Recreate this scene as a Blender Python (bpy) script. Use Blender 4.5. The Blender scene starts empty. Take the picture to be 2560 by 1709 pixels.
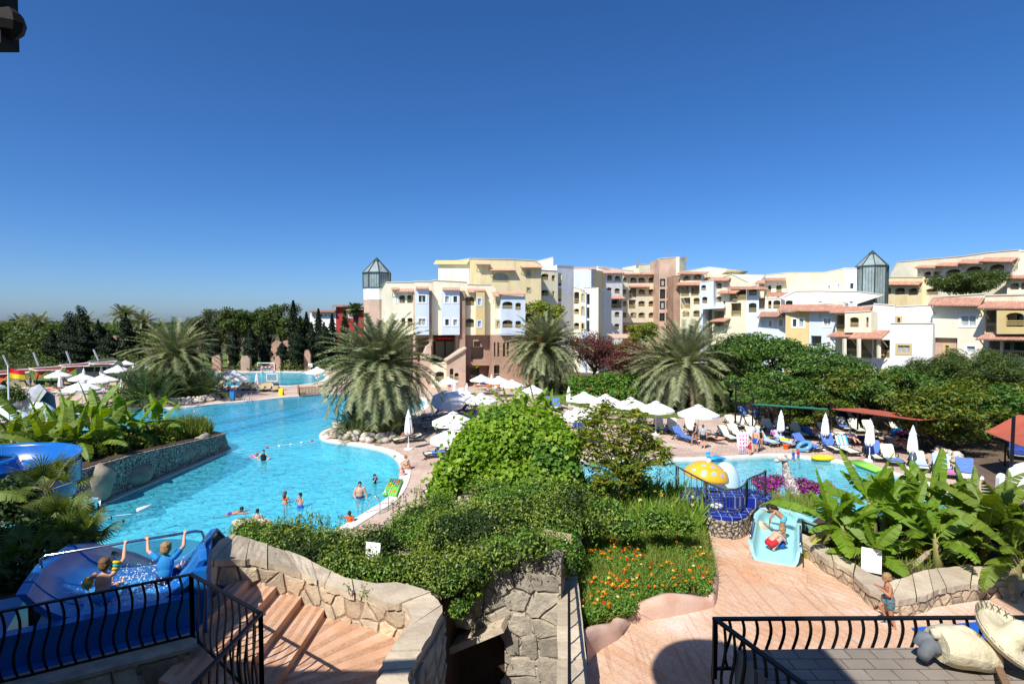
import bpy,math,random
import numpy as np
from math import sin,cos,pi,radians as R,sqrt,atan2
from mathutils import Vector,Matrix
from mathutils.geometry import tessellate_polygon
rng=np.random.default_rng(11);random.seed(5)
SC=bpy.context.scene;COL=SC.collection
# ---------------------------------------------------------------- camera and pixel rays (photograph frame 2560 x 1709)
F=1400.0;CX,CY,HC=1280.0,854.5,9.3
PIT=math.atan(52.5/F)
def ray(px,py):
 x=(px-CX)/F;u=-(py-CY)/F
 return (x,cos(PIT)+u*sin(PIT),-sin(PIT)+u*cos(PIT))
def P(px,py,z=0.0):                   # point of the horizontal plane z under a pixel
 d=ray(px,py);t=(z-HC)/d[2]
 return Vector((d[0]*t,d[1]*t,z))
def PY(px,py,Y):                      # point at distance Y under a pixel
 d=ray(px,py);t=Y/d[1]
 return Vector((d[0]*t,Y,HC+d[2]*t))
# ---------------------------------------------------------------- tagging
def tag(o,label=None,cat=None,group=None,kind=None):
 if label:o['label']=label
 if cat:o['category']=cat
 if group:o['group']=group
 if kind:o['kind']=kind
 return o
def thing(name,loc,label,cat,group=None,rz=0.0):
 o=bpy.data.objects.new(name,None);COL.objects.link(o)
 o.location=loc;o.rotation_euler=(0,0,rz);o.empty_display_size=.2
 return tag(o,label,cat,group,'thing')
KIDS={}
def link(o,parent=None,world=False):
 COL.objects.link(o)
 if parent is not None:
  o.parent=parent
  if world:o.location=-Vector(parent.location)
  KIDS.setdefault(parent.name,[]).append(o)
 return o
def dup(src,loc,rz=0.0,sc=1.0,label=None,group=None,parent=None):
 r=src.copy();COL.objects.link(r);r.location=loc;r.rotation_euler=(0,0,rz)
 r.scale=(sc,sc,sc) if not hasattr(sc,'__len__') else sc
 if label:r['label']=label
 if group:r['group']=group
 for ch in KIDS.get(src.name,[]):
  c=ch.copy();COL.objects.link(c);c.parent=r
  KIDS.setdefault(r.name,[]).append(c)
  for g in KIDS.get(ch.name,[]):
   d=g.copy();COL.objects.link(d);d.parent=c
   KIDS.setdefault(c.name,[]).append(d)
 return r
class First:                            # the first call moves the model itself, later calls copy it
 def __init__(s,root):s.r=root;s.used=False
 def put(s,loc,rz=0.0,sc=1.0,label=None,group=None):
  if s.used:return dup(s.r,loc,rz,sc,label,group)
  s.used=True;o=s.r;o.location=loc;o.rotation_euler=(0,0,rz)
  o.scale=(sc,sc,sc) if not hasattr(sc,'__len__') else sc
  if label:o['label']=label
  if group:o['group']=group
  return o
# ---------------------------------------------------------------- materials
def _mat(name):
 m=bpy.data.materials.new(name);m.use_nodes=True
 nt=m.node_tree;nt.nodes.clear()
 return m,nt,nt.nodes.new,nt.links.new
def c4(c):return (c[0],c[1],c[2],1)
def M(name,c,rough=.6,c2=None,scale=6.,bump=0.,bscale=None,spec=.3,metal=0.,isl=0.,det=5.,trans=0.,dirt=None):
 m,nt,N,L=_mat(name)
 out=N('ShaderNodeOutputMaterial');b=N('ShaderNodeBsdfPrincipled');L(b.outputs[0],out.inputs[0])
 b.inputs['Roughness'].default_value=rough;b.inputs['Metallic'].default_value=metal
 b.inputs['Specular IOR Level'].default_value=spec
 if trans:b.inputs['Transmission Weight'].default_value=trans
 col=None;tc=N('ShaderNodeTexCoord')
 if c2 is not None:
  n=N('ShaderNodeTexNoise');n.inputs['Scale'].default_value=scale;n.inputs['Detail'].default_value=det
  L(tc.outputs['Object'],n.inputs['Vector'])
  r=N('ShaderNodeValToRGB');r.color_ramp.elements[0].position=.36;r.color_ramp.elements[1].position=.66
  r.color_ramp.elements[0].color=c4(c);r.color_ramp.elements[1].color=c4(c2)
  L(n.outputs[0],r.inputs[0]);col=r.outputs[0]
 if dirt is not None:
  n2=N('ShaderNodeTexNoise');n2.inputs['Scale'].default_value=dirt[1];n2.inputs['Detail'].default_value=6
  mp=N('ShaderNodeMapping');mp.inputs['Scale'].default_value=(1,1,dirt[2] if len(dirt) > 2 else 1)
  L(tc.outputs['Object'],mp.inputs[0]);L(mp.outputs[0],n2.inputs['Vector'])
  r2=N('ShaderNodeValToRGB');r2.color_ramp.elements[0].position=.5;r2.color_ramp.elements[1].position=.75
  r2.color_ramp.elements[0].color=(0,0,0,1);r2.color_ramp.elements[1].color=(.75,.75,.75,1)
  L(n2.outputs[0],r2.inputs[0]);mx=N('ShaderNodeMix');mx.data_type='RGBA'
  L(r2.outputs[0],mx.inputs[0])
  if col is None:mx.inputs[6].default_value=c4(c)
  else:L(col,mx.inputs[6])
  mx.inputs[7].default_value=c4(dirt[0]);col=mx.outputs[2]
 if isl:
  g=N('ShaderNodeNewGeometry');mr=N('ShaderNodeMapRange')
  mr.inputs[3].default_value=1-isl;mr.inputs[4].default_value=1+isl
  L(g.outputs['Random Per Island'],mr.inputs[0])
  v=N('ShaderNodeVectorMath');v.operation='SCALE'
  if col is None:v.inputs[0].default_value=c[:3]
  else:L(col,v.inputs[0])
  L(mr.outputs[0],v.inputs['Scale']);col=v.outputs[0]
 if col is None:b.inputs['Base Color'].default_value=c4(c)
 else:L(col,b.inputs['Base Color'])
 if bump:
  n=N('ShaderNodeTexNoise');n.inputs['Scale'].default_value=bscale or scale*3;n.inputs['Detail'].default_value=6
  L(tc.outputs['Object'],n.inputs['Vector'])
  bp=N('ShaderNodeBump');bp.inputs['Strength'].default_value=bump;bp.inputs['Distance'].default_value=.05
  L(n.outputs[0],bp.inputs['Height']);L(bp.outputs[0],b.inputs['Normal'])
 return m
def leafM(name,cols,tr=.3,gloss=.08,rough=.45):
 m,nt,N,L=_mat(name)
 out=N('ShaderNodeOutputMaterial');g=N('ShaderNodeNewGeometry');r=N('ShaderNodeValToRGB')
 cr=r.color_ramp
 for i,c in enumerate(cols):
  p=i/(len(cols)-1)
  e=cr.elements[i] if i < 2 and len(cols) == 2 else (cr.elements[0] if i == 0 else (cr.elements[len(cr.elements)-1] if i == len(cols)-1 else cr.elements.new(p)))
  e.position=p;e.color=c4(c)
 L(g.outputs['Random Per Island'],r.inputs[0])
 d=N('ShaderNodeBsdfDiffuse');t=N('ShaderNodeBsdfTranslucent');s=N('ShaderNodeMixShader');s.inputs[0].default_value=tr
 L(r.outputs[0],d.inputs[0])
 hs=N('ShaderNodeHueSaturation');hs.inputs['Hue'].default_value=.485;hs.inputs['Saturation'].default_value=1.15;hs.inputs['Value'].default_value=1.35
 L(r.outputs[0],hs.inputs['Color']);L(hs.outputs[0],t.inputs[0])
 L(d.outputs[0],s.inputs[1]);L(t.outputs[0],s.inputs[2])
 gl=N('ShaderNodeBsdfGlossy');gl.inputs['Roughness'].default_value=rough
 s2=N('ShaderNodeMixShader');s2.inputs[0].default_value=gloss
 L(s.outputs[0],s2.inputs[1]);L(gl.outputs[0],s2.inputs[2]);L(s2.outputs[0],out.inputs[0])
 return m
def stoneM(name,c1,c2,mortar,scale=2.5,sq=1.,bump=.6,gap=.05,zs=1.):
 """irregular stones: cells with mortar joints"""
 m,nt,N,L=_mat(name)
 out=N('ShaderNodeOutputMaterial');b=N('ShaderNodeBsdfPrincipled');L(b.outputs[0],out.inputs[0])
 b.inputs['Roughness'].default_value=.85;b.inputs['Specular IOR Level'].default_value=.15
 tc=N('ShaderNodeTexCoord');mp=N('ShaderNodeMapping');mp.inputs['Scale'].default_value=(1,1,zs);L(tc.outputs['Object'],mp.inputs[0])
 nz=N('ShaderNodeTexNoise');nz.inputs['Scale'].default_value=scale*1.4;nz.inputs['Detail'].default_value=3;L(mp.outputs[0],nz.inputs['Vector'])
 ma=N('ShaderNodeVectorMath');ma.operation='MULTIPLY_ADD';ma.inputs[1].default_value=(.36/scale*2,)*3
 L(nz.outputs['Color'],ma.inputs[0]);L(mp.outputs[0],ma.inputs[2])
 v=N('ShaderNodeTexVoronoi');v.inputs['Scale'].default_value=scale;v.inputs['Randomness'].default_value=sq;L(ma.outputs[0],v.inputs['Vector'])
 e=N('ShaderNodeTexVoronoi');e.feature='DISTANCE_TO_EDGE';e.inputs['Scale'].default_value=scale;e.inputs['Randomness'].default_value=sq;L(ma.outputs[0],e.inputs['Vector'])
 r=N('ShaderNodeValToRGB');r.color_ramp.elements[0].color=c4(c1);r.color_ramp.elements[1].color=c4(c2)
 sp=N('ShaderNodeSeparateColor');L(v.outputs['Color'],sp.inputs[0]);L(sp.outputs[0],r.inputs[0])
 n2=N('ShaderNodeTexNoise');n2.inputs['Scale'].default_value=scale*7;n2.inputs['Detail'].default_value=7;L(mp.outputs[0],n2.inputs['Vector'])
 mr0=N('ShaderNodeMapRange');mr0.inputs[1].default_value=.3;mr0.inputs[2].default_value=.7;mr0.inputs[3].default_value=.72;mr0.inputs[4].default_value=1.2
 L(n2.outputs[0],mr0.inputs[0]);vm=N('ShaderNodeVectorMath');vm.operation='SCALE';L(r.outputs[0],vm.inputs[0]);L(mr0.outputs[0],vm.inputs['Scale'])
 mr=N('ShaderNodeMapRange');mr.inputs[1].default_value=gap*.4;mr.inputs[2].default_value=gap;nj=N('ShaderNodeTexNoise');nj.inputs['Scale'].default_value=scale*1.9;nj.inputs['Detail'].default_value=2;L(mp.outputs[0],nj.inputs['Vector']);mj=N('ShaderNodeMapRange');mj.inputs[1].default_value=.35;mj.inputs[2].default_value=.65;mj.inputs[3].default_value=-gap*.5;mj.inputs[4].default_value=gap*.9;L(nj.outputs[0],mj.inputs[0]);aj=N('ShaderNodeMath');L(e.outputs['Distance'],aj.inputs[0]);L(mj.outputs[0],aj.inputs[1]);L(aj.outputs[0],mr.inputs[0])
 mx=N('ShaderNodeMix');mx.data_type='RGBA';L(mr.outputs[0],mx.inputs[0]);mx.inputs[6].default_value=c4(mortar);L(vm.outputs[0],mx.inputs[7])
 L(mx.outputs[2],b.inputs['Base Color'])
 mr2=N('ShaderNodeMapRange');mr2.inputs[1].default_value=0;mr2.inputs[2].default_value=gap*2.5;L(e.outputs['Distance'],mr2.inputs[0])
 ad=N('ShaderNodeMath');ad.operation='MULTIPLY_ADD';ad.inputs[1].default_value=.35;L(n2.outputs[0],ad.inputs[0]);L(mr2.outputs[0],ad.inputs[2])
 bp=N('ShaderNodeBump');bp.inputs['Strength'].default_value=bump;bp.inputs['Distance'].default_value=.08
 L(ad.outputs[0],bp.inputs['Height']);L(bp.outputs[0],b.inputs['Normal'])
 return m
def brickM(name,c1,c2,mortar,bw=.25,bh=.08,rough=.8,rot=(0,0,0),ms=.01,off=.5,stain=None,bump=.3,vert=False):
 m,nt,N,L=_mat(name)
 out=N('ShaderNodeOutputMaterial');b=N('ShaderNodeBsdfPrincipled');L(b.outputs[0],out.inputs[0])
 b.inputs['Roughness'].default_value=rough;b.inputs['Specular IOR Level'].default_value=.2
 tc=N('ShaderNodeTexCoord');vec=tc.outputs['Object']
 if vert:                           # wall: run along x+y, rise along z
  s=N('ShaderNodeSeparateXYZ');L(vec,s.inputs[0]);a=N('ShaderNodeMath');L(s.outputs[0],a.inputs[0]);L(s.outputs[1],a.inputs[1])
  cb=N('ShaderNodeCombineXYZ');L(a.outputs[0],cb.inputs[0]);L(s.outputs[2],cb.inputs[1]);vec=cb.outputs[0]
 mp=N('ShaderNodeMapping');mp.inputs['Rotation'].default_value=rot;L(vec,mp.inputs[0])
 t=N('ShaderNodeTexBrick');t.offset=off
 t.inputs['Scale'].default_value=1;t.inputs['Brick Width'].default_value=bw;t.inputs['Row Height'].default_value=bh;t.inputs['Mortar Size'].default_value=ms
 t.inputs['Color1'].default_value=c4(c1);t.inputs['Color2'].default_value=c4(c2);t.inputs['Mortar'].default_value=c4(mortar)
 L(mp.outputs[0],t.inputs['Vector']);col=t.outputs[0]
 n=N('ShaderNodeTexNoise');n.inputs['Scale'].default_value=.35 if stain is None else stain[1];n.inputs['Detail'].default_value=8;L(tc.outputs['Object'],n.inputs['Vector'])
 mr=N('ShaderNodeMapRange');mr.inputs[1].default_value=.3;mr.inputs[2].default_value=.7;mr.inputs[3].default_value=.75;mr.inputs[4].default_value=1.18
 L(n.outputs[0],mr.inputs[0]);vm=N('ShaderNodeVectorMath');vm.operation='SCALE';L(col,vm.inputs[0]);L(mr.outputs[0],vm.inputs['Scale']);col=vm.outputs[0]
 if stain is not None:
  n3=N('ShaderNodeTexNoise');n3.inputs['Scale'].default_value=stain[1]*2.2;n3.inputs['Detail'].default_value=7;L(tc.outputs['Object'],n3.inputs['Vector'])
  r3=N('ShaderNodeValToRGB');r3.color_ramp.elements[0].position=.5;r3.color_ramp.elements[1].position=.64;L(n3.outputs[0],r3.inputs[0])
  ml=N('ShaderNodeMath');ml.operation='MULTIPLY';ml.inputs[1].default_value=.6;L(r3.outputs[0],ml.inputs[0])
  mx=N('ShaderNodeMix');mx.data_type='RGBA';L(ml.outputs[0],mx.inputs[0]);L(col,mx.inputs[6]);mx.inputs[7].default_value=c4(stain[0]);col=mx.outputs[2]
 L(col,b.inputs['Base Color'])
 if bump:
  bp=N('ShaderNodeBump');bp.inputs['Strength'].default_value=bump;bp.inputs['Distance'].default_value=.02;bp.invert=True
  L(t.outputs['Fac'],bp.inputs['Height']);L(bp.outputs[0],b.inputs['Normal'])
 return m
# ---------------------------------------------------------------- mesh builder
def orth(t):
 t=Vector(t).normalized();a=Vector((0,0,1)) if abs(t.z) < .95 else Vector((1,0,0))
 s=t.cross(a).normalized();return s,s.cross(t).normalized()
class MB:
 def __init__(s):s.v=[];s.f=[];s.m=[];s.mi=0;s.st=[]
 def add(s,vs,fs):
  k=len(s.v);s.st.append((k,len(s.f)));s.v += [tuple(v) for v in vs];s.f += [tuple(i+k for i in f) for f in fs];s.m += [s.mi]*len(fs);return s
 def use(s,i):s.mi=i;return s
 def obox(s,c,u,v,w):
  c,u,v,w=Vector(c),Vector(u),Vector(v),Vector(w)
  vs=[c+a*u+b*v+d*w for a in (-1,1) for b in (-1,1) for d in (-1,1)]
  return s.add(vs,[(0,1,3,2),(4,6,7,5),(0,4,5,1),(2,3,7,6),(0,2,6,4),(1,5,7,3)])
 def box(s,x0,x1,y0,y1,z0,z1):
  return s.obox(((x0+x1)/2,(y0+y1)/2,(z0+z1)/2),((x1-x0)/2,0,0),(0,(y1-y0)/2,0),(0,0,(z1-z0)/2))
 def bar(s,a,b,w,h=None):
  a,b=Vector(a),Vector(b);t=b-a;sd,up=orth(t);h=h or w
  return s.obox((a+b)/2,t/2,sd*w/2,up*h/2)
 def tube(s,pts,r,n=8,cap=True,closed=False):
  pts=[Vector(p) for p in pts];k=len(pts);rr=r if hasattr(r,'__len__') else [r]*k
  vs=[];sd=None
  for i,p in enumerate(pts):
   if closed:t=pts[(i+1) % k]-pts[i-1]
   else:t=pts[min(i+1,k-1)]-pts[max(i-1,0)]
   if t.length < 1e-9:t=Vector((0,0,1))
   t.normalize()
   if sd is None:sd,up=orth(t)
   else:
    sd=(sd-t*sd.dot(t))
    if sd.length < 1e-5:sd=orth(t)[0]
    sd.normalize();up=sd.cross(t).normalized()
   for j in range(n):
    a=2*pi*j/n;vs.append(p+(sd*cos(a)+up*sin(a))*rr[i])
  fs=[]
  for i in range(k if closed else k-1):
   i2=(i+1) % k
   for j in range(n):
    fs.append((i*n+j,i*n+(j+1) % n,i2*n+(j+1) % n,i2*n+j))
  if cap and not closed:fs += [tuple(range(n))[::-1],tuple((k-1)*n+j for j in range(n))]
  return s.add(vs,fs)
 def lathe(s,prof,n=16,c=(0,0,0),sx=1.,sy=1.,cap=True,ph=0.):
  vs=[];c=Vector(c)
  for r,z in prof:
   for j in range(n):
    a=2*pi*j/n+ph;vs.append((c.x+r*cos(a)*sx,c.y+r*sin(a)*sy,c.z+z))
  fs=[(i*n+j,i*n+(j+1) % n,(i+1)*n+(j+1) % n,(i+1)*n+j) for i in range(len(prof)-1) for j in range(n)]
  if cap:fs += [tuple(range(n))[::-1],tuple((len(prof)-1)*n+j for j in range(n))]
  return s.add(vs,fs)
 def ell(s,c,r,nu=12,nv=8,rot=None):
  c=Vector(c);r=r if hasattr(r,'__len__') else (r,r,r);vs=[]
  for i in range(1,nv):
   a=-pi/2+pi*i/nv
   for j in range(nu):
    b=2*pi*j/nu;v=Vector((r[0]*cos(a)*cos(b),r[1]*cos(a)*sin(b),r[2]*sin(a)))
    vs.append(c+(rot @ v if rot else v))
  lo,hi=Vector((0,0,-r[2])),Vector((0,0,r[2]))
  vs += [c+(rot @ lo if rot else lo),c+(rot @ hi if rot else hi)]
  fs=[(i*nu+j,i*nu+(j+1) % nu,(i+1)*nu+(j+1) % nu,(i+1)*nu+j) for i in range(nv-2) for j in range(nu)]
  a,b=(nv-1)*nu,(nv-1)*nu+1
  fs += [(a,(j+1) % nu,j) for j in range(nu)]+[(b,(nv-2)*nu+j,(nv-2)*nu+(j+1) % nu) for j in range(nu)]
  return s.add(vs,fs)
 def prism(s,poly,z0,z1,top=True,bot=True):
  n=len(poly);zt=z1 if hasattr(z1,'__len__') else [z1]*n
  vs=[(p[0],p[1],z0) for p in poly]+[(p[0],p[1],zt[i]) for i,p in enumerate(poly)]
  fs=[(i,(i+1) % n,n+(i+1) % n,n+i) for i in range(n)]
  tri=tessellate_polygon([[Vector((p[0],p[1],0)) for p in poly]])
  if top:fs += [(n+a,n+b,n+c) for a,b,c in tri]
  if bot:fs += [(a,c,b) for a,b,c in tri]
  return s.add(vs,fs)
 def strip(s,rows):                 # grid of vertex rows
  k=len(rows[0]);vs=[v for r in rows for v in r]
  return s.add(vs,[(i*k+j,i*k+j+1,(i+1)*k+j+1,(i+1)*k+j) for i in range(len(rows)-1) for j in range(k-1)])
 def sheet(s,outer,holes,z):      # flat sheet with holes
  loops=[outer]+holes;allp=[p for l in loops for p in l]
  tri=tessellate_polygon([[Vector((p[0],p[1],0)) for p in l] for l in loops])
  return s.add([(p[0],p[1],z) for p in allp],tri)
 def each(s,name,mats,parent=None,smooth=False,world=False):    # one object per shape added
  for i,(a,b) in enumerate(s.st):
   a2,b2=s.st[i+1] if i+1 < len(s.st) else (len(s.v),len(s.f));q=MB();q.v=s.v[a:a2];q.f=[tuple(x-a for x in f) for f in s.f[b:b2]];q.m=s.m[b:b2];q.build(name,mats,parent,smooth,world)
 def build(s,name,mats,parent=None,smooth=False,world=False):
  me=bpy.data.meshes.new(name);me.from_pydata(s.v,[],s.f)
  for m in (mats if isinstance(mats,(list,tuple)) else [mats]):me.materials.append(m)
  if any(s.m):me.polygons.foreach_set('material_index',s.m)
  if smooth:me.polygons.foreach_set('use_smooth',[True]*len(me.polygons))
  me.update();me.validate()
  bmfix(me)
  return link(bpy.data.objects.new(name,me),parent,world)
import bmesh
def bmfix(me):
 bm=bmesh.new();bm.from_mesh(me);bmesh.ops.recalc_face_normals(bm,faces=bm.faces)
 zs=[v.co.z for v in bm.verts]
 if zs and max(zs)-min(zs) < 1e-4:
  for f in bm.faces:
   if f.normal.z < 0:f.normal_flip()
 bm.to_mesh(me);bm.free()
def npmesh(name,V,Fq,mats,parent=None,world=False,mi=None):
 me=bpy.data.meshes.new(name);n=len(V);f=len(Fq);k=Fq.shape[1]
 me.vertices.add(n);me.vertices.foreach_set('co',np.ascontiguousarray(V,dtype=np.float32).ravel())
 me.loops.add(f*k);me.loops.foreach_set('vertex_index',np.ascontiguousarray(Fq,dtype=np.int32).ravel())
 me.polygons.add(f);me.polygons.foreach_set('loop_start',np.arange(0,f*k,k,dtype=np.int32))
 me.polygons.foreach_set('loop_total',np.full(f,k,dtype=np.int32))
 for m in (mats if isinstance(mats,(list,tuple)) else [mats]):me.materials.append(m)
 if mi is not None:me.polygons.foreach_set('material_index',np.ascontiguousarray(mi,dtype=np.int32))
 me.update(calc_edges=True)
 return link(bpy.data.objects.new(name,me),parent,world)
def nrm(a):return a/np.maximum(np.linalg.norm(a,axis=1,keepdims=True),1e-9)
def rdir(n):return nrm(rng.normal(size=(n,3)))
def leaves(pts,outs,L,asp=.45,a=.5,b=.5,c=.7,droop=.2,lay=0.):
 """one four-cornered leaf per point; returns verts, quads"""
 n=len(pts);L=np.broadcast_to(np.asarray(L,float),(n,))*rng.uniform(.7,1.25,n)
 N=nrm(outs*a+np.array([0,0,b])+rng.normal(size=(n,3))*c)
 T=rng.normal(size=(n,3));T[:,2] -= droop;T=nrm(T-N*np.sum(T*N,axis=1,keepdims=True));S=np.cross(N,T)
 h=(L/2)[:,None];w=(L*asp/2)[:,None]
 bend=N*(L*.12)[:,None]
 V=np.stack([pts-T*h,pts+S*w+bend-T*h*.15,pts+T*h,pts-S*w+bend-T*h*.15],axis=1).reshape(-1,3)
 return V,np.arange(4*n).reshape(n,4)
def ellp(n,c,r,shell=.5):
 d=rdir(n);rad=1-shell*rng.random(n)**1.6
 return np.asarray(c)+d*np.asarray(r)*rad[:,None],d
def clumps(cl,dens,shell=.5,minz=None):
 ps,os_=[],[]
 for c,r in cl:
  r=np.broadcast_to(np.asarray(r,float),(3,));n=max(12,int(dens*(r[0]*r[1]+r[1]*r[2]+r[0]*r[2])/3))
  p,o=ellp(n,c,r,shell);ps.append(p);os_.append(o)
 p,o=np.concatenate(ps),np.concatenate(os_)
 if minz is not None:k=p[:,2] > minz;p,o=p[k],o[k]
 return p,o
def blades(pts,h,w,lean=.35,up=1.,seg=3,curl=.5):
 """bent grass or iris blades standing at pts"""
 n=len(pts);h=np.broadcast_to(np.asarray(h,float),(n,))*rng.uniform(.6,1.2,n)
 az=rng.uniform(0,2*pi,n);d=np.stack([np.cos(az),np.sin(az),np.zeros(n)],1)*(rng.random(n)*lean)[:,None]
 az2=rng.uniform(0,2*pi,n);s=np.stack([np.cos(az2),np.sin(az2),np.zeros(n)],1)
 rows=[]
 for i in range(seg+1):
  t=i/seg;p=pts+np.array([0,0,up])*(h*t*(1-curl*.35*t*(np.linalg.norm(d,axis=1)+.01)))[:,None]+d*(h*(t*.6+curl*t*t))[:,None]
  ww=w*(1-t**2)*(.5+.5*min(1,t*4))+.002
  rows.append((p-s*ww/2,p+s*ww/2))
 V=np.stack([x for r in rows for x in r],axis=1).reshape(-1,3);k=2*(seg+1)
 b=(np.arange(n)*k)[:,None]
 Q=np.concatenate([b+np.array([[2*i,2*i+1,2*i+3,2*i+2]]) for i in range(seg)],axis=0)
 return V,Q
def cat(*vq):
 Vs,Qs,k=[],[],0
 for V,Q in vq:Vs.append(V);Qs.append(Q+k);k += len(V)
 return np.concatenate(Vs),np.concatenate(Qs)
# ---------------------------------------------------------------- materials used
white=M('white_plaster',(.80,.81,.82),.8,(.74,.75,.77),1.2,.06,40,dirt=((.62,.60,.56),.9,.25))
cream=M('cream_plaster',(.82,.765,.58),.8,(.78,.72,.53),1.1,.06,40,dirt=((.62,.55,.38),.8,.25))
yellow=M('yellow_plaster',(.86,.74,.44),.8,(.83,.70,.40),1.1,.06,40,dirt=((.62,.48,.24),.8,.25))
ochre=M('ochre_plaster',(.66,.52,.25),.8,(.62,.48,.22),1.1,.06,40)
bluew=M('pale_blue_plaster',(.62,.70,.80),.8,(.58,.66,.77),1.1,.06,40,dirt=((.50,.54,.58),.8,.25))
greyc=M('grey_beige_plaster',(.78,.73,.57),.8,(.73,.68,.52),1.1,.06,40)
brick=brickM('brown_brick',(.46,.275,.185),(.37,.21,.14),(.48,.38,.30),.32,.1,vert=True)
brickp=brickM('pink_brick',(.60,.41,.30),(.51,.335,.24),(.60,.50,.41),.32,.1,vert=True)
rtile=M('terracotta_tile',(.42,.225,.16),.8,(.33,.165,.115),3.0,.2,8,isl=.25,dirt=((.55,.36,.27),2.2))
rtilep=M('pale_terracotta_tile',(.52,.33,.25),.8,(.44,.25,.18),3.0,.2,8,isl=.25)
beige=M('beige_painted_wood',(.56,.44,.20),.6)
wframe=M('white_frame',(.78,.78,.76),.5)
glass=M('window_glass',(.03,.045,.055),.06,spec=.6)
curtain=M('window_curtain',(.46,.49,.46),.3,(.24,.28,.29),9.,spec=.6)
inner=M('shaded_recess_plaster',(.46,.38,.24),.85)  # darker than the outer plaster, to carry the shade of balcony recesses
dark=M('dark_interior',(.02,.018,.016),.8)
gtower=M('green_grey_cladding',(.30,.37,.36),.35,(.22,.28,.28),2.0,spec=.5,dirt=((.20,.23,.20),1.2,.2))
gmetal=M('dark_green_metal',(.04,.06,.055),.4,spec=.5)
iron=M('black_iron',(.006,.006,.007),.5,spec=.3)
greyiron=M('grey_iron',(.05,.055,.055),.45,spec=.4)
chrome=M('stainless_steel',(.62,.63,.65),.16,metal=1.)
galv=M('galvanised_steel',(.35,.37,.38),.4,metal=.5)
bluep=M('blue_fibreglass',(.009,.125,.44),.22,(.008,.11,.39),2.,spec=.45,dirt=((.025,.17,.45),3.))
blued=M('dark_blue_fibreglass',(.008,.07,.30),.25,spec=.45)
turq=M('turquoise_fibreglass',(.34,.66,.68),.3,(.38,.70,.71),1.5,spec=.4)
plastic_w=M('white_plastic',(.80,.80,.79),.4)
fabric=M('white_canvas',(.80,.80,.80),.85,(.76,.76,.77),3.,.1,30)
greenp=M('dark_green_plastic',(.012,.030,.026),.4,spec=.4)
sling=M('cream_sling',(.72,.68,.54),.7,(.67,.63,.50),5.)
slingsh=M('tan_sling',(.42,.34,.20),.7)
soil=M('soil',(.07,.045,.028),.95,(.05,.033,.02),3.,.4,12)
concr=M('pale_concrete',(.55,.50,.44),.85,(.47,.43,.38),2.,.15,20)
coping_m=M('pool_coping',(.72,.67,.60),.7,(.66,.60,.53),1.5,.05,30)
timber=M('weathered_wood',(.30,.18,.09),.8,(.22,.13,.07),5.,.2,20)
darkwood=M('dark_wood',(.010,.007,.006),.7)
bark=M('bark',(.10,.075,.055),.95,(.16,.12,.09),8.,.6,14)
palmbark=M('palm_bark',(.16,.12,.085),.95,(.09,.065,.05),14.,.9,12)
trunk_m=M('thin_bark',(.12,.085,.06),.9,(.17,.13,.1),8.,.4,14)
lawn_m=M('lawn',(.11,.17,.028),.95,(.085,.14,.022),.8,.3,30,dirt=((.20,.20,.06),.35))
ground_m=M('dry_ground',(.06,.075,.025),.95,(.10,.085,.04),.25,.3,6,dirt=((.13,.10,.06),.6))
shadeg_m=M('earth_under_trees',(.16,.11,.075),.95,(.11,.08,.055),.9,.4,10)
deck_m=brickM('deck_paving',(.56,.43,.345),(.49,.36,.29),(.33,.24,.19),.55,.55,.75,(0,0,R(24)),.018,.5,((.58,.46,.38),.3),.25)
tile_roof=brickM('grey_paving_slabs',(.30,.26,.215),(.235,.20,.165),(.11,.09,.075),.30,.19,.85,(0,0,0),.008,.5,((.24,.21,.175),1.5),.4)
pinkfl=None
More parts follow.
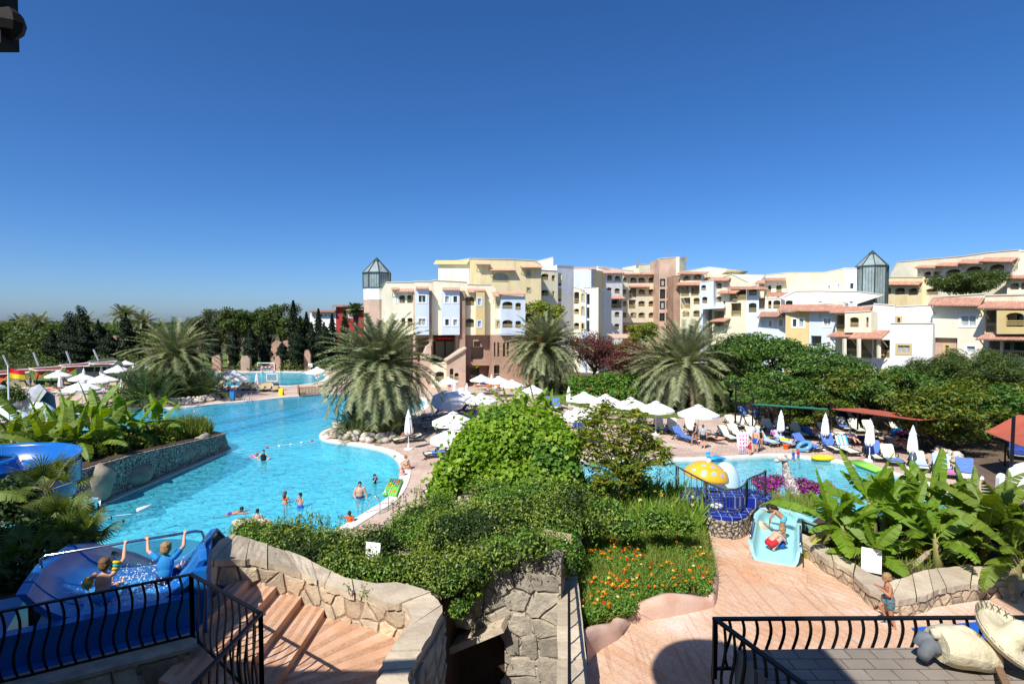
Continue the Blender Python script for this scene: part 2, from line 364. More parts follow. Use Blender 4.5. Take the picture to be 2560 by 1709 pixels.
def make_pink():
 m,nt,N,L=_mat('pink_stamped_concrete')
 out=N('ShaderNodeOutputMaterial');b=N('ShaderNodeBsdfPrincipled');L(b.outputs[0],out.inputs[0])
 b.inputs['Roughness'].default_value=.75;b.inputs['Specular IOR Level'].default_value=.2
 tc=N('ShaderNodeTexCoord')
 n=N('ShaderNodeTexNoise');n.inputs['Scale'].default_value=.42;n.inputs['Detail'].default_value=9;n.inputs['Roughness'].default_value=.66;L(tc.outputs['Object'],n.inputs['Vector'])
 r=N('ShaderNodeValToRGB');cr=r.color_ramp;cr.elements[0].position=.34;cr.elements[1].position=.68
 cr.elements[0].color=(.74,.61,.53,1);cr.elements[1].color=(.56,.30,.165,1);e=cr.elements.new(.50);e.color=(.63,.43,.30,1)
 L(n.outputs[0],r.inputs[0])
 mp=N('ShaderNodeMapping');mp.inputs['Rotation'].default_value=(0,0,R(-38));mp.inputs['Scale'].default_value=(9,.45,1);L(tc.outputs['Object'],mp.inputs[0])
 n2=N('ShaderNodeTexNoise');n2.inputs['Scale'].default_value=1.;n2.inputs['Detail'].default_value=4;L(mp.outputs[0],n2.inputs['Vector'])
 r2=N('ShaderNodeValToRGB');r2.color_ramp.elements[0].position=.56;r2.color_ramp.elements[1].position=.62;L(n2.outputs[0],r2.inputs[0])
 n3=N('ShaderNodeTexNoise');n3.inputs['Scale'].default_value=1.3;n3.inputs['Detail'].default_value=5;L(tc.outputs['Object'],n3.inputs['Vector'])
 ml=N('ShaderNodeMath');ml.operation='MULTIPLY';L(r2.outputs[0],ml.inputs[0]);L(n3.outputs[0],ml.inputs[1])
 mx=N('ShaderNodeMix');mx.data_type='RGBA';L(ml.outputs[0],mx.inputs[0]);L(r.outputs[0],mx.inputs[6]);mx.inputs[7].default_value=(.47,.25,.15,1)
 n4=N('ShaderNodeTexNoise');n4.inputs['Scale'].default_value=26;n4.inputs['Detail'].default_value=4;L(tc.outputs['Object'],n4.inputs['Vector'])
 mr=N('ShaderNodeMapRange');mr.inputs[1].default_value=.3;mr.inputs[2].default_value=.7;mr.inputs[3].default_value=.84;mr.inputs[4].default_value=1.1;L(n4.outputs[0],mr.inputs[0])
 vm=N('ShaderNodeVectorMath');vm.operation='SCALE';L(mx.outputs[2],vm.inputs[0]);L(mr.outputs[0],vm.inputs['Scale']);bt=N('ShaderNodeTexBrick');bt.inputs['Scale'].default_value=1;bt.inputs['Brick Width'].default_value=.85;bt.inputs['Row Height'].default_value=.21;bt.inputs['Mortar Size'].default_value=.012;bt.inputs['Mortar Smooth'].default_value=.6;bt.inputs['Color1'].default_value=(1,1,1,1);bt.inputs['Color2'].default_value=(.90,.88,.87,1);bt.inputs['Mortar'].default_value=(.66,.58,.52,1)
 mp3=N('ShaderNodeMapping');mp3.inputs['Rotation'].default_value=(0,0,R(52));L(tc.outputs['Object'],mp3.inputs[0]);L(mp3.outputs[0],bt.inputs['Vector']);mb=N('ShaderNodeMix');mb.data_type='RGBA';mb.blend_type='MULTIPLY';mb.inputs[0].default_value=.5;L(vm.outputs[0],mb.inputs[6]);L(bt.outputs[0],mb.inputs[7]);L(mb.outputs[2],b.inputs['Base Color'])
 w=N('ShaderNodeTexWave');w.inputs['Scale'].default_value=1.6;w.inputs['Distortion'].default_value=.4
 mp2=N('ShaderNodeMapping');mp2.inputs['Rotation'].default_value=(0,0,R(-38));L(tc.outputs['Object'],mp2.inputs[0]);L(mp2.outputs[0],w.inputs['Vector'])
 ad=N('ShaderNodeMath');ad.operation='MULTIPLY_ADD';ad.inputs[1].default_value=2.5;L(n4.outputs[0],ad.inputs[0]);L(w.outputs['Fac'],ad.inputs[2])
 bp=N('ShaderNodeBump');bp.inputs['Strength'].default_value=.22;bp.inputs['Distance'].default_value=.015;L(ad.outputs[0],bp.inputs['Height']);L(bp.outputs[0],b.inputs['Normal'])
 return m
pinkfl=make_pink()
pinkwall=M('pink_render',(.62,.43,.34),.8,(.54,.35,.27),1.6,.2,25,dirt=((.50,.28,.18),2.))
stone=stoneM('sandstone_facing',(.56,.47,.34),(.42,.37,.29),(.30,.20,.14),2.3,1.,.6,.032)
stone_grey=stoneM('grey_stone_facing',(.45,.39,.30),(.30,.27,.22),(.22,.13,.09),3.0,1.,.7,.035)
capstone=M('sandstone_slab',(.54,.455,.335),.85,(.42,.345,.25),2.2,.5,9,isl=.16)
pebble=stoneM('pebble_facing',(.60,.54,.44),(.36,.32,.27),(.07,.055,.045),7.,1.,1.,.12)
pebble_s=stoneM('small_grey_pebbles',(.50,.46,.39),(.28,.255,.22),(.075,.065,.055),4.6,1.,1.,.12)
rock_m=M('boulder_rock',(.34,.29,.22),.9,(.22,.19,.15),2.,.6,7)
riverstone=M('river_stone',(.56,.50,.42),.85,(.45,.40,.34),5.,.3,14,isl=.25)
btile=brickM('cobalt_tile',(.010,.028,.26),(.008,.02,.19),(.30,.34,.46),.3,.3,.2,(0,0,R(12)),.012,.0,None,.2)
towels={'blue':M('blue_towel',(.11,.21,.55),.9,(.09,.18,.48),6.,.3,20),'pale':M('pale_blue_towel',(.42,.56,.80),.9,(.38,.52,.76),6.,.3,20),
   'navy':M('navy_towel',(.015,.035,.20),.9,(.03,.07,.32),6.,.3,20),'magenta':M('magenta_towel',(.62,.03,.22),.9),'yellow':M('yellow_towel',(.80,.52,.02),.9),
   'pink':M('pink_towel',(.75,.16,.40),.9),'white':M('white_towel',(.75,.76,.78),.9,bump=.3),'orange':M('orange_towel',(.70,.16,.03),.9),'turq':M('turquoise_towel',(.06,.42,.58),.9)}
red_canvas=M('red_canvas',(.42,.105,.06),.85,(.36,.085,.05),2.,.1,20)
maroon_canvas=M('maroon_canvas',(.17,.05,.045),.85,(.14,.04,.036),2.)
orange_canvas=M('orange_canvas',(.46,.09,.03),.85)
green_canvas=M('green_canvas',(.03,.20,.13),.85,(.025,.17,.11),2.)
# foliage
L_acacia=leafM('acacia_leaf',[(0.034,0.098,0.021),(0.063,0.149,0.028),(0.098,0.201,0.034),(0.172,0.253,0.039)],.3,.025,.55)
L_acaciay=leafM('yellowing_acacia_leaf',[(.040,.085,.014),(.075,.13,.018),(.12,.17,.02),(.26,.25,.024)],.3,.025,.55)
L_dark=leafM('dark_leaf',[(0.018,0.043,0.013),(0.032,0.068,0.015),(0.053,0.098,0.020)],.22,.025,.55)
L_cyp=leafM('cypress_leaf',[(.008,.018,.007),(.014,.029,.010),(.024,.042,.013)],.1,.025,.55)
L_mid=leafM('broad_leaf',[(0.043,0.078,0.018),(0.072,0.117,0.023),(0.122,0.163,0.036)],.28,.025,.55)
L_olive=leafM('olive_grey_leaf',[(0.054,0.074,0.034),(0.090,0.114,0.050),(0.132,0.156,0.072)],.2,.025,.55)
L_vine=leafM('vine_leaf',[(0.138,0.251,0.016),(0.196,0.330,0.021),(0.254,0.410,0.029),(0.320,0.463,0.039)],.38,.025,.55)
L_mango=leafM('pointed_leaf',[(0.088,0.156,0.017),(0.151,0.228,0.024),(0.227,0.288,0.034),(0.428,0.348,0.024)],.35,.025,.55)
L_box=leafM('hedge_leaf',[(0.069,0.132,0.024),(0.133,0.220,0.033),(0.238,0.326,0.048),(0.383,0.432,0.073)],.3,.025,.55)
L_hib=leafM('hibiscus_leaf',[(0.058,0.150,0.018),(0.099,0.225,0.024),(0.165,0.300,0.033)],.3,.025,.55)
L_grass=leafM('grass_blade',[(0.145,0.227,0.032),(0.227,0.308,0.049),(0.324,0.389,0.082)],.35,.025,.55)
L_canna=leafM('canna_blade',[(0.107,0.211,0.026),(0.179,0.308,0.036),(0.268,0.389,0.049)],.35,.025,.55)
L_lily=leafM('lily_blade',[(0.072,0.111,0.013),(0.122,0.169,0.018),(0.200,0.234,0.029)],.3,.025,.55)
L_ban=leafM('banana_leaf',[(.125,.235,.014),(.165,.285,.018),(.20,.32,.024)],.42,.025,.55)
L_band=leafM('shaded_banana_leaf',[(0.100,0.174,0.017),(0.154,0.232,0.023),(0.217,0.290,0.032)],.4,.025,.55)  # darker copy of the banana leaf, shade put into the leaf colour
L_bany=leafM('yellow_banana_leaf',[(.30,.30,.02),(.42,.38,.03),(.36,.34,.03)],.4,.025,.55)
midrib=M('leaf_midrib',(.30,.36,.08),.5)
pstem=M('banana_stem',(.20,.23,.06),.6,(.26,.18,.09),5.)
L_palm=leafM('palm_leaflet',[(0.119,0.155,0.061),(0.176,0.209,0.088),(0.239,0.263,0.124),(0.365,0.344,0.211)],.22,.025,.55)
L_palmg=leafM('grey_green_palm_leaflet',[(0.135,0.169,0.081),(0.203,0.236,0.115),(0.270,0.297,0.149),(0.392,0.378,0.216)],.22,.025,.55)
L_palmd=leafM('dark_palm_leaflet',[(0.063,0.101,0.036),(0.098,0.137,0.048),(0.140,0.175,0.063)],.22,.025,.55)
L_dry=leafM('dry_palm_leaflet',[(.30,.24,.15),(.38,.31,.20),(.24,.18,.11)],.2,.025,.55)
L_red=leafM('purple_leaf',[(0.088,0.029,0.026),(0.136,0.048,0.038),(0.192,0.072,0.051)],.2,.025,.55)
L_purp=leafM('bougainvillea_bract',[(.28,.01,.24),(.42,.02,.36),(.5,.05,.42)],.35,.025,.55)
L_plum=leafM('plum_ground_leaf',[(.06,.02,.04),(.10,.035,.06),(.14,.07,.06)],.2,.025,.55)
L_fan=leafM('fan_palm_blade',[(0.066,0.105,0.020),(0.110,0.154,0.024),(0.165,0.209,0.039)],.3,.025,.55)
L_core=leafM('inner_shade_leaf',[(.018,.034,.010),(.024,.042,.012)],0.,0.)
fl_orange=leafM('lantana_flower',[(.75,.20,.01),(.80,.33,.01),(.70,.08,.02)],.2,.0)
fl_red=leafM('red_flower',[(.70,.04,.02),(.6,.02,.02)],.2,.0)
fl_white=leafM('white_flower',[(.75,.72,.75),(.7,.55,.65)],.2,.0)
fl_yellow=leafM('yellow_flower',[(.80,.62,.08),(.8,.7,.3)],.2,.0)
skin=M('fair_skin',(.62,.36,.25),.55,(.57,.31,.21),9.,spec=.35)
skin_t=M('tanned_skin',(.44,.22,.13),.55,(.38,.18,.105),9.,spec=.35)
skin_p=M('pale_skin',(.70,.47,.37),.55,(.65,.41,.32),9.,spec=.35)
cloth={k:M(k+'_cloth',c,.85,bump=.15,bscale=40.) for k,c in dict(blue=(.01,.10,.48),cyan=(.03,.45,.62),black=(.012,.012,.014),navy=(.02,.02,.10),grey=(.36,.38,.40),red=(.55,.02,.03),
   orange=(.72,.12,.02),pink=(.75,.10,.28),white=(.75,.75,.75),azure=(.02,.22,.55),purple=(.12,.03,.22),green=(.02,.3,.12)).items()}
hair={k:M(k+'_hair',c,.6,c2,30.,.3,60) for k,c,c2 in (('brown',(.055,.03,.016),(.035,.018,.01)),('dark',(.014,.010,.008),(.02,.014,.01)),('blond',(.36,.24,.11),(.26,.16,.07)),('fairbrown',(.17,.095,.045),(.12,.065,.03)))}
# ---------------------------------------------------------------- water
def water_mat(name,dif,tr,scale=1.6,mixf=.6,bs=.55):
 m,nt,N,L=_mat(name)
 out=N('ShaderNodeOutputMaterial');tc=N('ShaderNodeTexCoord')
 n1=N('ShaderNodeTexNoise');n1.inputs['Scale'].default_value=scale;n1.inputs['Detail'].default_value=5;n1.inputs['Roughness'].default_value=.58;n1.inputs['Distortion'].default_value=1.2
 v=N('ShaderNodeTexVoronoi');v.feature='SMOOTH_F1';v.inputs['Scale'].default_value=scale*.9
 L(tc.outputs['Object'],n1.inputs['Vector'])
 ma=N('ShaderNodeVectorMath');ma.operation='MULTIPLY_ADD';ma.inputs[1].default_value=(.9,.9,.9);L(n1.outputs['Color'],ma.inputs[0]);L(tc.outputs['Object'],ma.inputs[2]);L(ma.outputs[0],v.inputs['Vector'])
 ad=N('ShaderNodeMath');ad.operation='MULTIPLY_ADD';ad.inputs[1].default_value=.9;L(v.outputs['Distance'],ad.inputs[0]);L(n1.outputs[0],ad.inputs[2])
 bp=N('ShaderNodeBump');bp.inputs['Strength'].default_value=bs;bp.inputs['Distance'].default_value=.17;L(ad.outputs[0],bp.inputs['Height'])
 bg=N('ShaderNodeBump');bg.inputs['Strength'].default_value=bs*.22;bg.inputs['Distance'].default_value=.06;L(ad.outputs[0],bg.inputs['Height'])
 d=N('ShaderNodeBsdfDiffuse');d.inputs[0].default_value=c4(dif);L(bp.outputs[0],d.inputs['Normal'])
 t=N('ShaderNodeBsdfTransparent');t.inputs[0].default_value=c4(tr)
 s=N('ShaderNodeMixShader');s.inputs[0].default_value=mixf;L(t.outputs[0],s.inputs[1]);L(d.outputs[0],s.inputs[2])
 g=N('ShaderNodeBsdfGlossy');g.inputs['Roughness'].default_value=.05;L(bg.outputs[0],g.inputs['Normal'])
 fr=N('ShaderNodeFresnel');fr.inputs[0].default_value=1.33;L(bg.outputs[0],fr.inputs['Normal'])
 s2=N('ShaderNodeMixShader');L(fr.outputs[0],s2.inputs[0]);L(s.outputs[0],s2.inputs[1]);L(g.outputs[0],s2.inputs[2]);L(s2.outputs[0],out.inputs[0])
 return m
water_m=water_mat('pool_water',(.11,.74,.98),(.56,.93,1.),1.7,.45,1.9)
water_k=water_mat('shallow_pool_water',(.22,.74,.84),(.66,.95,1.),2.0,.5,1.6)
poolfl=brickM('pool_floor_tile',(.46,.86,.95),(.42,.83,.93),(.56,.88,.94),.5,.5,.5,(0,0,.3),.02,0.,None,.1)
lane_m=M('dark_blue_pool_tile',(.003,.02,.20),.4,(.003,.016,.16),2.)
foam_m=M('splash_foam',(.78,.82,.86),.4,isl=.1)
# ---------------------------------------------------------------- ground, pools, decks
def pix(l,z=0.):return [tuple(P(a,b,z)[:2]) for a,b in l]
def smooth_loop(pts,it=2):
 for _ in range(it):
  q=[]
  for i,p in enumerate(pts):
   r=pts[(i+1) % len(pts)]
   q += [(p[0]*.75+r[0]*.25,p[1]*.75+r[1]*.25),(p[0]*.25+r[0]*.75,p[1]*.25+r[1]*.75)]
  pts=q
 return pts
def offset(poly,d):
 n=len(poly);out=[];ar=sum(poly[i][0]*poly[(i+1) % n][1]-poly[(i+1) % n][0]*poly[i][1] for i in range(n))
 sg=1 if ar > 0 else -1
 for i in range(n):
  a,b=Vector(poly[i-1]),Vector(poly[(i+1) % n]);t=(b-a);t=t.normalized() if t.length > 1e-9 else Vector((1,0))
  out.append((poly[i][0]+sg*t.y*d,poly[i][1]-sg*t.x*d))
 return out
lag=smooth_loop(pix([(760,1378),(836,1333),(915,1285),(977,1246),(1003,1192),(1000,1162),(980,1139),(949,1126),(893,1115),(836,1108),(803,1101),(797,1091),(806,1080),(831,1070),(862,1060),(905,1054),
 (960,1051),(1015,1042),(1045,1031),(1066,1012),(1058,999),(1020,991),(960,985),(880,984),(790,988),(720,994),(640,1003),(550,1010),(477,1020),(393,1024),(303,1023),(200,1035),(90,1065),(-40,1110),(-160,1200),(-160,1400),(100,1480),(500,1500)],-.1),2)
farp=smooth_loop(pix([(800,930),(818,944),(798,957),(740,965),(699,966),(640,958),(600,966),(560,967),(510,962),(420,966),(350,972),(280,977),(252,974),(320,960),(420,949),(500,940),(530,930)],-.1),2)
kid=smooth_loop(pix([(1395,1192),(1410,1168),(1490,1154),(1589,1154),(1701,1153),(1813,1151),(1920,1142),(1976,1142),(2032,1149),(2116,1159),(2200,1181),(2271,1201),(2358,1232),(2425,1268),(2520,1330),(2440,1400),(2250,1390),(2000,1330),(1700,1290),(1560,1262),(1450,1225)],-.1),2)
deckp=pix([(-260,1075),(-260,985),(150,966),(330,946),(420,936),(470,925),(560,922),(840,921),(950,936),(1150,950),(1345,957),(1345,985),(1385,1003),(1440,1022),(1540,1035),(1640,1046),(1800,1044),(1862,1015),(1880,985),(1880,960),(1960,960),(1965,1000),(1985,1036),(2080,1062),(2240,1092),(2330,1135),(2405,1168),(2460,1205),(2560,1290),(2760,1420),(2600,1500),(2000,1420),(1300,1480),(700,1640),(-300,1640),(-300,1200)])
holes=[offset(p,.12) for p in (lag,farp,kid)]
ground=MB().sheet([(-2500,-300),(2500,-300),(2500,6000),(-2500,6000)],holes,-.03).build('ground',ground_m);tag(ground,kind='structure')
tag(MB().sheet(deckp,holes,.0).build('pool_deck',deck_m),kind='structure')
def flat(name,px,z,m,kind='structure',sm=2):
 return tag(MB().sheet(smooth_loop(pix(px,z),sm),[],z).build(name,m),kind=kind)
flat('lawn',[(1345,952),(1600,940),(2060,945),(2120,975),(2060,1010),(1990,1036),(1965,1000),(1950,962),(1890,962),(1885,985),(1866,1014),(1800,1042),(1640,1044),(1530,1033),(1440,1020),(1385,1001),(1345,984)],-.02,lawn_m)
flat('lawn',[(-80,960),(80,920),(300,905),(480,885),(660,885),(660,915),(560,918),(470,921),(400,935),(320,944),(140,963),(-80,985)],-.02,lawn_m)
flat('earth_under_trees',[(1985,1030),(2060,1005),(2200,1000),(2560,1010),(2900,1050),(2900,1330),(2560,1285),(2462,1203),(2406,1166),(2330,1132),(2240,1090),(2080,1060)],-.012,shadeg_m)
def pool(name,loop,wm,depth,fm):
 w=MB().sheet(loop,[],-.1).build(name+'_water',wm);tag(w,kind='structure')
 b=MB();b.sheet(offset(loop,.1),[],-depth);lo=offset(loop,.1);n=len(lo)
 b.add([(p[0],p[1],-.06) for p in lo]+[(p[0],p[1],-depth) for p in lo],[(i,(i+1) % n,n+(i+1) % n,n+i) for i in range(n)])
 tag(b.build(name+'_basin',fm),kind='structure')
 c=MB();o=offset(loop,.62);i_=offset(loop,-.02)
 vs=[(p[0],p[1],.035) for p in i_]+[(p[0],p[1],.035) for p in o]+[(p[0],p[1],-.2) for p in i_]+[(p[0],p[1],-.01) for p in o]
 fs=[]
 for k in range(n):
  j=(k+1) % n;fs += [(k,j,n+j,n+k),(2*n+k,2*n+j,j,k),(n+k,n+j,3*n+j,3*n+k)]
 c.add(vs,fs);tag(c.build(name+'_coping',coping_m),kind='structure')
pool('lagoon',lag,water_m,1.35,poolfl);pool('lap_pool',farp,water_m,1.35,poolfl);pool('children_pool',kid,water_k,.8,poolfl)
ln=MB()
def floor_line(px,w,z=-1.33):
 pts=[P(a,b,z) for a,b in px];rows=[]
 for p in pts:rows.append([(p.x,p.y-w/2,z),(p.x,p.y+w/2,z)])
 ln.strip(rows)
def sub(px,k=40):
 out=[]
 for i in range(k+1):
  t=i/k*(len(px)-1);j=min(int(t),len(px)-2);f=t-j
  out.append((px[j][0]*(1-f)+px[j+1][0]*f+random.uniform(-1,1),px[j][1]*(1-f)+px[j+1][1]*f+random.uniform(-1.3,1.3)))
 return out
for px,w in (([(500,1068),(560,1054),(640,1041),(720,1022),(800,1002)],4.4),([(515,1092),(570,1078),(640,1062),(720,1042),(830,1013)],4.0),([(535,1024),(660,1012),(800,996)],1.3)):
 floor_line(sub(px),w)
for px,w in (([(545,937),(800,936)],1.0),([(545,942),(800,941)],1.0),([(600,948),(800,947)],1.0),([(655,961),(760,961)],3.)):
 floor_line(sub(px),w)
tag(MB().sheet(smooth_loop(pix([(330,1032),(450,1032),(560,1016),(800,998),(830,1012),(840,1040),(700,1062),(560,1100),(470,1110),(330,1060)],-1.345),2),[],-1.345).build('deep_tint_sheet',brickM('deep_tint_tile',(.10,.42,.80),(.09,.39,.76),(.16,.48,.80),.5,.5,.5,(0,0,.3),.02,0.,None,.1)),kind='structure')
tag(ln.build('pool_lane_markings',lane_m),kind='structure')
# far lagoon: bluer sheet on the level floor paints the tint of deeper water
# ---------------------------------------------------------------- raised foreground terrain
flat('walkway_floor',[(1300,1900),(1470,1640),(1560,1585),(1580,1555),(1660,1545),(1740,1528),(1788,1513),(1795,1440),(1762,1300),(1760,1285),(2010,1330),(2010,1376),(2116,1450),(2200,1520),(2257,1530),(2445,1500),(2700,1470),(3000,1900)],2.8,pinkfl,sm=0)
# ---------------------------------------------------------------- buildings
class Plane:                             # upright wall plane through two pixel columns at given distances
 def __init__(s,px0,Y0,px1,Y1,fwd=0.):
  a,b=PY(px0,900,Y0),PY(px1,900,Y1)
  s.u=Vector((b.x-a.x,b.y-a.y,0)).normalized();s.n=Vector((s.u.y,-s.u.x,0));s.a=Vector((a.x,a.y,0))+s.n*fwd
 def uv(s,px,py):
  d=Vector(ray(px,py));o=Vector((0,0,HC));t=(s.a-o).dot(s.n)/d.dot(s.n);p=o+d*t
  return ((p-s.a).dot(s.u),p.z)
 def pt(s,u,z,back=0.):return s.a+s.u*u-s.n*back+Vector((0,0,z))
 def shift(s,f):
  q=Plane.__new__(Plane);q.u,q.n,q.a=s.u,s.n,s.a+s.n*f;return q
def crop(ox,oy,k):return lambda x,y:(ox+x*k,oy+y*k)
K1=640/2281
c2,c3,c4_=crop(640,620,K1),crop(1280,620,K1),crop(1920,600,640/2182)
def arch_loop(u0,u1,z0,z1,rise):
 if rise <= 0:return [(u0,z0),(u1,z0),(u1,z1),(u0,z1)]
 l=[(u0,z0),(u1,z0),(u1,z1-rise)];n=8
 for i in range(1,n):
  a=pi*i/n;l.append(((u0+u1)/2+cos(a)*(u1-u0)/2,z1-rise+sin(a)*rise))
 return l+[(u0,z1-rise)]
def rail(par,pl,u0,u1,z0,h,mat,vert=False,back=.1):
 b=MB();hs=(h*.36,h*.68,h) if not vert else (h*.08,h*.82,h)
 for t in hs:b.bar(pl.pt(u0,z0+t,back),pl.pt(u1,z0+t,back),.06,.07)
 if vert:
  k=max(3,int((u1-u0)/.16))
  for i in range(k+1):b.bar(pl.pt(u0+(u1-u0)*i/k,z0+h*.08,back),pl.pt(u0+(u1-u0)*i/k,z0+h*.82,back),.04)
 b.build('balcony_railing',mat,par,world=True)
def block(par,pl,cv,outline,mat,opens=(),depth=8.,recess=1.5,fr=None,railm=None,rtop=.05,name='wall',th=.28,bottom=None):
 """a wall slab with true openings, closed by sides, roof and a recessed inner wall"""
 fr=fr or wframe;railm=railm or beige
 out=[pl.uv(*cv(*p)) for p in outline]
 if bottom is not None:               # run the lower corners down to a level
  zs=sorted(z for _,z in out);lim=zs[1]+.4
  out=[(u,bottom if z <= lim else z) for u,z in out]
 hol=[];info=[]
 for k,x0,y0,x1,y1 in opens:
  (u0,za),(u1,zb)=pl.uv(*cv(x0,y0)),pl.uv(*cv(x1,y1));zt=pl.uv(*cv((x0+x1)/2,y0))[1];zl=pl.uv(*cv((x0+x1)/2,y1))[1]
  rise=(u1-u0)*.24 if k in 'av' else 0
  hol.append(arch_loop(u0,u1,zl,zt,rise));info.append((k,u0,u1,zl,zt,rise))
 loops=[out]+hol;allp=[p for l in loops for p in l];n=len(allp)
 tri=tessellate_polygon([[Vector((p[0],p[1],0)) for p in l] for l in loops])
 b=MB();b.add([pl.pt(u,z,0) for u,z in allp]+[pl.pt(u,z,th) for u,z in allp],list(tri)+[(n+a,n+c,n+d) for a,d,c in tri])
 k0=len(out)
 for l in hol:
  m=len(l);b.add([pl.pt(u,z,0) for u,z in l]+[pl.pt(u,z,th) for u,z in l],[(i,(i+1) % m,m+(i+1) % m,m+i) for i in range(m)])
 m=k0;b.add([pl.pt(u,z,0) for u,z in out]+[pl.pt(u,z,depth) for u,z in out],[(i,(i+1) % m,m+(i+1) % m,m+i) for i in range(m)])
 t2=tessellate_polygon([[Vector((p[0],p[1],0)) for p in out]])
 b.add([pl.pt(u,z,depth) for u,z in out],t2)
 w=b.build(name,mat,par,world=True)
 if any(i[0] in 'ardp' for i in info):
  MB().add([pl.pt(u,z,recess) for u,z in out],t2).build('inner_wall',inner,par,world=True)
 # parapet cap
 tops=[p for p in out];c=MB()
 zc=(min(z for _,z in out)+max(z for _,z in out))/2
 for i in range(m):
  p,q=out[i],out[(i+1) % m]
  if p[1] > zc and q[1] > zc and abs(p[0]-q[0]) > .8:c.bar(pl.pt(p[0],p[1]+.06,-.03+.2),pl.pt(q[0],q[1]+.06,-.03+.2),.5,.12)
 if c.v and rtop:c.each('parapet_cap',M_cap,par,world=True)
 for k,u0,u1,zl,zt,rise in info:
  if k in 'wv':
   f=MB();lo=arch_loop(u0-.16,u1+.16,zl-.16,zt+.16,rise*1.15 if rise else 0);li=arch_loop(u0+.06,u1-.06,zl+.06,zt-.06,rise*.9 if rise else 0);q=len(lo)
   f.add([pl.pt(u,z,-.04) for u,z in lo]+[pl.pt(u,z,-.04) for u,z in li]+[pl.pt(u,z,.1) for u,z in lo]+[pl.pt(u,z,.16) for u,z in li],
     [(i,(i+1) % q,q+(i+1) % q,q+i) for i in range(q)]+[(2*q+i,2*q+(i+1) % q,(i+1) % q,i) for i in range(q)]+[(q+i,q+(i+1) % q,3*q+(i+1) % q,3*q+i) for i in range(q)])
   if u1-u0 > .9:f.bar(pl.pt((u0+u1)/2,zl,.1),pl.pt((u0+u1)/2,zt,.1),.07)
   fo=f.build('window',fr,par,world=True)
   KIDS.setdefault(fo.name,[])
   li2=[(u,z) for u,z in li]
   g=MB().add([pl.pt(u,z,.14) for u,z in li2],tessellate_polygon([[Vector((u,z,0)) for u,z in li2]])).build('pane',random.choice((curtain,glass,curtain)))
   g.parent=fo;
  elif k in 'ar':
   h=min(1.0,(zt-zl)*.42);rail(par,pl,u0,u1,zl,h,railm,k == 'r',.12)
   dw=(u1-u0)*random.uniform(.4,.62);du=u0+(u1-u0-dw)*random.random()
   d=MB();d.obox(pl.pt(du+dw/2,zl+(zt-zl)*.42,recess-.04),pl.u*dw/2,pl.n*.03,Vector((0,0,(zt-zl)*.46)));d.build('balcony_door',glass,par,world=True)
 return w
M_cap=M('parapet_cap',(.66,.60,.46),.8)
def awning(par,pl,cv,x0,y0,x1,y1,mat=None,over=1.0,lip=True):
 """sloped roof of barrel tiles along a wall, from top line y0 to eave line y1"""
 mat=mat or rtile
 (u0,z0),(u1,_)=pl.uv(*cv(x0,y0)),pl.uv(*cv(x1,y0));ze=pl.uv(*cv((x0+x1)/2,y1))[1];zt=pl.uv(*cv((x0+x1)/2,y0))[1]
 zw=(pl.uv(*cv(x0,y0))[1],pl.uv(*cv(x1,y0))[1])
 over *= .85;drop=max(.22,(zt-ze)*.86);L_=u1-u0;pitch=.24 if L_ < 30 else .4;n=max(6,int(L_/pitch));b=MB();rows=[[],[],[],[]]
 for i in range(n*4+1):
  t=i/(n*4);u=u0+L_*t;ph=(i % 4)/4.;bump=.07*max(0,sin(ph*2*pi)) - .02*max(0,-sin(ph*2*pi))
  zz=zw[0]*(1-t)+zw[1]*t
  for j,r in enumerate(rows[:3]):r.append(pl.pt(u,zz-drop*j/2+bump+.04,-over*j/2+.05))
  rows[3].append(pl.pt(u,zz-drop-.05,-over+.05))
 b.strip(rows);b.add([pl.pt(u0,zw[0]-.08,.05),pl.pt(u1,zw[1]-.08,.05),pl.pt(u1,zw[1]-drop-.08,-over+.05),pl.pt(u0,zw[0]-drop-.08,-over+.05)],[(0,1,2,3)])
 b.add([pl.pt(u0,zw[0]+.05,.04),pl.pt(u0,zw[0]-drop+.05,-over+.04),pl.pt(u0,zw[0]-drop-.09,-over+.04),pl.pt(u0,zw[0]-.09,.04)],[(0,1,2,3)])
 b.add([pl.pt(u1,zw[1]+.05,.04),pl.pt(u1,zw[1]-drop+.05,-over+.04),pl.pt(u1,zw[1]-drop-.09,-over+.04),pl.pt(u1,zw[1]-.09,.04)],[(0,1,2,3)])
 o=b.build('roof_awning',mat,par,world=True)
 k=max(1,int(L_/2.6))
 if L_ < 14 and over > .7:
  for i in range(k+1):
   u=u0+.2+(L_-.4)*i/k;t=(u-u0)/L_;zz=zw[0]*(1-t)+zw[1]*t
   MB().bar(pl.pt(u,zz-drop-.1,-over*.75),pl.pt(u,zz-drop-1.0,-.02),.08).build('awning_bracket',beige,par,world=True)
# --- front block with brick arcade
A=thing('resort_building',PY(1100,960,82),'cream and white hotel block with bay windows standing on a brown brick arcade','building')
pl=Plane(954,80,1330,85)
block(A,pl,c2,[(1120,775),(1570,775),(1570,300),(1400,300),(1400,306),(1160,306),(1120,372)],cream,[('w',1245,425,1256,488),('a',1278,420,1328,488),('a',1347,418,1396,488),('a',1298,622,1330,690),('a',1350,622,1396,690)],14)
pb=pl.shift(1.3)
block(A,pb,c2,[(1420,772),(1542,772),(1542,372),(1420,372)],bluew,[('w',1446,418,1514,484),('w',1446,625,1514,690)],1.2,name='bay')
block(A,pl.shift(.5),c2,[(1402,1220),(1420,1220),(1420,378),(1402,378)],brickp,(),1.,rtop=0,name='brick_pier')
block(A,pl.shift(.9),c2,[(1543,1222),(1570,1222),(1570,378),(1543,378)],brick,(),1.2,rtop=0,name='brick_pier')
block(A,pl,c2,[(1571,775),(1815,775),(1815,300),(1571,288)],cream,(),14)
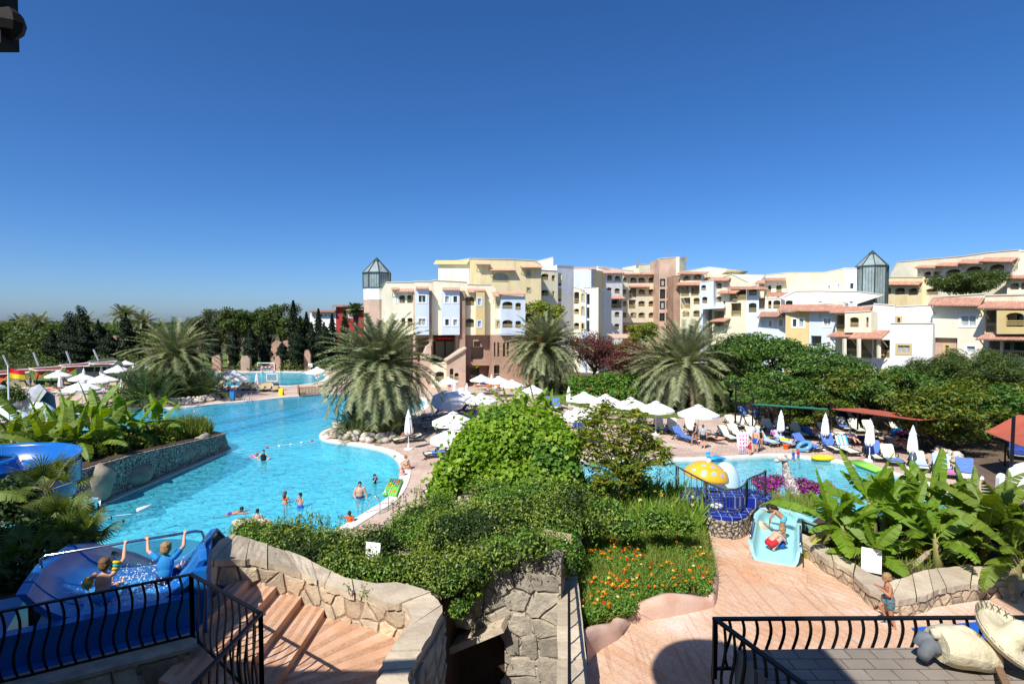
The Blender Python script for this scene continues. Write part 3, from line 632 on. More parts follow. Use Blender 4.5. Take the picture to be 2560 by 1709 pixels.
block(A,pb,c2,[(1660,772),(1815,772),(1815,378),(1660,378)],bluew,[('w',1682,424,1722,486),('w',1755,424,1796,486),('w',1682,630,1722,690),('w',1755,632,1796,690)],1.2,name='bay')
block(A,pl.shift(.9),c2,[(1816,890),(1864,890),(1864,380),(1816,380)],brick,(),1.2,rtop=0,name='brick_pier')
block(A,pl,c2,[(1816,775),(1965,775),(1965,328),(1882,322),(1882,305),(1816,300)],cream,[('a',1866,432,1944,508),('a',1866,628,1944,702)],14)
block(A,pl.shift(1.),c2,[(1966,773),(2038,773),(2038,392),(1966,392)],ochre,[('w',1974,446,2008,508),('w',1974,645,2008,703)],1.,rtop=0,name='bay',fr=bluew)
block(A,pl,c2,[(1966,775),(2136,775),(2136,360),(2096,328),(1966,328)],cream,(),14)
p2=pl.shift(1.2)
block(A,p2,c2,[(2137,775),(2185,775),(2185,440),(2137,440)],greyc,[('w',2142,470,2174,522),('w',2142,645,2174,702)],10,fr=beige)
block(A,p2.shift(.9),c2,[(2186,775),(2400,775),(2400,440),(2186,425)],bluew,[('a',2196,476,2288,540),('a',2196,640,2288,708),('a',2312,487,2362,550),('a',2312,648,2362,708)],8,fr=beige)
for a in ((1205,352,1270,376),(1255,362,1398,394),(1882,362,1965,400),(1940,362,2036,386)):awning(A,pl,c2,*a,mat=rtilep,over=.9)
for a in ((1422,346,1540,366),(1662,352,1815,378)):awning(A,pb,c2,*a,mat=rtilep,over=.6)
awning(A,p2,c2,2105,392,2195,438,mat=rtilep,over=.9);awning(A,p2,c2,2150,386,2390,420,mat=rtilep,over=1.6)
pa=pl.shift(-1.6)
block(A,pa,c2,[(1405,1222),(1580,1222),(1580,773),(1405,773)],brick,[('d',1440,800,1540,1010)],10,bottom=0)
block(A,pl.shift(-.1),c2,[(1780,1222),(1866,1222),(1866,773),(1780,773)],brickp,(),9,rtop=0,bottom=0,name='brick_pier')
block(A,pa,c2,[(1580,1222),(1780,1222),(1780,773),(1580,773)],darkwood,[('d',1600,830,1680,975),('d',1690,830,1770,975)],10,bottom=0,name='dining_hall_screen',fr=darkwood)
block(A,pl.shift(-.4),c2,[(1866,1045),(2100,1045),(2100,773),(1866,773)],brick,[('d',1915,880,2030,990),('d',1940,830,2000,879)],9,rtop=0)
block(A,pl.shift(-1.8),c2,[(1866,1222),(2100,1222),(2100,1046),(1866,1046)],brick,[('d',1880,1065,1990,1215)],8,rtop=0,bottom=0)
block(A,p2.shift(.2),c2,[(2101,1222),(2480,1222),(2480,773),(2101,773)],brick,[('d',2120,840,2135,965),('d',2150,840,2170,965),('d',2200,840,2222,965),('d',2235,840,2255,965),('a',2120,1040,2172,1180),('d',2330,860,2360,960),('d',2400,860,2430,960)],9,rtop=0,bottom=0)
ps=pl.shift(4.)
block(A,ps,c2,[(1700,1226),(1868,1226),(1868,900),(1840,900),(1700,1000)],brickp,[('a',1726,1072,1760,1170),('a',1768,1112,1806,1170)],3.2,rtop=0,bottom=0,name='stair_wall')
s=MB();q0,q1=ps.uv(*c2(1690,1003)),ps.uv(*c2(1872,890));s.obox(ps.pt((q0[0]+q1[0])/2,(q0[1]+q1[1])/2,1.),ps.pt(q1[0],q1[1])/2-ps.pt(q0[0],q0[1])/2,ps.n*1.3,Vector((0,0,.12)));s.build('stair_wall_cap',capstone,A,world=True)
block(A,ps.shift(-.8),c2,[(1560,1226),(1700,1226),(1700,1030),(1560,1030)],cream,[('a',1600,1100,1676,1180)],5.,bottom=0,name='yellow_arch')
block(A,ps.shift(-1.5),c2,[(1470,1226),(1560,1226),(1560,850),(1520,880),(1500,940),(1470,960)],brickp,(),3.,rtop=0,bottom=0,name='broken_brick_wall')
g=MB()
for x in range(1600,1780,20):g.ell(pa.pt(*pa.uv(*c2(x+10,800+8*(x % 40 > 0))),-.1),(.42,.12,.12),8,5)
g.build('curtain_swag',cloth['red'],A,world=True)
# --- glass lantern stair tower
def tower(label,px,Y,top,glz,wz,rpx,bz,mats,bot=0.):
 """top = apex, glz = glass eave, wz = glass foot, bz = white foot (pixel rows)"""
 c=PY(px,900,Y);r=rpx/F*Y;z=lambda y:PY(px,y,Y).z
 t=thing('stair_tower',(c.x,c.y,0),label,'tower')
 m=MB();m.lathe([(r*.98,bot),(r*.98,z(bz))],8,ph=pi/8);m.build('brick_shaft',mats[0],t)
 m=MB();m.lathe([(r,z(bz)),(r,z(wz))],8,ph=pi/8);m.build('plaster_shaft',mats[1],t)
 m=MB();m.lathe([(r*1.0,z(wz)),(r*1.0,z(glz))],8,ph=pi/8);m.build('glazed_drum',gtower,t)
 m=MB();zt=z(top);za=z(glz);m.lathe([(r*1.06,za),(r*.2,za+(zt-za)*.75)],8,ph=pi/8);m.build('glazed_roof',gtower,t)
 m=MB();m.lathe([(r*.26,za+(zt-za)*.75),(r*.26,za+(zt-za)*.78),(.02,zt)],8,ph=pi/8);m.build('roof_cap',gmetal,t)
 m=MB()
 for k in range(8):
  a=pi/8+k*pi/4;a2=a+pi/4;e=Vector((cos(a)*r*1.02,sin(a)*r*1.02,0));e2=Vector((cos(a2)*r*1.02,sin(a2)*r*1.02,0))
  m.bar(e+Vector((0,0,z(wz))),e+Vector((0,0,za)),.14);m.bar(e*1.05+Vector((0,0,za)),e*.22+Vector((0,0,za+(zt-za)*.75)),.12)
  m.bar(e*1.03+Vector((0,0,za)),e2*1.03+Vector((0,0,za)),.14);m.bar(e+Vector((0,0,z(wz))),e2+Vector((0,0,z(wz))),.12)
  for j in (.25,.5,.75):
   f=e*(1-j)+e2*j;m.bar(f*.985+Vector((0,0,z(wz))),f*.985+Vector((0,0,za)),.035)
 m.build('mullion_frame',gmetal,t)
 return t
tower('octagonal tower with a pale green glass lantern and pointed cap above the brick shaft',642+1077*K1,82,642.5,683,720,33,750,(brickp,white))
tower('tall octagonal tower of grey green glass rising between white hotel walls',1920+868*.2933,90,625,666,760,34,800,(white,white))
# --- tall yellow block behind
B=thing('tall_yellow_block',PY(1200,930,97),'tall plain yellow hotel block with a half round window and small tiled awnings','building')
pl=Plane(1095,100,1173,96);pr=Plane(1172,96,1355,101)
block(B,pl,c2,[(1625,900),(1900,900),(1900,100),(1625,140)],cream,(),8,bottom=0)
block(B,pr,c2,[(1898,900),(2541,900),(2541,150),(2480,112),(2300,104),(1898,96)],yellow,[('v',2108,228,2245,292),('w',2413,204,2445,248),('w',2412,352,2442,388)],14,bottom=0,fr=beige)
block(B,pr.shift(.7),c2,[(2060,900),(2262,900),(2262,196),(2060,196)],yellow,(),.7,bottom=0,rtop=0,name='shallow_bay') if False else None
awning(B,pl,c2,1600,112,1900,150,mat=beige,over=.7)
for a in ((1955,132,2078,152),(2080,180,2300,205)):awning(B,pr,c2,*a,mat=rtilep,over=1.0)
awning(B,pr,c3,70,155,262,180,mat=rtilep,over=1.1)
m=MB();q=pr.uv(*c2(1775,100));m.bar(pl.pt(*pl.uv(*c2(1772,110))),pl.pt(*pl.uv(*c2(1772,72))),.08);m.each('roof_aerial',galv,B,world=True)
# --- white stepped wing
Cw=thing('white_stepped_wing',PY(1430,930,112),'white stepped hotel wing with narrow window slots beside the tall yellow block','building')
pl=Plane(1350,104,1396,106);pm=Plane(1390,106,1436,110)
block(Cw,pl,c3,[(255,780),(408,780),(408,205),(255,196)],cream,[('a',262,228,328,282),('a',354,242,384,292),('a',262,372,326,424),('a',354,382,380,432),('a',262,520,326,570),('a',354,525,380,570)],12,bottom=0)
block(Cw,pm,c3,[(400,900),(550,900),(550,162),(400,156)],white,[('d',414,222,443,335),('d',414,360,443,472),('d',414,495,441,600)],12,bottom=0)
for y in (240,290,380,430,515,560):
 s=MB();u0,z0=pm.uv(*c3(414,y));u1,_=pm.uv(*c3(443,y));s.obox(pm.pt((u0+u1)/2,z0,.14),pm.u*(u1-u0)/2,pm.n*.05,Vector((0,0,.5)));s.build('spandrel_panel',beige,Cw,world=True)
pw=Plane(1330,112,1384,112);block(Cw,pw,c3,[(200,300),(366,300),(366,84),(200,126)],white,(),8,name='roof_gable')
pc=Plane(1434,118,1480,116)
block(Cw,pc,c3,[(550,900),(706,900),(706,185),(550,185)],yellow,[('r',556,198,700,252)],10,bottom=0);awning(Cw,pc,c3,548,172,760,192,mat=rtilep,over=1.1)
pc2=Plane(1479,116,1496,122);block(Cw,pc2,c3,[(706,900),(758,900),(758,200),(706,185)],bluew,(),8,bottom=0)
pd=Plane(1434,102,1502,100)
block(Cw,pd,c3,[(550,780),(612,780),(612,370),(550,350)],greyc,[('a',554,390,598,495),('a',553,540,597,586),('a',552,665,597,720)],10,bottom=0)
block(Cw,pd.shift(.6),c3,[(612,780),(662,780),(662,400),(612,380)],bluew,[('v',618,405,642,470),('v',618,520,642,590),('v',618,668,642,720)],10,bottom=0,fr=beige)
block(Cw,pd.shift(.3),c3,[(662,785),(770,785),(770,358),(640,352),(662,400)],white,[('d',668,408,692,502),('d',668,528,690,625),('d',666,645,690,745)],10,bottom=0)
pe0=Plane(1496,100,1512,104);block(Cw,pe0,c3,[(770,785),(818,785),(818,400),(770,358)],cream,[('a',790,450,806,510),('a',790,560,806,615)],.4,recess=.35,bottom=0)
# --- back wing
D=thing('curved_back_wing',PY(1560,930,130),'long cream hotel wing with rows of arched balconies closing the back of the garden','building')
pe=Plane(1503,123,1557,126)
block(D,pe,c3,[(765,790),(985,790),(985,225),(765,170)],white,[('a',846,240,893,290),('a',918,247,967,293),('a',843,350,890,398),('a',915,358,964,403),('r',828,452,975,535),('r',822,545,885,640),('a',915,567,960,613),('a',825,672,874,722),('a',912,672,959,722)],12,bottom=0)
awning(D,pe,c3,830,430,990,456,over=1.2);awning(D,pe,c3,790,196,985,230,mat=rtilep,over=1.)
pf=Plane(1555,128,1648,132)
rows=[]
for y0,y1 in ((262,307),(366,412),(470,518),(573,620)):
 for x0,x1 in ((988,1020),(1055,1111),(1127,1187),(1217,1277)):rows.append(('a',x0,y0,x1,y1))
rows=[r for r in rows if r[1:3] not in ((1055,366),(1055,470))]+[('r',1046,356,1108,438),('r',1040,460,1104,540)]
block(D,pf,c3,[(984,664),(1310,664),(1310,235),(984,225)],cream,rows,12)
block(D,pf.shift(-.2),c3,[(984,800),(1312,800),(1312,664),(984,664)],brickp,[('d',995,690,1027,752),('d',1040,692,1072,752),('d',1086,692,1120,752),('d',1240,695,1290,760)],12,bottom=0,rtop=0)
awning(D,pf,c3,984,222,1310,240,mat=rtile,over=1.1);awning(D,pf,c3,1036,332,1212,352,over=1.2)
pg=Plane(1505,132,1590,138);block(D,pg,c3,[(765,260),(1085,260),(1085,205),(940,190),(935,185),(765,166)],white,(),6,name='roof_storey')
block(D,Plane(1595,140,1650,142),c3,[(1127,300),(1312,300),(1312,135),(1127,150)],cream,[('w',1240,182,1256,198)],8,name='roof_storey')
pk=Plane(1520,96,1570,98);awning(D,Plane(1520,100,1570,102),c3,850,768,1030,806,mat=rtilep,over=2.2)
# --- brick tower
E=thing('brick_lift_tower',PY(1680,930,126),'square pink brick tower with pairs of tall dark windows and roof aerials','tower')
pt=Plane(1647,126,1698,126)
block(E,pt,c3,[(1310,900),(1492,900),(1492,82),(1310,96)],brickp,[('w',*q) for q in ((1326,280,1358,336),(1386,274,1421,330),(1325,372,1357,442),(1385,368,1420,438),(1323,477,1355,538),(1383,475,1418,536),(1321,584,1353,642),(1381,582,1416,638),(1378,706,1412,768))],8,bottom=0,fr=darkwood)
ptr=Plane(1698,126,1716,130);block(E,ptr,c3,[(1492,900),(1550,900),(1550,100),(1492,82)],cream,[('w',1500,134,1508,150),('w',1526,142,1534,158)],5,bottom=0)
block(E,Plane(1684,121,1701,121),c3,[(1440,900),(1500,900),(1500,245),(1440,245)],brick,(),5,bottom=0,name='chimney_stack')
m=MB()
for x,y0,y1 in ((1330,92,40),(1410,84,25),(1545,80,0),(1125,140,95)):m.tube([PY(*c3(x,y0+30),128),PY(*c3(x,y1),128)],.07,5)
m.bar(PY(*c3(1542,125),127),PY(*c3(1550,72),127),.5);m.bar(PY(*c3(1115,180),136),PY(*c3(1118,135),136),.5)
m.each('roof_aerial',galv,E,world=True)
# --- wing to the right of the tower
Fw=thing('cream_corner_wing',PY(1790,930,112),'cream hotel wing with wooden balconies and a dark archway beside the brick tower','building')
p1=Plane(1701,120,1752,114)
block(Fw,p1,c3,[(1498,900),(1690,900),(1690,225),(1498,230)],cream,[('a',1520,245,1588,291),('a',1617,232,1690-4,279),('r',1500,338,1578,430),('r',1592,330,1664,425),('r',1502,442,1586,540),('a',1614,442,1674,500),('a',1518,557,1580,610),('a',1612,553,1680,610)],12,bottom=0)
block(Fw,Plane(1701,126,1775,120),c3,[(1500,300),(1760,300),(1920,190),(1760,172),(1500,215)],cream,(),8,name='roof_storey')
awning(Fw,p1,c3,1500,212,1760,234,mat=rtile,over=1.1);awning(Fw,p1,c3,1488,305,1712,335,over=1.3)
p2_=Plane(1750,112,1785,110)
block(Fw,p2_,c3,[(1672,540),(1796,540),(1796,290),(1672,305)],bluew,[('a',1686,330,1728,376),('a',1694,434,1740,490)],6,name='bay')
p3=Plane(1782,112,1868,104)
block(Fw,p3,c3,[(1784,900),(2095,900),(2095,300),(1960,236),(1784,290)],cream,[('a',1816,310,1868,362),('a',1815,430,1864,480),('a',1880,470,1902,506),('r',1940,350,2086,466),('r',1950,490,2040,608),('d',1800,560,1888,700)],12,bottom=0)
block(Fw,Plane(1750,111,1812,108),c3,[(1672,900),(1700,900),(1700,545),(1890,535),(1890,515),(1672,530)],bluew,(),4,bottom=0,rtop=0,name='archway_surround')
awning(Fw,p3,c3,1730,262,1955,295,mat=rtile,over=1.1);awning(Fw,p3,c3,1865,378,2030,408,over=1.4);awning(Fw,p3,c3,1820,625,1950,658,over=2.)
block(Fw,Plane(1766,122,2000,100),c3,[(1735,320),(2700,320),(2700,248),(2281,246),(1950,236),(1735,262)],cream,(),6,name='roof_storey')
# --- white wing with arches
G=thing('white_arched_wing',PY(1890,930,94),'white and cream hotel wing with arched balconies behind the acacia trees','building')
p4=Plane(1866,98,1900,97)
block(G,p4,c3,[(2090,900),(2200,900),(2200,330),(2090,350)],bluew,[('a',2112,353,2180,420),('a',2110,488,2178,570)],8,bottom=0)
p5=Plane(1897,99,1966,95)
block(G,p5,c3,[(2200,900),(2445,900),(2445,255),(2200,320)],cream,[('a',2250,335,2284,400),('a',2352,310,2395,372),('r',2235,465,2330,535),('r',2345,450,2440,535)],8,bottom=0)
block(G,p5.shift(2.),c3,[(2195,900),(2420,900),(2420,535),(2195,545)],white,[('v',2230,640,2260,690)],4,bottom=0,name='terrace_block')
awning(G,p4.shift(.4),c3,1925,345,2281,372,over=1.4);awning(G,p5,c3,2190,290,2400,322,over=1.2);awning(G,p5,c3,2205,440,2420,468,over=1.6);awning(G,p5.shift(2),c3,2215,595,2440,622,over=1.6)
p6=Plane(1963,95,2110,90)
block(G,p6,c4_,[(150,520),(638,520),(638,248),(480,280),(150,282)],yellow,[('w',509,384,534,430),('w',589,370,609,424)],8,bottom=0)
block(G,Plane(1915,96,1966,95),c4_,[(-20,520),(152,520),(152,282),(-20,300)],cream,[('a',2,386,28,450),('a',71,382,116,445)],8,bottom=0)
awning(G,Plane(1915,96,1966,95),c4_,-30,322,150,352,over=1.3);awning(G,Plane(1915,93,1986,91),c4_,-10,445,245,490,over=1.6)
p7=Plane(2105,91,2142,90);block(G,p7,c4_,[(636,620),(757,620),(757,242),(636,242)],white,[('w',697,364,732,417)],10,bottom=0)
p8=Plane(1960,88,2145,86);block(G,p8,c4_,[(105,680),(760,680),(760,545),(985,470),(760,440),(420,435),(235,438),(105,500)],white,[('a',152,514,211,580),('w',430,520,465,535),('w',693,520,727,542)],8,bottom=0)
block(G,Plane(1925,84,1960,83),c4_,[(-20,700),(110,700),(110,500),(-20,500)],greyc,[('a',2,515,30,585),('a',45,512,104,585)],6,bottom=0)
# --- upper wing on the right
U=thing('upper_cream_wing',PY(2400,800,100),'upper cream hotel wing with a long red tiled eave and wide arches on the hilltop','building')
p9=Plane(2208,106,2308,98);p10=Plane(2292,100,2530,84);p11=Plane(2525,84,2600,82)
block(U,p9,c4_,[(985,700),(1320,700),(1320,318),(985,320)],yellow,[('a',990,406,1046,462),('a',1080,405,1165,464),('a',1198,408,1278,468)],8,bottom=0)
awning(U,p9,c4_,988,352,1320,386,over=1.2)
block(U,Plane(2234,104,2300,96),c4_,[(1040,330),(1275,330),(1275,200),(1105,262),(1105,190),(1040,285)],greyc,(),6,name='gable_wall') if False else None
block(U,p10,c4_,[(1270,700),(2060,700),(2060,350),(2140,160),(2140,85),(1880,108),(1660,140),(1275,172)],cream,[('a',1331,268,1388,320),('a',1408,264,1462,318),('a',1512,248,1648,300),('a',1684,224,1824,288),('a',1884,206,2012,272),('a',1324,414,1448,466)],10,bottom=0)
block(U,Plane(2232,112,2300,106),c4_,[(1045,420),(1280,420),(1280,175),(1105,188),(1045,290)],greyc,(),8,name='roof_storey')
awning(U,p10,c4_,1290,216,1470,240,over=1.2);awning(U,p10,c4_,1470,192,1660,226,over=1.3);awning(U,p10,c4_,1662,165,1880,205,over=1.3);awning(U,p10,c4_,1850,148,2135,190,over=1.4)
block(U,p11,c4_,[(2040,700),(2400,700),(2400,95),(2130,100),(2130,250),(2040,330)],cream,[('a',2066,366,2138,422),('a',2160,362,2215,420)],8,bottom=0)
awning(U,p11,c4_,1870,312,2050,345,over=1.5);awning(U,p11,c4_,2040,298,2300,334,over=1.4)
# --- villas in front, on the right
V1=thing('blue_grey_villa',PY(2030,900,74),'low blue grey and ochre villa under a long terracotta eave behind the trees','house')
p=Plane(1965,76,2026,74);block(V1,p,c4_,[(150,830),(350,830),(350,610),(150,620)],ochre,[('w',208,670,246,740),('w',264,668,306,740)],8,bottom=0)
p=Plane(2022,74,2092,71);block(V1,p,c4_,[(350,1100),(600,1100),(600,560),(350,610)],bluew,[('w',474,664,536,734),('d',366,815,454,905),('w',499,864,536,914)],8,bottom=0,fr=white)
awning(V1,p,c4_,115,552,640,612,over=1.3);block(V1,Plane(1960,80,2092,76),c4_,[(240,640),(650,640),(650,532),(240,560)],cream,(),4,name='parapet')
awning(V1,Plane(1900,80,1962,78),c4_,-60,612,175,656,over=1.6);block(V1,Plane(1900,80,1970,78),c4_,[(-60,900),(170,900),(170,625),(-60,625)],bluew,[('v',5,680,35,740),('v',90,672,128,735)],6,bottom=0)
V2=thing('balcony_villa',PY(2150,900,66),'cream villa with a tiled roof over a boxed balcony and a wooden railed veranda below','house')
p=Plane(2085,70,2185,66);block(V2,p,c4_,[(575,1120),(905,1120),(905,560),(575,600)],cream,[('r',585,640,650,785),('r',655,845,757,985),('r',790,848,900,1006)],8,bottom=0)
block(V2,p.shift(1.6),c4_,[(655,788),(880,788),(880,608),(655,620)],cream,[('a',697,657,772,740),('a',836,657,856,740)],1.5,recess=1.4,name='balcony_box')
block(V2,Plane(2178,66,2236,64.5),c4_,[(880,1120),(1085,1120),(1085,560),(900,545)],white,[('r',900,848,940,1000),('r',950,850,1036,1005)],8,bottom=0)
awning(V2,p,c4_,575,568,895,628,over=1.7);awning(V2,p.shift(.4),c4_,565,785,800,826,over=2.);awning(V2,p.shift(1.),c4_,755,772,1040,846,over=2.2)
m=MB()
for x,y in ((652,985),(775,1000),(945,1005)):m.bar(PY(*c4_(x,y),63.6),PY(*c4_(x,840),63.6),.3)
m.each('veranda_post',greyc,V2,world=True)
V3=thing('white_cubic_villa',PY(2270,900,60),'plain white cubic villa with one square window and a lower front block','house')
p=Plane(2236,63,2332,60);block(V3,p,c4_,[(1080,1100),(1408,1100),(1408,555),(1080,570)],white,[('w',1097,658,1132,706)],8,bottom=0,fr=beige)
block(V3,Plane(2226,59.5,2332,57),c4_,[(1045,1110),(1405,1110),(1405,712),(1045,712)],white,[('w',1102,893,1212,966)],3.,bottom=0,fr=beige,name='front_block')
V4=thing('cream_villa',PY(2380,900,58),'cream villa with a red tile eave, framed window and a brick arched niche','house')
p=Plane(2332,58.5,2463,54.5);block(V4,p,c4_,[(1405,1120),(1848,1120),(1848,462),(1405,490)],greyc,[('w',1644,642,1776,732),('d',1408,832,1608,1070),('w',1690,900,1770,960)],8,recess=.5,bottom=0)
block(V4,p.shift(-.4),c4_,[(1406,1110),(1608,1110),(1608,835),(1406,835)],brickp,[('w',1506,892,1548,972)],.1,rtop=0,bottom=0,fr=beige,name='niche_wall')
awning(V4,p,c4_,1408,488,1850,568,over=1.2)
V5=thing('terrace_villa',PY(2510,900,53),'cream villa with railed balcony, deep arch and two tile awnings at the picture edge','house')
p=Plane(2463,54,2600,50);block(V5,p,c4_,[(1850,1120),(2400,1120),(2400,462),(1850,475)],cream,[('r',1856,600,1940,790),('r',1880,860,1975,990),('r',2000,860,2182,1000)],8,bottom=0)
block(V5,p.shift(1.4),c4_,[(1950,800),(2400,800),(2400,600),(1950,600)],ochre,[('a',2026,618,2180,738)],1.3,recess=1.25,name='balcony_box',rtop=0)
awning(V5,p,c4_,1870,522,2350,592,over=1.8);awning(V5,p.shift(.3),c4_,1850,802,2350,852,over=1.7)
# --- red building far behind
Rb=thing('red_hotel',PY(860,800,190),'far red walled building with terracotta roofs behind the conifers','building')
redp=M('red_plaster',(.34,.04,.035),.8);pr_=Plane(830,190,960,190)
block(Rb,pr_,c2,[(712,700),(812,700),(812,520),(712,520)],redp,(),14,bottom=0);block(Rb,pr_,c2,[(812,700),(960,700),(960,545),(812,545)],redp,[('v',824,570,870,618)],14,bottom=0)
block(Rb,pr_,c2,[(480,700),(712,700),(712,560),(480,572)],white,[('w',500+i*36,585,524+i*36,612) for i in range(6)],10,bottom=0)
awning(Rb,pr_,c2,688,508,830,524,over=2.);awning(Rb,pr_,c2,812,530,960,560,over=2.);awning(Rb,pr_,c2,486,555,712,570,over=2.)
for lab,px,Y,w,z0,h in (('ragged pink brick wall standing among the cypresses',702,114,4.6,0,5.4),('slim broken brick pillar beside the white notice board',767,106,1.2,0,4.0),('pink brick ruin half hidden behind the dark cypresses',275,113,3.4,0,6.6),
  ('small jagged brick wall by the white sun beds',540,104,1.6,0,3.0),('broken brick wall end on the grass bank',577,106,1.2,0,3.6),('squat brick ruin under the pointed cypress',612,103,1.6,0,3.0),('brick stub beside the goal',693,105,1.0,0,2.8)):
 c=PY(px,880,Y);n=7;pts=[(c.x-w/2,z0)]+[(c.x-w/2+w*i/n+random.uniform(-.1,.1),z0+h*random.uniform(.92,1.)*(1-.25*(i in (0,n)))) for i in range(n+1)]+[(c.x+w/2,z0)]
 m=MB();k=len(pts);m.add([(x,c.y,z) for x,z in pts]+[(x,c.y+.8,z) for x,z in pts],[(i,(i+1) % k,k+(i+1) % k,k+i) for i in range(k)])
 t3=tessellate_polygon([[Vector((x,z,0)) for x,z in pts]]);m.add([(x,c.y,z) for x,z in pts],t3);m.add([(x,c.y+.8,z) for x,z in pts],t3)
 tag(m.build('ruined_brick_wall',brick),lab,'wall','ruined brick walls by the lap pool','thing')
# ---------------------------------------------------------------- plants
def rot2(v,a):return Vector((v[0]*cos(a)-v[1]*sin(a),v[0]*sin(a)+v[1]*cos(a),v[2]))
def tree_model(name,cat,H,R_,th,flat_=.5,nc=14,dens=260,L=.34,leaf=None,asp=.42,shell=.75,lay=.6,tr=.16,fork=3,bk=None,cr=(.3,.45),seed=0,lim=True):
 """trunk with limbs and a crown of leaf clumps, standing at its own origin"""
 r=random.Random(seed+1)
 t=thing(name,(0,0,0),None,cat);cz=th+(H-th)*.5;rz=(H-th)*.5;cl=[]
 for i in range(nc):
  a=i*2.4+r.random()*.6;q=sqrt((i+.5)/nc);zz=r.uniform(-.6,.75)*(1-.4*q)
  rad=R_*r.uniform(*cr)*(1.15-.35*q)
  cl.append((Vector((cos(a)*R_*q*.8,sin(a)*R_*q*.8,cz+zz*rz)),(rad,rad*r.uniform(.8,1.2),rad*flat_*r.uniform(.8,1.25))))
 m=MB();fk=[]
 base=[Vector((0,0,-.3)),Vector((r.uniform(-.1,.1),r.uniform(-.1,.1),th*.45)),Vector((r.uniform(-.2,.2),r.uniform(-.2,.2),th*.9))]
 m.tube(base,[tr*1.35,tr,tr*.85],8)
 if lim:
  for c,rr in cl:
   p0=base[2]-Vector((0,0,r.uniform(0,th*.35)));mid=(p0+c)/2+Vector((r.uniform(-.2,.2),r.uniform(-.2,.2),-.1*H*.2))
   m.tube([p0,mid,c],[tr*.5,tr*.32,tr*.1],5,cap=False)
   for _ in range(3):m.tube([c*.6+mid*.4,c+Vector((r.uniform(-1,1)*rr[0]*.8,r.uniform(-1,1)*rr[1]*.8,r.uniform(-.2,.8)*rr[2]))],[tr*.16,tr*.05],4,cap=False)
 m.build('trunk',bk or bark,t,smooth=True)
 p,o=clumps(cl,dens,shell)
 V,Q=leaves(p,o,L,asp,.35,lay,.55,.25)
 npmesh('crown',V,Q,leaf,t)
 return First(t)
ACG='acacia trees behind the loungers'
ac=[tree_model('acacia_tree','tree',7.6,4.9,1.6,.38,26,330,.36,L_acacia,.34,.8,.8,.17,seed=1,cr=(.17,.42)),
  tree_model('acacia_tree','tree',7.2,4.7,1.7,.36,24,340,.36,L_acaciay,.4,.8,.9,.16,seed=4,cr=(.17,.42)),
  tree_model('acacia_tree','tree',6.2,4.1,1.5,.38,22,340,.34,L_acacia,.4,.8,.9,.15,seed=8,cr=(.18,.42))]
for k,px,top,Y,s_,rz,lab in (
  (0,1885,812,58,1.12,.3,'tall green acacia tree in front of the archway, beside the twin date palms'),(0,1985,836,55,1.05,1.7,'broad dark green acacia tree below the blue grey villa'),
  (2,1930,905,51,1.05,2.2,'low acacia tree behind the corner of the green canopy'),(0,2070,872,52,1.0,4.1,'acacia tree hanging over the green canopy, below the balcony villa'),
  (1,2160,890,50,1.0,.9,'yellowing acacia tree behind the red canopy, below the white cubic villa'),(2,2245,905,47,1.08,3.3,'acacia tree over the end of the red canopy'),
  (1,2360,935,40,.96,5.1,'acacia with a forked dark trunk standing in the bare earth'),(1,2450,915,46,1.0,2.6,'yellow flecked acacia tree in front of the terrace villa'),
  (0,2300,895,52,.95,1.2,'dark acacia tree under the brick arched niche'),(2,2545,930,41,1.1,.2,'acacia tree above the red shade sail at the picture edge'),
  (0,1830,850,64,.9,2.9,'small acacia tree at the head of the paved path'),(1,2030,960,49,.75,3.9,'low leafy acacia touching the green canopy roof')):
 c=PY(px,top,Y);f=ac[k];h=(7.6,7.2,6.2)[k]*s_
 ztop=c.z;f.put((c.x,c.y,ztop-h if ztop-h < .0 else 0),rz,(s_,s_,max(s_*.75,ztop/ (7.6,7.2,6.2)[k]) if ztop > h else s_),lab,ACG)
# ragged pines in front of the villas
pine=tree_model('pine_tree','tree',8.,3.4,2.4,.6,20,800,.34,L_mid,.2,.9,.5,.15,seed=21,cr=(.28,.45))
for px,top,Y,s_,rz,lab in ((2430,858,50,.92,0,'thin pine with bare grey branches before the cream villa'),(2525,865,46,.95,2,'dense pine before the terrace villa veranda'),(2302,880,53,.78,4,'small sparse pine before the white cubic villa')):
 c=PY(px,top,Y);pine.put((c.x,c.y,c.z-8*s_),rz,s_,lab,'pines before the villas')
up=tree_model('umbrella_pine','tree',8.,5.2,5.0,.6,18,480,.42,L_mid,.28,.9,.6,.22,seed=30,cr=(.26,.4));c=PY(2418,682,84)
up.put((c.x,c.y,c.z-8),0,1,'wide flat pine crown before the upper cream wing')
for px,top,Y,s_,rz in ((2290,746,72,.25,0),):
 pass
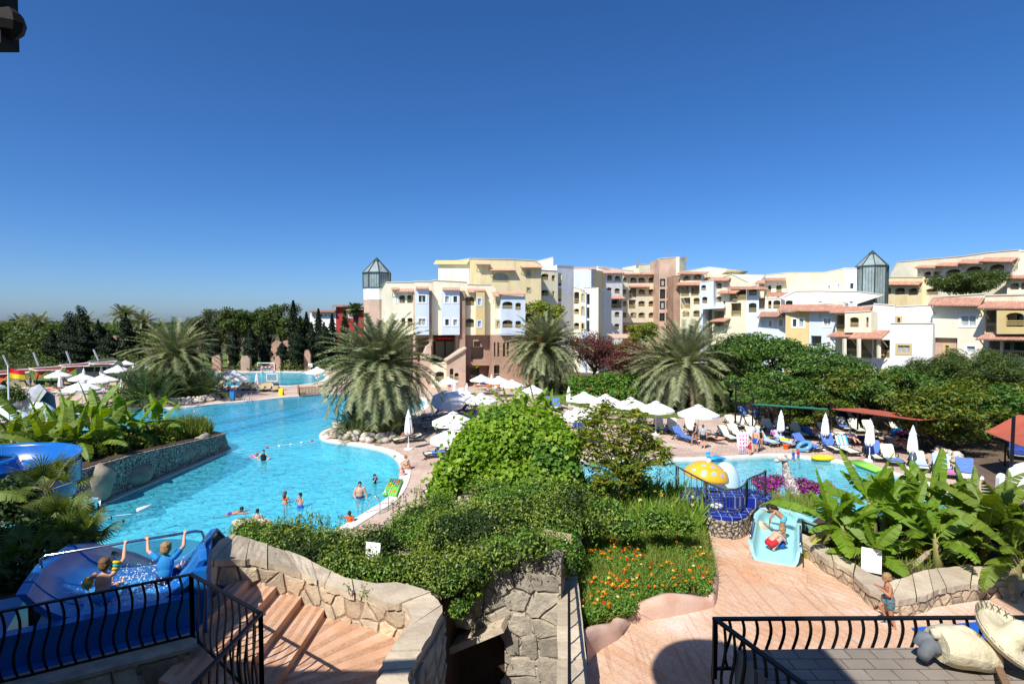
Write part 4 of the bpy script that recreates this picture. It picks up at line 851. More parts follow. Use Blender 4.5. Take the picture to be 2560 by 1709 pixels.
# trees before the hotel
lt=tree_model('broadleaf_tree','tree',10.,3.6,3.5,.7,16,250,.42,L_mango,.5,.85,.5,.18,seed=12,cr=(.26,.42));c=PY(1352,735,84)
lt.put((c.x,c.y,c.z-10),.4,(1.,1.,1.),'airy yellow green tree against the white stepped wing',None)
c=PY(1605,792,92);lt.put((c.x,c.y,c.z-8.4),2.2,(.85,.85,.84),'small green tree before the foot of the brick lift tower',None)
c=PY(1560,842,86);lt.put((c.x,c.y,c.z-6.4),3.2,(.6,.6,.64),'low green bushy tree beneath the back wing',None)
rt=tree_model('purple_leaf_tree','tree',6.6,4.2,1.0,.8,26,260,.26,L_red,.5,.9,.4,.14,seed=14,cr=(.28,.44))
for px,top,Y,s_,rz,lab in ((1485,828,84,1.05,.3,'purple leaved tree under the white stepped wing'),(1578,850,80,.95,2.1,'smaller purple leaved tree behind the flowering hedge'),(1300,815,86,.9,4.,'thin reddish tree between the brick arcade and the date palm')):
 c=PY(px,top,Y);rt.put((c.x,c.y,c.z-6.6*s_),rz,s_,lab,'purple leaved trees')
# conifers behind the lap pool
def cypress_model(H,Rm,seed,tw=0.0,L=.34):
 t=thing('cypress_tree',(0,0,0),None,'tree');r=np.random.default_rng(seed);n=int(620*H*Rm)
 z=r.random(n)**.85;prof=np.sin(np.clip(z*1.03+.05,0,1)*pi)**.55*(1-.45*z)
 a=r.uniform(0,2*pi,n);wob=1+.28*np.sin(a*3+z*9+seed)+.22*np.sin(z*31+a*2)+.1*r.normal(size=n)
 rad=Rm*prof*wob*(1-.35*r.random(n)**2);p=np.stack([np.cos(a)*rad,np.sin(a)*rad,.9+z*(H-.9)],1);o=np.stack([np.cos(a),np.sin(a),.5+0*a],1)
 V,Q=leaves(p,nrm(o),L,.5,.7,.2,.5,-.8);npmesh('crown',V,Q,L_cyp,t)
 MB().tube([(0,0,-.2),(0,0,H*.5)],[.18,.08],6).build('trunk',bark,t);return First(t)
cyp=[cypress_model(9,1.25,3),cypress_model(9,1.7,6),cypress_model(9,2.4,9)]
CYG='cypresses behind the lap pool'
def ordinal(i):return ['first','second','third','fourth','fifth','sixth','seventh','eighth','ninth','tenth','eleventh','twelfth','thirteenth','fourteenth','fifteenth','sixteenth','seventeenth','eighteenth'][i]
cyl=[(1,128,825,112,'dark cypress behind the tilted masts of the shade sails'),(2,175,800,112,'bushy dark cypress beneath the double topped conifer'),(2,205,808,110,'wide dark cypress beside the double topped conifer'),(1,245,800,112,'cypress just before the ruin, next to the pointed tall one'),
  (2,272,828,108,'squat cypress in front of the pink brick ruin'),(0,314,782,108,'tall pointed cypress standing clear of the others with a palm top behind'),(1,345,856,108,'short dark cypress between the pointed one and the big palm'),
  (0,582,820,106,'narrow cypress on the grass bank above the white sun beds'),(0,625,812,105,'slim cypress with a bare foot beside the squat brick ruin'),(0,662,812,108,'slim cypress left of the ragged pink brick wall'),
  (1,705,852,107,'grey green cypress before the ragged pink brick wall'),(1,740,815,106,'tall dark cypress behind the white notice board'),(0,778,808,108,'narrow cypress next to the slim brick pillar'),(1,810,806,108,'broad cypress touching the big date palm crown'),
  (1,400,850,108,'dark cypress showing through the big palm fronds'),(1,535,835,110,'cypress at the far edge of the big palm crown'),(2,470,840,112,'wide dark cypress behind the big palm crown')]
for k,px,top,Y,lab in cyl:
 c=PY(px,top,Y);s_=c.z/9;cyp[k].put((c.x,c.y,0),random.random()*6,(max(.75,s_*1.05),max(.75,s_*1.05),s_),lab,CYG)
dt=thing('twin_top_conifer',(0,0,0),'dark conifer with two uneven tops rising over the skyline','tree');c0=PY(190,766,116);h=c0.z
V,Q=[],[]
p,o=clumps([((0,0,h*.3),(2.6,2.4,3.4)),((-1.2,0,h*.62),(1.9,1.7,2.6)),((-1.5,0,h*.82),(1.0,1.0,1.3)),((1.0,0,h*.72),(1.6,1.5,2.4)),((1.0,.2,h*.9),(1.0,1.0,1.2)),((1.6,0,h*.82),(1.0,.8,.6)),((.5,0,h*.97),(.5,.5,.6))],190,.6)
V,Q=leaves(p,o,.42,.5,.6,.3,.5,-.3);npmesh('crown',V,Q,L_cyp,dt);MB().tube([(0,0,0),(0,0,h*.6)],[.3,.12],6).build('trunk',bark,dt);dt.location=(c0.x,c0.y,0)
# taller broadleaf and fir trees between the palm and the hotel
big=tree_model('broadleaf_tree','tree',13.,4.6,3.5,.85,22,150,.55,L_mid,.5,.8,.4,.25,seed=40,cr=(.26,.4));olv=tree_model('eucalyptus_tree','tree',14.,4.2,4.,.95,22,150,.5,L_olive,.35,.85,.3,.25,seed=41,cr=(.24,.4))
for f,px,top,Y,s_,rz,lab in ((olv,505,776,128,12.2,0,'grey green tree rising just past the big palm crown'),(olv,545,757,132,14.,1,'tall pointed eucalyptus over the grass bank'),(big,590,752,126,14.,2,'tall round headed tree with a light crown'),
  (olv,640,762,130,13.5,3,'grey tree before the tallest broadleaf crown'),(big,672,745,124,14.5,4,'tallest broadleaf tree of the clump, yellow green below'),(olv,708,740,128,15.,5,'tall dark top eucalyptus by the far red hotel'),(big,735,775,122,12.,.6,'dense broadleaf tree beside the fir')):
 c=PY(px,top,Y);hh=13. if f is big else 14.;f.put((c.x,c.y,0),rz,(.92,.92,c.z/hh),lab,'tall trees between the palm and the hotel')
def fir_model():
 t=thing('fir_tree',(0,0,0),None,'tree');n=5200;z=rng.random(n);tier=(z*13) % 1
 rad=2.5*(1-z)**.9*(.45+.55*(1-tier))*(.55+.45*rng.random(n));a=rng.uniform(0,2*pi,n);rad=rad*(1+.3*np.sin(a*5+np.floor(z*13)*1.7))
 p=np.stack([np.cos(a)*rad,np.sin(a)*rad,1.+z*9.-rad*.22],1);V,Q=leaves(p,nrm(np.stack([np.cos(a),np.sin(a),0*a+.3],1)),.42,.34,.3,.6,.5,.1)
 npmesh('crown',V,Q,L_cyp,t);MB().tube([(0,0,0),(0,0,9.6)],[.22,.04],6).build('trunk',bark,t);return First(t)
fir=fir_model()
for px,top,Y,lab in ((733,752,116,'fir with a sharp tip next to the tall dark eucalyptus'),(766,780,118,'fir before the white far balconies'),(796,772,116,'fir in front of the red hotel tower'),(830,784,120,'small fir below the red tower wall'),(862,776,118,'slim fir beside the washingtonia palm top'),(750,790,112,'low fir behind the cypress row')):
 c=PY(px,top,Y);s_=c.z/10;fir.put((c.x,c.y,0),random.random()*6,(s_*.95,s_*.95,s_),lab,'firs before the red hotel')
# low scrubby woodland to the horizon on the left: one mass
def wood(name,boxes,dens,L,leafm,seed=1):
 r=random.Random(seed);cl=[]
 for px0,px1,y0,y1,Ya,Yb,n in boxes:
  for i in range(n):
   Y=r.uniform(Ya,Yb);c=PY(r.uniform(px0,px1),r.uniform(y0,y1),Y);s=r.uniform(1.3,2.6)*Y/130
   cl.append((c-Vector((0,0,s*.8)),(s*1.3,s*1.1,s*.95)))
   if c.z > 4:cl.append((Vector((c.x,c.y,c.z*.45)),(s*1.2,s,c.z*.4)))
 p,o=clumps(cl,dens,.5);V,Q=leaves(p,o,L,.55,.6,.4,.5);return tag(npmesh(name,V,Q,leafm),kind='stuff')
wood('woodland_scrub',[(-60,140,800,830,150,230,34),(100,560,808,835,150,260,60),(-40,330,835,885,122,150,46)],15,1.1,L_mid)
wood('distant_woodland',[(-80,620,803,812,320,520,70),(560,900,803,812,330,500,30)],5,2.4,L_mid,3)
wood('garden_shrubbery',[(-40,120,868,905,95,118,16),(230,350,880,905,100,112,10),(560,860,900,912,104,112,22)],60,.4,L_mid,5)
# ---------------------------------------------------------------- date palms
def palm_model(name,nf,Lf,th,tr_,e_lo,e_hi,leaf,dry=0,nl=42,ll=.55,seed=0,bend=1.15,wid=.055,cluster=None,trunkname='trunk'):
 r=random.Random(seed);t=thing(name,(0,0,0),None,'palm')
 if th > .2:
  m=MB();rows=[];k=int(th/.16)+2
  pts=[(0.06*sin(i*.7),.05*cos(i*1.1),-.2+(th+.25)*i/k) for i in range(k+1)]
  m.tube(pts,[tr_*(1.18 if i == 0 else 1.)*(1+.10*((i % 2)*2-1)) for i in range(k+1)],12)
  for i in range(int(th*26)):
   a=r.random()*6.28;z=r.random()*th;d=Vector((cos(a),sin(a),0));m.bar(d*tr_*.9+Vector((0,0,z)),d*(tr_+.12)+Vector((0,0,z+.2)),.13,.05)
  m.build(trunkname,palmbark,t)
 def fronds(cnt,e0,e1,off,thin=1.):
  Vs,k=[],0;rach=MB()
  for i in range(cnt):
   f=(i+.5)/cnt;az=i*2.39996+r.uniform(-.2,.2)+off;el=e1+(e0-e1)*f**.9+r.uniform(-.12,.12);L_=Lf*r.uniform(.82,1.1)*(.8+.2*f if f < .3 else 1)
   b0=bend*r.uniform(.7,1.25)*(.55+.75*f);org=Vector((cos(az)*tr_*.6,sin(az)*tr_*.6,th+r.uniform(-.35,.1)*min(1,th)*(f)))
   if cluster:org=Vector(cluster[i % len(cluster)])+org
   p=org.copy();n=9;pts=[p.copy()];tw=r.uniform(-.25,.25)
   for s in range(n):
    e=el-b0*((s+.5)/n)**1.3;a2=az+tw*((s+.5)/n)**2;p=p+Vector((cos(a2)*cos(e),sin(a2)*cos(e),sin(e)))*L_/n;pts.append(p.copy())
   rach.tube(pts[:7],[.035,.032,.028,.024,.02,.015,.008],4,cap=False)
   for s in range(nl):
    q=.1+.9*(s+.5)/nl;x=q*n;j=min(int(x),n-1);c=pts[j].lerp(pts[j+1],x-j);T=(pts[j+1]-pts[j]).normalized();S=T.cross(Vector((0,0,1)))
    S=S.normalized() if S.length > .05 else Vector((-sin(az),cos(az),0));U=S.cross(T);ln=ll*thin*(.35+.65*sin(min(1.,q*1.15+.12)*pi*.88))*r.uniform(.8,1.15)
    for sg in (-1,1):
     d=(S*sg*.78+T*.62+U*(.28-.3*(1 if el < .1 else 0)+r.uniform(-.22,.22))).normalized();e_=c+d*ln-Vector((0,0,ln*.12));wv=T*wid*.5
     Vs.append((c-wv,c+wv,e_+wv*.25,e_-wv*.25))
  V=np.array([[tuple(x) for x in q] for q in Vs],dtype=float).reshape(-1,3)
  return V,np.arange(len(V)).reshape(-1,4),rach
 V,Q,rc=fronds(nf,e_lo,e_hi,0);cr=npmesh('crown',V,Q,leaf,t)
 rc.build('frond_stalk',midrib if leaf is not L_dry else palmbark,t)
 if dry:
  V,Q,rc=fronds(dry,R(-82),R(-35),1.,.8);npmesh('dry_fronds',V,Q,L_dry,t)
 return First(t)
DP='date palms'
pm1=palm_model('date_palm',220,6.1,5.5,.42,R(-66),R(84),L_palm,50,52,.75,3,1.3,.11)
c=PY(950,990,46.5);pm1.put((c.x,c.y,0),0,(.96,.96,1.0),'huge date palm with drooping dry tips on the rock ringed pool bed',DP)
c=PY(1362,960,73);pm1.put((c.x,c.y,0),1.3,(1.0,1.0,1.06),'date palm with orange fruit standing on the lawn before the hotel',DP)
m=MB()
for _ in range(30):m.ell(PY(1349+random.uniform(-5,5),850+random.uniform(-8,8),71.6),.14,5,4)
m.build('date_cluster',cloth['orange']).parent=None
for o in [bpy.data.objects['date_cluster']]:tag(o,'bunch of orange dates hanging in the lawn date palm','fruit',None,'thing')
pm2=palm_model('date_palm',130,6.7,4.9,.46,R(-46),R(86),L_palmg,20,52,.75,7,1.05,.10)
c=P(1714,1022);pm2.put((c.x,c.y,0),.5,1.0,'grey green date palm with thick bare trunk and pale hanging fronds',DP)
c=P(1660,1010);pm2.put((c.x,c.y,0),2.6,(.84,.84,.82),'shorter date palm leaning close to the thick trunked one',DP)
pm3=palm_model('date_palm',125,6.4,5.2,.42,R(-36),R(82),L_palm,14,50,.72,12,1.15,.10)
c=PY(440,960,68);pm3.put((c.x,c.y,0),.2,(.98,.98,.98),'big date palm with an open crown on the far planted island',DP)
skirt=palm_model('young_palm_clump',190,2.6,.12,.25,R(5),R(80),L_palmd,0,30,.42,15,.95,.06,cluster=[(random.uniform(-2.2,2.2),random.uniform(-1.2,1.2),0) for _ in range(11)])
c=P(930,1100);skirt.put((c.x+.2,c.y+1.6,0),0,(1.0,1.0,1.25),'dark young palm clump around the foot of the huge date palm','young palm clumps')
c=P(435,1003);skirt.put((c.x,c.y+1,0),1.2,(2.2,1.8,2.2),'tall blue green palm clump under the open crowned date palm','young palm clumps')
c=P(1600,1022);skirt.put((c.x,c.y,0),2.2,(.9,.8,.8),'grey palm clump at the foot of the leaning date palm','young palm clumps')
c=P(1752,1024);skirt.put((c.x,c.y+1,0),3.2,(.9,.8,.8),'palm clump beside the thick bare palm trunk','young palm clumps')
c=P(1360,985);skirt.put((c.x,c.y+1,0),4.2,(1.,.8,.85),'dark palm clump under the lawn date palm','young palm clumps')
small=palm_model('small_palm',44,2.0,1.0,.3,R(0),R(80),L_palm,0,26,.4,17,1.1,.07);c=P(1208,951);small.put((c.x,c.y,0),0,1.15,'small palm with a stout trunk before the brick arcade','small palms')
for px,top,Y,lab in ((355,790,190,'far palm alone on the skyline between cypress and big palm'),(310,775,150,'palm top peeping over the pointed cypress'),(95,795,170,'palm on the skyline at the woodland edge'),(208,796,165,'palm half hidden behind the double topped conifer'),(55,800,180,'lowest palm tuft on the woodland skyline')):
 c=PY(px,top+16,Y);s_=Y/62;small.put((c.x,c.y,c.z-1.0*s_),random.random()*6,s_,lab,'small palms')
wsh=palm_model('washingtonia_palm',50,1.7,9.5,.3,R(-30),R(85),L_palmd,0,16,.5,19,.5,.16);c=PY(889,772,150);s_=c.z/9.5;wsh.put((c.x,c.y,0),0,(1.9,1.9,s_),'washingtonia palm with a round green head by the red hotel',None)
# ---------------------------------------------------------------- bananas
def ban_leaf(V,Q,MI,base,az,el,L_,W_,bend,r,tear=.4):
 n=12;p=Vector(base);pts=[p.copy()];dirs=[]
 for s in range(n):
  e=el-bend*((s+.5)/n)**1.5;d=Vector((cos(az)*cos(e),sin(az)*cos(e),sin(e)));dirs.append(d);p=p+d*L_/n;pts.append(p.copy())
 dirs.append(dirs[-1]);S0=Vector((-sin(az),cos(az),0));roll=r.uniform(-.5,.5);st=2
 def quad(a,b,c,d,m):Q.append((len(V),len(V)+1,len(V)+2,len(V)+3));V.extend([tuple(a),tuple(b),tuple(c),tuple(d)]);MI.append(m)
 def wd(t):return W_*max(0.,sin(pi*min(1,max(0,(t-.12)/.88))**.8))**.6
 for s in range(n):
  U0=S0.cross(dirs[s]);mw=.022*(1-s/n*.7)
  quad(pts[s]-S0*mw+U0*.012,pts[s]+S0*mw+U0*.012,pts[s+1]+S0*mw*.9+U0*.012,pts[s+1]-S0*mw*.9+U0*.012,1)
  for sg in (-1,1):
   for h in (0,.5):
    t0,t1=(s+h)/n,(s+h+.5)/n
    if t1 < .14:continue
    a,b=pts[s].lerp(pts[s+1],h),pts[s].lerp(pts[s+1],h+.5);tilt=.42+roll*sg
    E=(S0*sg*cos(tilt)+U0*sin(tilt)+dirs[s]*.25).normalized();g=r.random() < tear;dr=Vector((0,0,-.12*r.random()*W_)) if g else Vector((0,0,0))
    e0,e1=a+E*wd(t0)*.5+dr,b+E*wd(t1)*.5+dr
    if g:e0=e0.lerp(e1,.16);
    quad(a,b,e1,e0,0)
def banana(name,label,loc,stems,H,nl,L_,W_,leafm,seed,group,dead=1,lean=.15,elr=(R(8),R(76)),clear=0.):
 r=random.Random(seed);t=thing(name,loc,label,'banana plant',group);V,Q,MI=[],[],[];dv,dq,dm=[],[],[];m=MB()
 for sx_,sy_,hs in stems:
  h=H*hs;top=Vector((sx_+r.uniform(-lean,lean)*h,sy_+r.uniform(-lean,lean)*h,h));m.tube([(sx_,sy_,-.1),Vector((sx_,sy_,0)).lerp(top,.5)+Vector((.03,0,0)),top],[.11*hs+.03,.09*hs+.02,.05],8)
  az0=r.random()*6
  for i in range(nl):
   f=i/max(1,nl-1);az=az0+i*2.4+r.uniform(-.3,.3);el=elr[1]+(elr[0]-elr[1])*f+r.uniform(-.1,.1);bd=(.35+1.0*f)*r.uniform(.8,1.3)
   q=top-Vector((0,0,.45*f*h*.5));ban_leaf(V,Q,MI,q,az,el,L_*r.uniform(.75,1.15)*(.8 if f < .15 else 1),W_*r.uniform(.8,1.15)*(.6 if f < .12 else 1),bd,r)
  for i in range(dead):
   dv,dq,dm=[],[],[];ban_leaf(dv,dq,dm,top-Vector((0,0,h*.35)),r.random()*6.28,R(-20),L_*.7,W_*.5,1.2,r,.8)
   npmesh('dead_leaf',np.array(dv),np.array(dq),[r.choice((L_dry,L_bany)),midrib],t,mi=dm)
 m.build('stem',pstem,t,smooth=True)
 npmesh('crown',np.array(V),np.array(Q),[leafm,midrib],t,mi=MI)
 return t
BL='bananas on the stone planter'
for i,(px,py,Y,H,n,lab) in enumerate(((150,1110,32.5,1.5,5,'banana plant with one broad upright leaf, at the middle of the stone planter'),(70,1100,33,1.4,6,'banana plant with drooping leaves nearest the red and yellow flag'),(225,1090,33,1.9,6,'tallest banana plant on the planter, its leaf tip reaching the parasols'),
  (300,1090,34.5,1.1,6,'banana plant with wide flat leaves beside the lily bed'),(372,1068,37,.9,5,'small banana plant at the water end of the planter'),(30,1130,30,1.2,6,'dark low banana plant over the blue slide bend'),(110,1150,29.5,.9,6,'low banana plant just above the blue slide rim'),(200,1140,30.5,1.,6,'banana plant leaning over the pebble wall'))):
 c=PY(px,py,Y);banana('banana_plant',lab,(c.x,c.y,1.55),[(0,0,1.),(.5,.4,.8)],H*1.15,n+1,2.6,.74,L_ban if i in (0,2,3,4) else L_band,50+i,BL,dead=1 if i > 4 else 0)
BR='bananas behind the low stone wall'
for i,(px,py,Y,H,n,L_,lab) in enumerate(((2060,1345,15.3,1.1,7,1.7,'banana plant with a bare brown stem beside the turquoise slide'),(2110,1385,14.9,.9,6,1.5,'banana plant directly behind the white text sign'),(2185,1350,15.8,1.4,7,1.9,'tall banana plant whose leaves cross the children pool'),
  (2190,1415,14.2,.55,6,1.2,'young banana plant beside the sign with spreading leaves'),(2270,1400,15.,.9,6,1.6,'banana plant with one dead hanging yellow leaf'),(2320,1330,16.,1.5,7,2.,'banana plant with one huge upright leaf before the bare backed man'),(2345,1415,14.3,.8,6,1.6,'thick stemmed banana plant by the low stone wall'),
  (2420,1370,15.,1.3,7,1.9,'banana plant with dark arching leaves in half shade'),(2450,1400,14.4,1.2,7,1.8,'shaded banana plant above the wall coping'),(2520,1390,14.,1.5,7,1.9,'shaded tall banana plant at the picture edge'),(2540,1430,13.2,1.0,6,1.6,'lowest shaded banana plant beside the wall corner'),(2235,1330,16.8,1.0,6,1.6,'small banana plant at the back of the bed by the pool'))):
 c=PY(px,py,Y);banana('banana_plant',lab,(c.x,c.y,2.95),[(0,0,1.)] if i in (0,3,6) else [(0,0,1.),(.45,.35,.7)],H*.86,n+1,L_,.50,L_ban if i < 7 or i == 11 else L_band,70+i,BR,dead=2 if i in (0,4,6) else 1)
for i,(px,py,Y,H,lab) in enumerate(((1278,1010,22,1.3,'bright yellow green banana plant with one upright leaf behind the vine mound'),(1345,1000,22.5,1.1,'yellow green banana plant leaning to the lawn behind the vine mound'),(1205,1035,21.5,.8,'small banana shoot at the parasol side of the vine mound'),(1310,1025,21.2,.9,'low banana plant buried in the vine mound top'))):
 c=PY(px,py+40,Y);banana('banana_plant',lab,(c.x,c.y,c.z-H*.55),[(0,0,1.),(.4,.3,.8)],H,8,1.15,.34,L_ban,90+i,'bananas behind the vine mound',dead=1)
# ---------------------------------------------------------------- sun loungers
def lounger_model(seatm,back=R(48)):
 t=thing('sun_lounger',(0,0,0),None,'sun lounger');m=MB()      # foot at -y end, head at +y; origin at the middle of the foot edge
 for s in (-1,1):
  m.tube([(s*.33,0,.24),(s*.33,.25,.30),(s*.33,1.22,.32),(s*.33,1.9,.30)],.035,6)
  m.tube([(s*.35,.95,.36),(s*.37,1.0,.52),(s*.37,1.3,.54),(s*.36,1.42,.36)],.025,6)
 m.bar((-.33,0,.24),(.33,0,.24),.07);m.bar((-.33,1.88,.3),(.33,1.88,.3),.06);m.build('frame',greenp,t,smooth=True)
 for s in (-1,1):
  for y0,y1 in ((.28,.12),(1.5,1.72)):MB().tube([(s*.33,y0,.3),(s*.34,(y0+y1)/2,.12),(s*.33,y1,.0)],.03,6).build('leg',greenp,t,smooth=True)
 def slab(y0,z0,y1,z1,w):
  b=MB();rows=[]
  for k in range(9):
   f=k/8;ww=w*(1-.18*(max(0,abs(f-.5)*2-.75)/.25)**2);sag=-.02*sin(pi*f);d=Vector((0,y1-y0,z1-z0));c=Vector((0,y0,z0))+d*f;up=Vector((1,0,0)).cross(d.normalized())
   rows.append([c+Vector((x*ww/2,0,0))+up*(sag*(1-x*x)) for x in (-1,-.5,0,.5,1)])
  b.strip(rows);k=len(b.v);th=Vector((0,0,-.03))
  b.strip([[v+th for v in r] for r in rows])
  per=[r[0] for r in rows]+[r[-1] for r in rows[::-1]];n=len(per);b.add(per+[p+th for p in per],[(i,(i+1) % n,n+(i+1) % n,n+i) for i in range(n)])
  return b
 slab(.03,.27,1.2,.335,.62).build('seat',seatm,t,smooth=False)
 slab(1.2,.335,1.2+.78*cos(back),.335+.78*sin(back),.62).build('backrest',seatm,t)
 MB().bar((-.3,1.2+.5*cos(back),.3+.45*sin(back)),(-.3,1.75,.3),.04).bar((.3,1.2+.5*cos(back),.3+.45*sin(back)),(.3,1.75,.3),.04).each('backrest_support',greenp,t)
 return First(t)
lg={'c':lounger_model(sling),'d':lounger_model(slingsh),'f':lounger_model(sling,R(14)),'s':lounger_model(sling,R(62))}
def towel_mesh(y0,y1,w,part,back=R(48),over=.12):
 """towel over the seat (y along), optionally up the backrest; part: 's' seat, 'b' back, 'a' all"""
 def prof(y):
  if y <= 1.2:return Vector((0,y,.29+.055*y/1.2+.012))
  f=y-1.2;return Vector((0,1.2+f*cos(back)-.012*sin(back),.347+f*sin(back)+.012*cos(back)))
 rows=[]
 n=14
 for i in range(n+1):
  y=y0+(y1-y0)*i/n;c=prof(y);r=[]
  for x in (-1.25,-1.02,-1,-.6,-.2,.2,.6,1,1.02,1.25):
   hang=0 if abs(x) <= 1 else -over*(abs(x)-1)/.25*random.uniform(.6,1.3)
   r.append(c+Vector((max(-1.03,min(1.03,x))*w/2,random.uniform(-.012,.012),hang+random.uniform(0,.018))))
  rows.append(r)
 if part in 'ba' and y1 > 1.9:                # folded over the head end
  top=rows[-1];rows.append([v+Vector((0,.05,-.02)) for v in top]);rows.append([v+Vector((random.uniform(-.02,.02),.06,-.35*random.uniform(.6,1.1))) for v in top])
 return rows
def towel(loc,rz,colr,part,label,back=R(48)):
 y0,y1={'s':(.1,.85),'b':(1.0,1.99),'a':(.15,1.99),'m':(.45,1.3),'k':(1.5,1.99)}[part]
 o=MB().strip(towel_mesh(y0,y1,.64,'b' if y1 > 1.9 else 's',back)).build('towel',towels[colr]);o.location=loc;o.rotation_euler=(0,0,rz);o.scale=(1.28,1.12,1.1)
 return tag(o,label,'towel','towels spread on loungers','thing')
ROWLAB={}
def loung(kind,px,py,deg,label,tw=(),group='loungers along the children pool',z=0.):
 c=P(px,py,z);rz=R(deg);lg[kind].put((c.x,c.y,z),rz,(1.28,1.12,1.1),label,group);bk={'c':R(48),'d':R(48),'f':R(14),'s':R(62)}[kind]
 for colr,part,lab in tw:towel((c.x,c.y,z+.005),rz,colr,part,lab,bk)
g1='loungers along the children pool'
loung('c',1838,1106,12,'bare cream lounger partly behind the clear pink dotted air mattress',(),g1)
loung('c',1862,1101,10,'bare cream lounger behind the boy in red shorts',(),g1)
loung('c',1906,1110,6,'bare cream lounger behind the bald man in blue trunks',(),g1)
loung('c',1943,1118,22,'lounger under one long pale towel beside the yellow cushion',(('pale','a','long pale blue towel over a whole lounger beside the yellow cushion'),),g1)
loung('c',1990,1121,20,'lounger with pale towel and magenta cloth on its back',(('pale','a','pale towel under the magenta cloth'),('magenta','k','magenta cloth hung over the head of a lounger')),g1)
loung('c',2052,1130,28,'lounger covered with a mid blue towel to its foot',(('blue','a','mid blue towel reaching the foot of a lounger by the blue swim ring'),),g1)
loung('s',2103,1135,4,'cream lounger with a blue shirt like towel over its back',(('blue','b','blue towel pulled over a lounger back, behind the orange sandals'),),g1)
loung('s',2139,1142,2,'cream lounger with a striped white and blue towel over its back',(),g1)
loung('s',2204,1157,-14,'cream lounger with blue towel on its back, before the dark shirted man',(('blue','b','blue towel on a lounger back, before the dark shirted man'),),g1)
loung('s',2245,1167,-12,'cream lounger with a crumpled blue towel over its foot',(('blue','s','crumpled blue towel over the foot of a bare backed lounger'),),g1)
loung('c',2306,1182,-26,'cream lounger with a crumpled white blue towel across the middle',(('pale','m','crumpled whitish towel across the middle of a lounger'),),g1)
loung('s',2371,1198,-24,'lounger with a smooth pale blue towel over its back and pink cloth',(('pale','b','smooth pale blue towel over a lounger back behind the bare backed man'),('pink','s','pink patterned cloth on the foot of a lounger')),g1)
loung('s',2418,1209,-34,'end lounger of the pool row with a gathered deep blue towel',(('blue','b','gathered deep blue towel over the back of the last lounger in the pool row'),),g1)
g2='loungers under the green and red canopies'
for i,(k,px,py,dg,lab,tw) in enumerate((('c',1853,1074,12,'cream lounger in dappled light outside the green canopy post',()),('c',1877,1077,10,'cream lounger just behind the green canopy post',()),('c',1903,1080,8,'shaded cream lounger next to the green canopy post',()),('c',1945,1086,6,'shaded lounger behind the first closed parasol',(('turq','s','teal towel on a shaded lounger behind a closed parasol'),)),
  ('c',1977,1090,4,'empty shaded lounger behind the magenta cloth',()),('c',2015,1098,2,'empty shaded lounger with straight green back',()),('f',2042,1098,-2,'shaded lounger holding a person of whom the legs show',(('blue','a','blue towel under the lying legs in the shade'),)),('c',2083,1098,-4,'shaded lounger beside the brick coloured bag table',()),
  ('c',1884,1050,10,'back row lounger under blue towel beside the canopy post',(('blue','b','dark blue towel on the back row lounger beside the canopy post'),)),('c',1917,1054,6,'back row lounger under blue towel, between two other blue ones',(('blue','b','blue towel on the back row lounger between two other blue ones'),)),('c',1942,1056,4,'back row lounger under blue towel, behind the first closed parasol',(('blue','b','bright blue towel on the back row lounger behind the first closed parasol'),)),
  ('c',1998,1062,2,'dappled cream back row lounger beneath the green canopy',(('navy','s','navy towel on the seat of a dappled back row lounger'),)),('c',2027,1066,-2,'brightly dappled cream lounger at the end of the green canopy',()),('c',2125,1080,-6,'dappled cream lounger with a small blue towel under the red canopy',(('blue','m','small blue towel on a dappled lounger under the red canopy'),)),
  ('c',2157,1086,-8,'wide dappled lounger behind the third closed parasol',()),('c',2192,1090,-10,'dappled lounger in the middle of the red canopy shade',()),('c',2130,1062,-4,'back lounger with a blue towel below the red canopy edge',(('blue','b','blue towel hanging on the back lounger below the red canopy edge'),)),('f',2132,1112,-6,'lounger under the man in the white cap',()),
  ('f',2192,1124,-10,'dark lounger holding the man in the dark shirt',(('navy','b','navy towel behind the man in the dark shirt'),)),('f',2252,1128,-14,'shaded lounger holding the tanned woman',()),('c',2262,1094,-12,'lounger with dark and magenta towels by the blue rucksack',(('magenta','s','magenta towel on a shaded lounger by the blue rucksack'),)),('c',2300,1098,-14,'cream lounger in deep shade by the canopy end post',()),
  ('c',2338,1096,-16,'lounger with blue towel in the tree shade',(('blue','b','blue towel on a lounger in the tree shade past the canopy'),)),('c',2372,1112,-18,'lounger beside the yellow bag under the forked acacia',(('yellow','s','yellow bag cloth on the lounger under the forked acacia'),)),('c',2545,1150,-40,'lounger with navy towel below the red shade sail',(('navy','a','navy towel on the lounger below the red shade sail'),)))):
 loung(k,px,py,dg,lab,tw,g2)
g3='loungers under the row of white parasols'
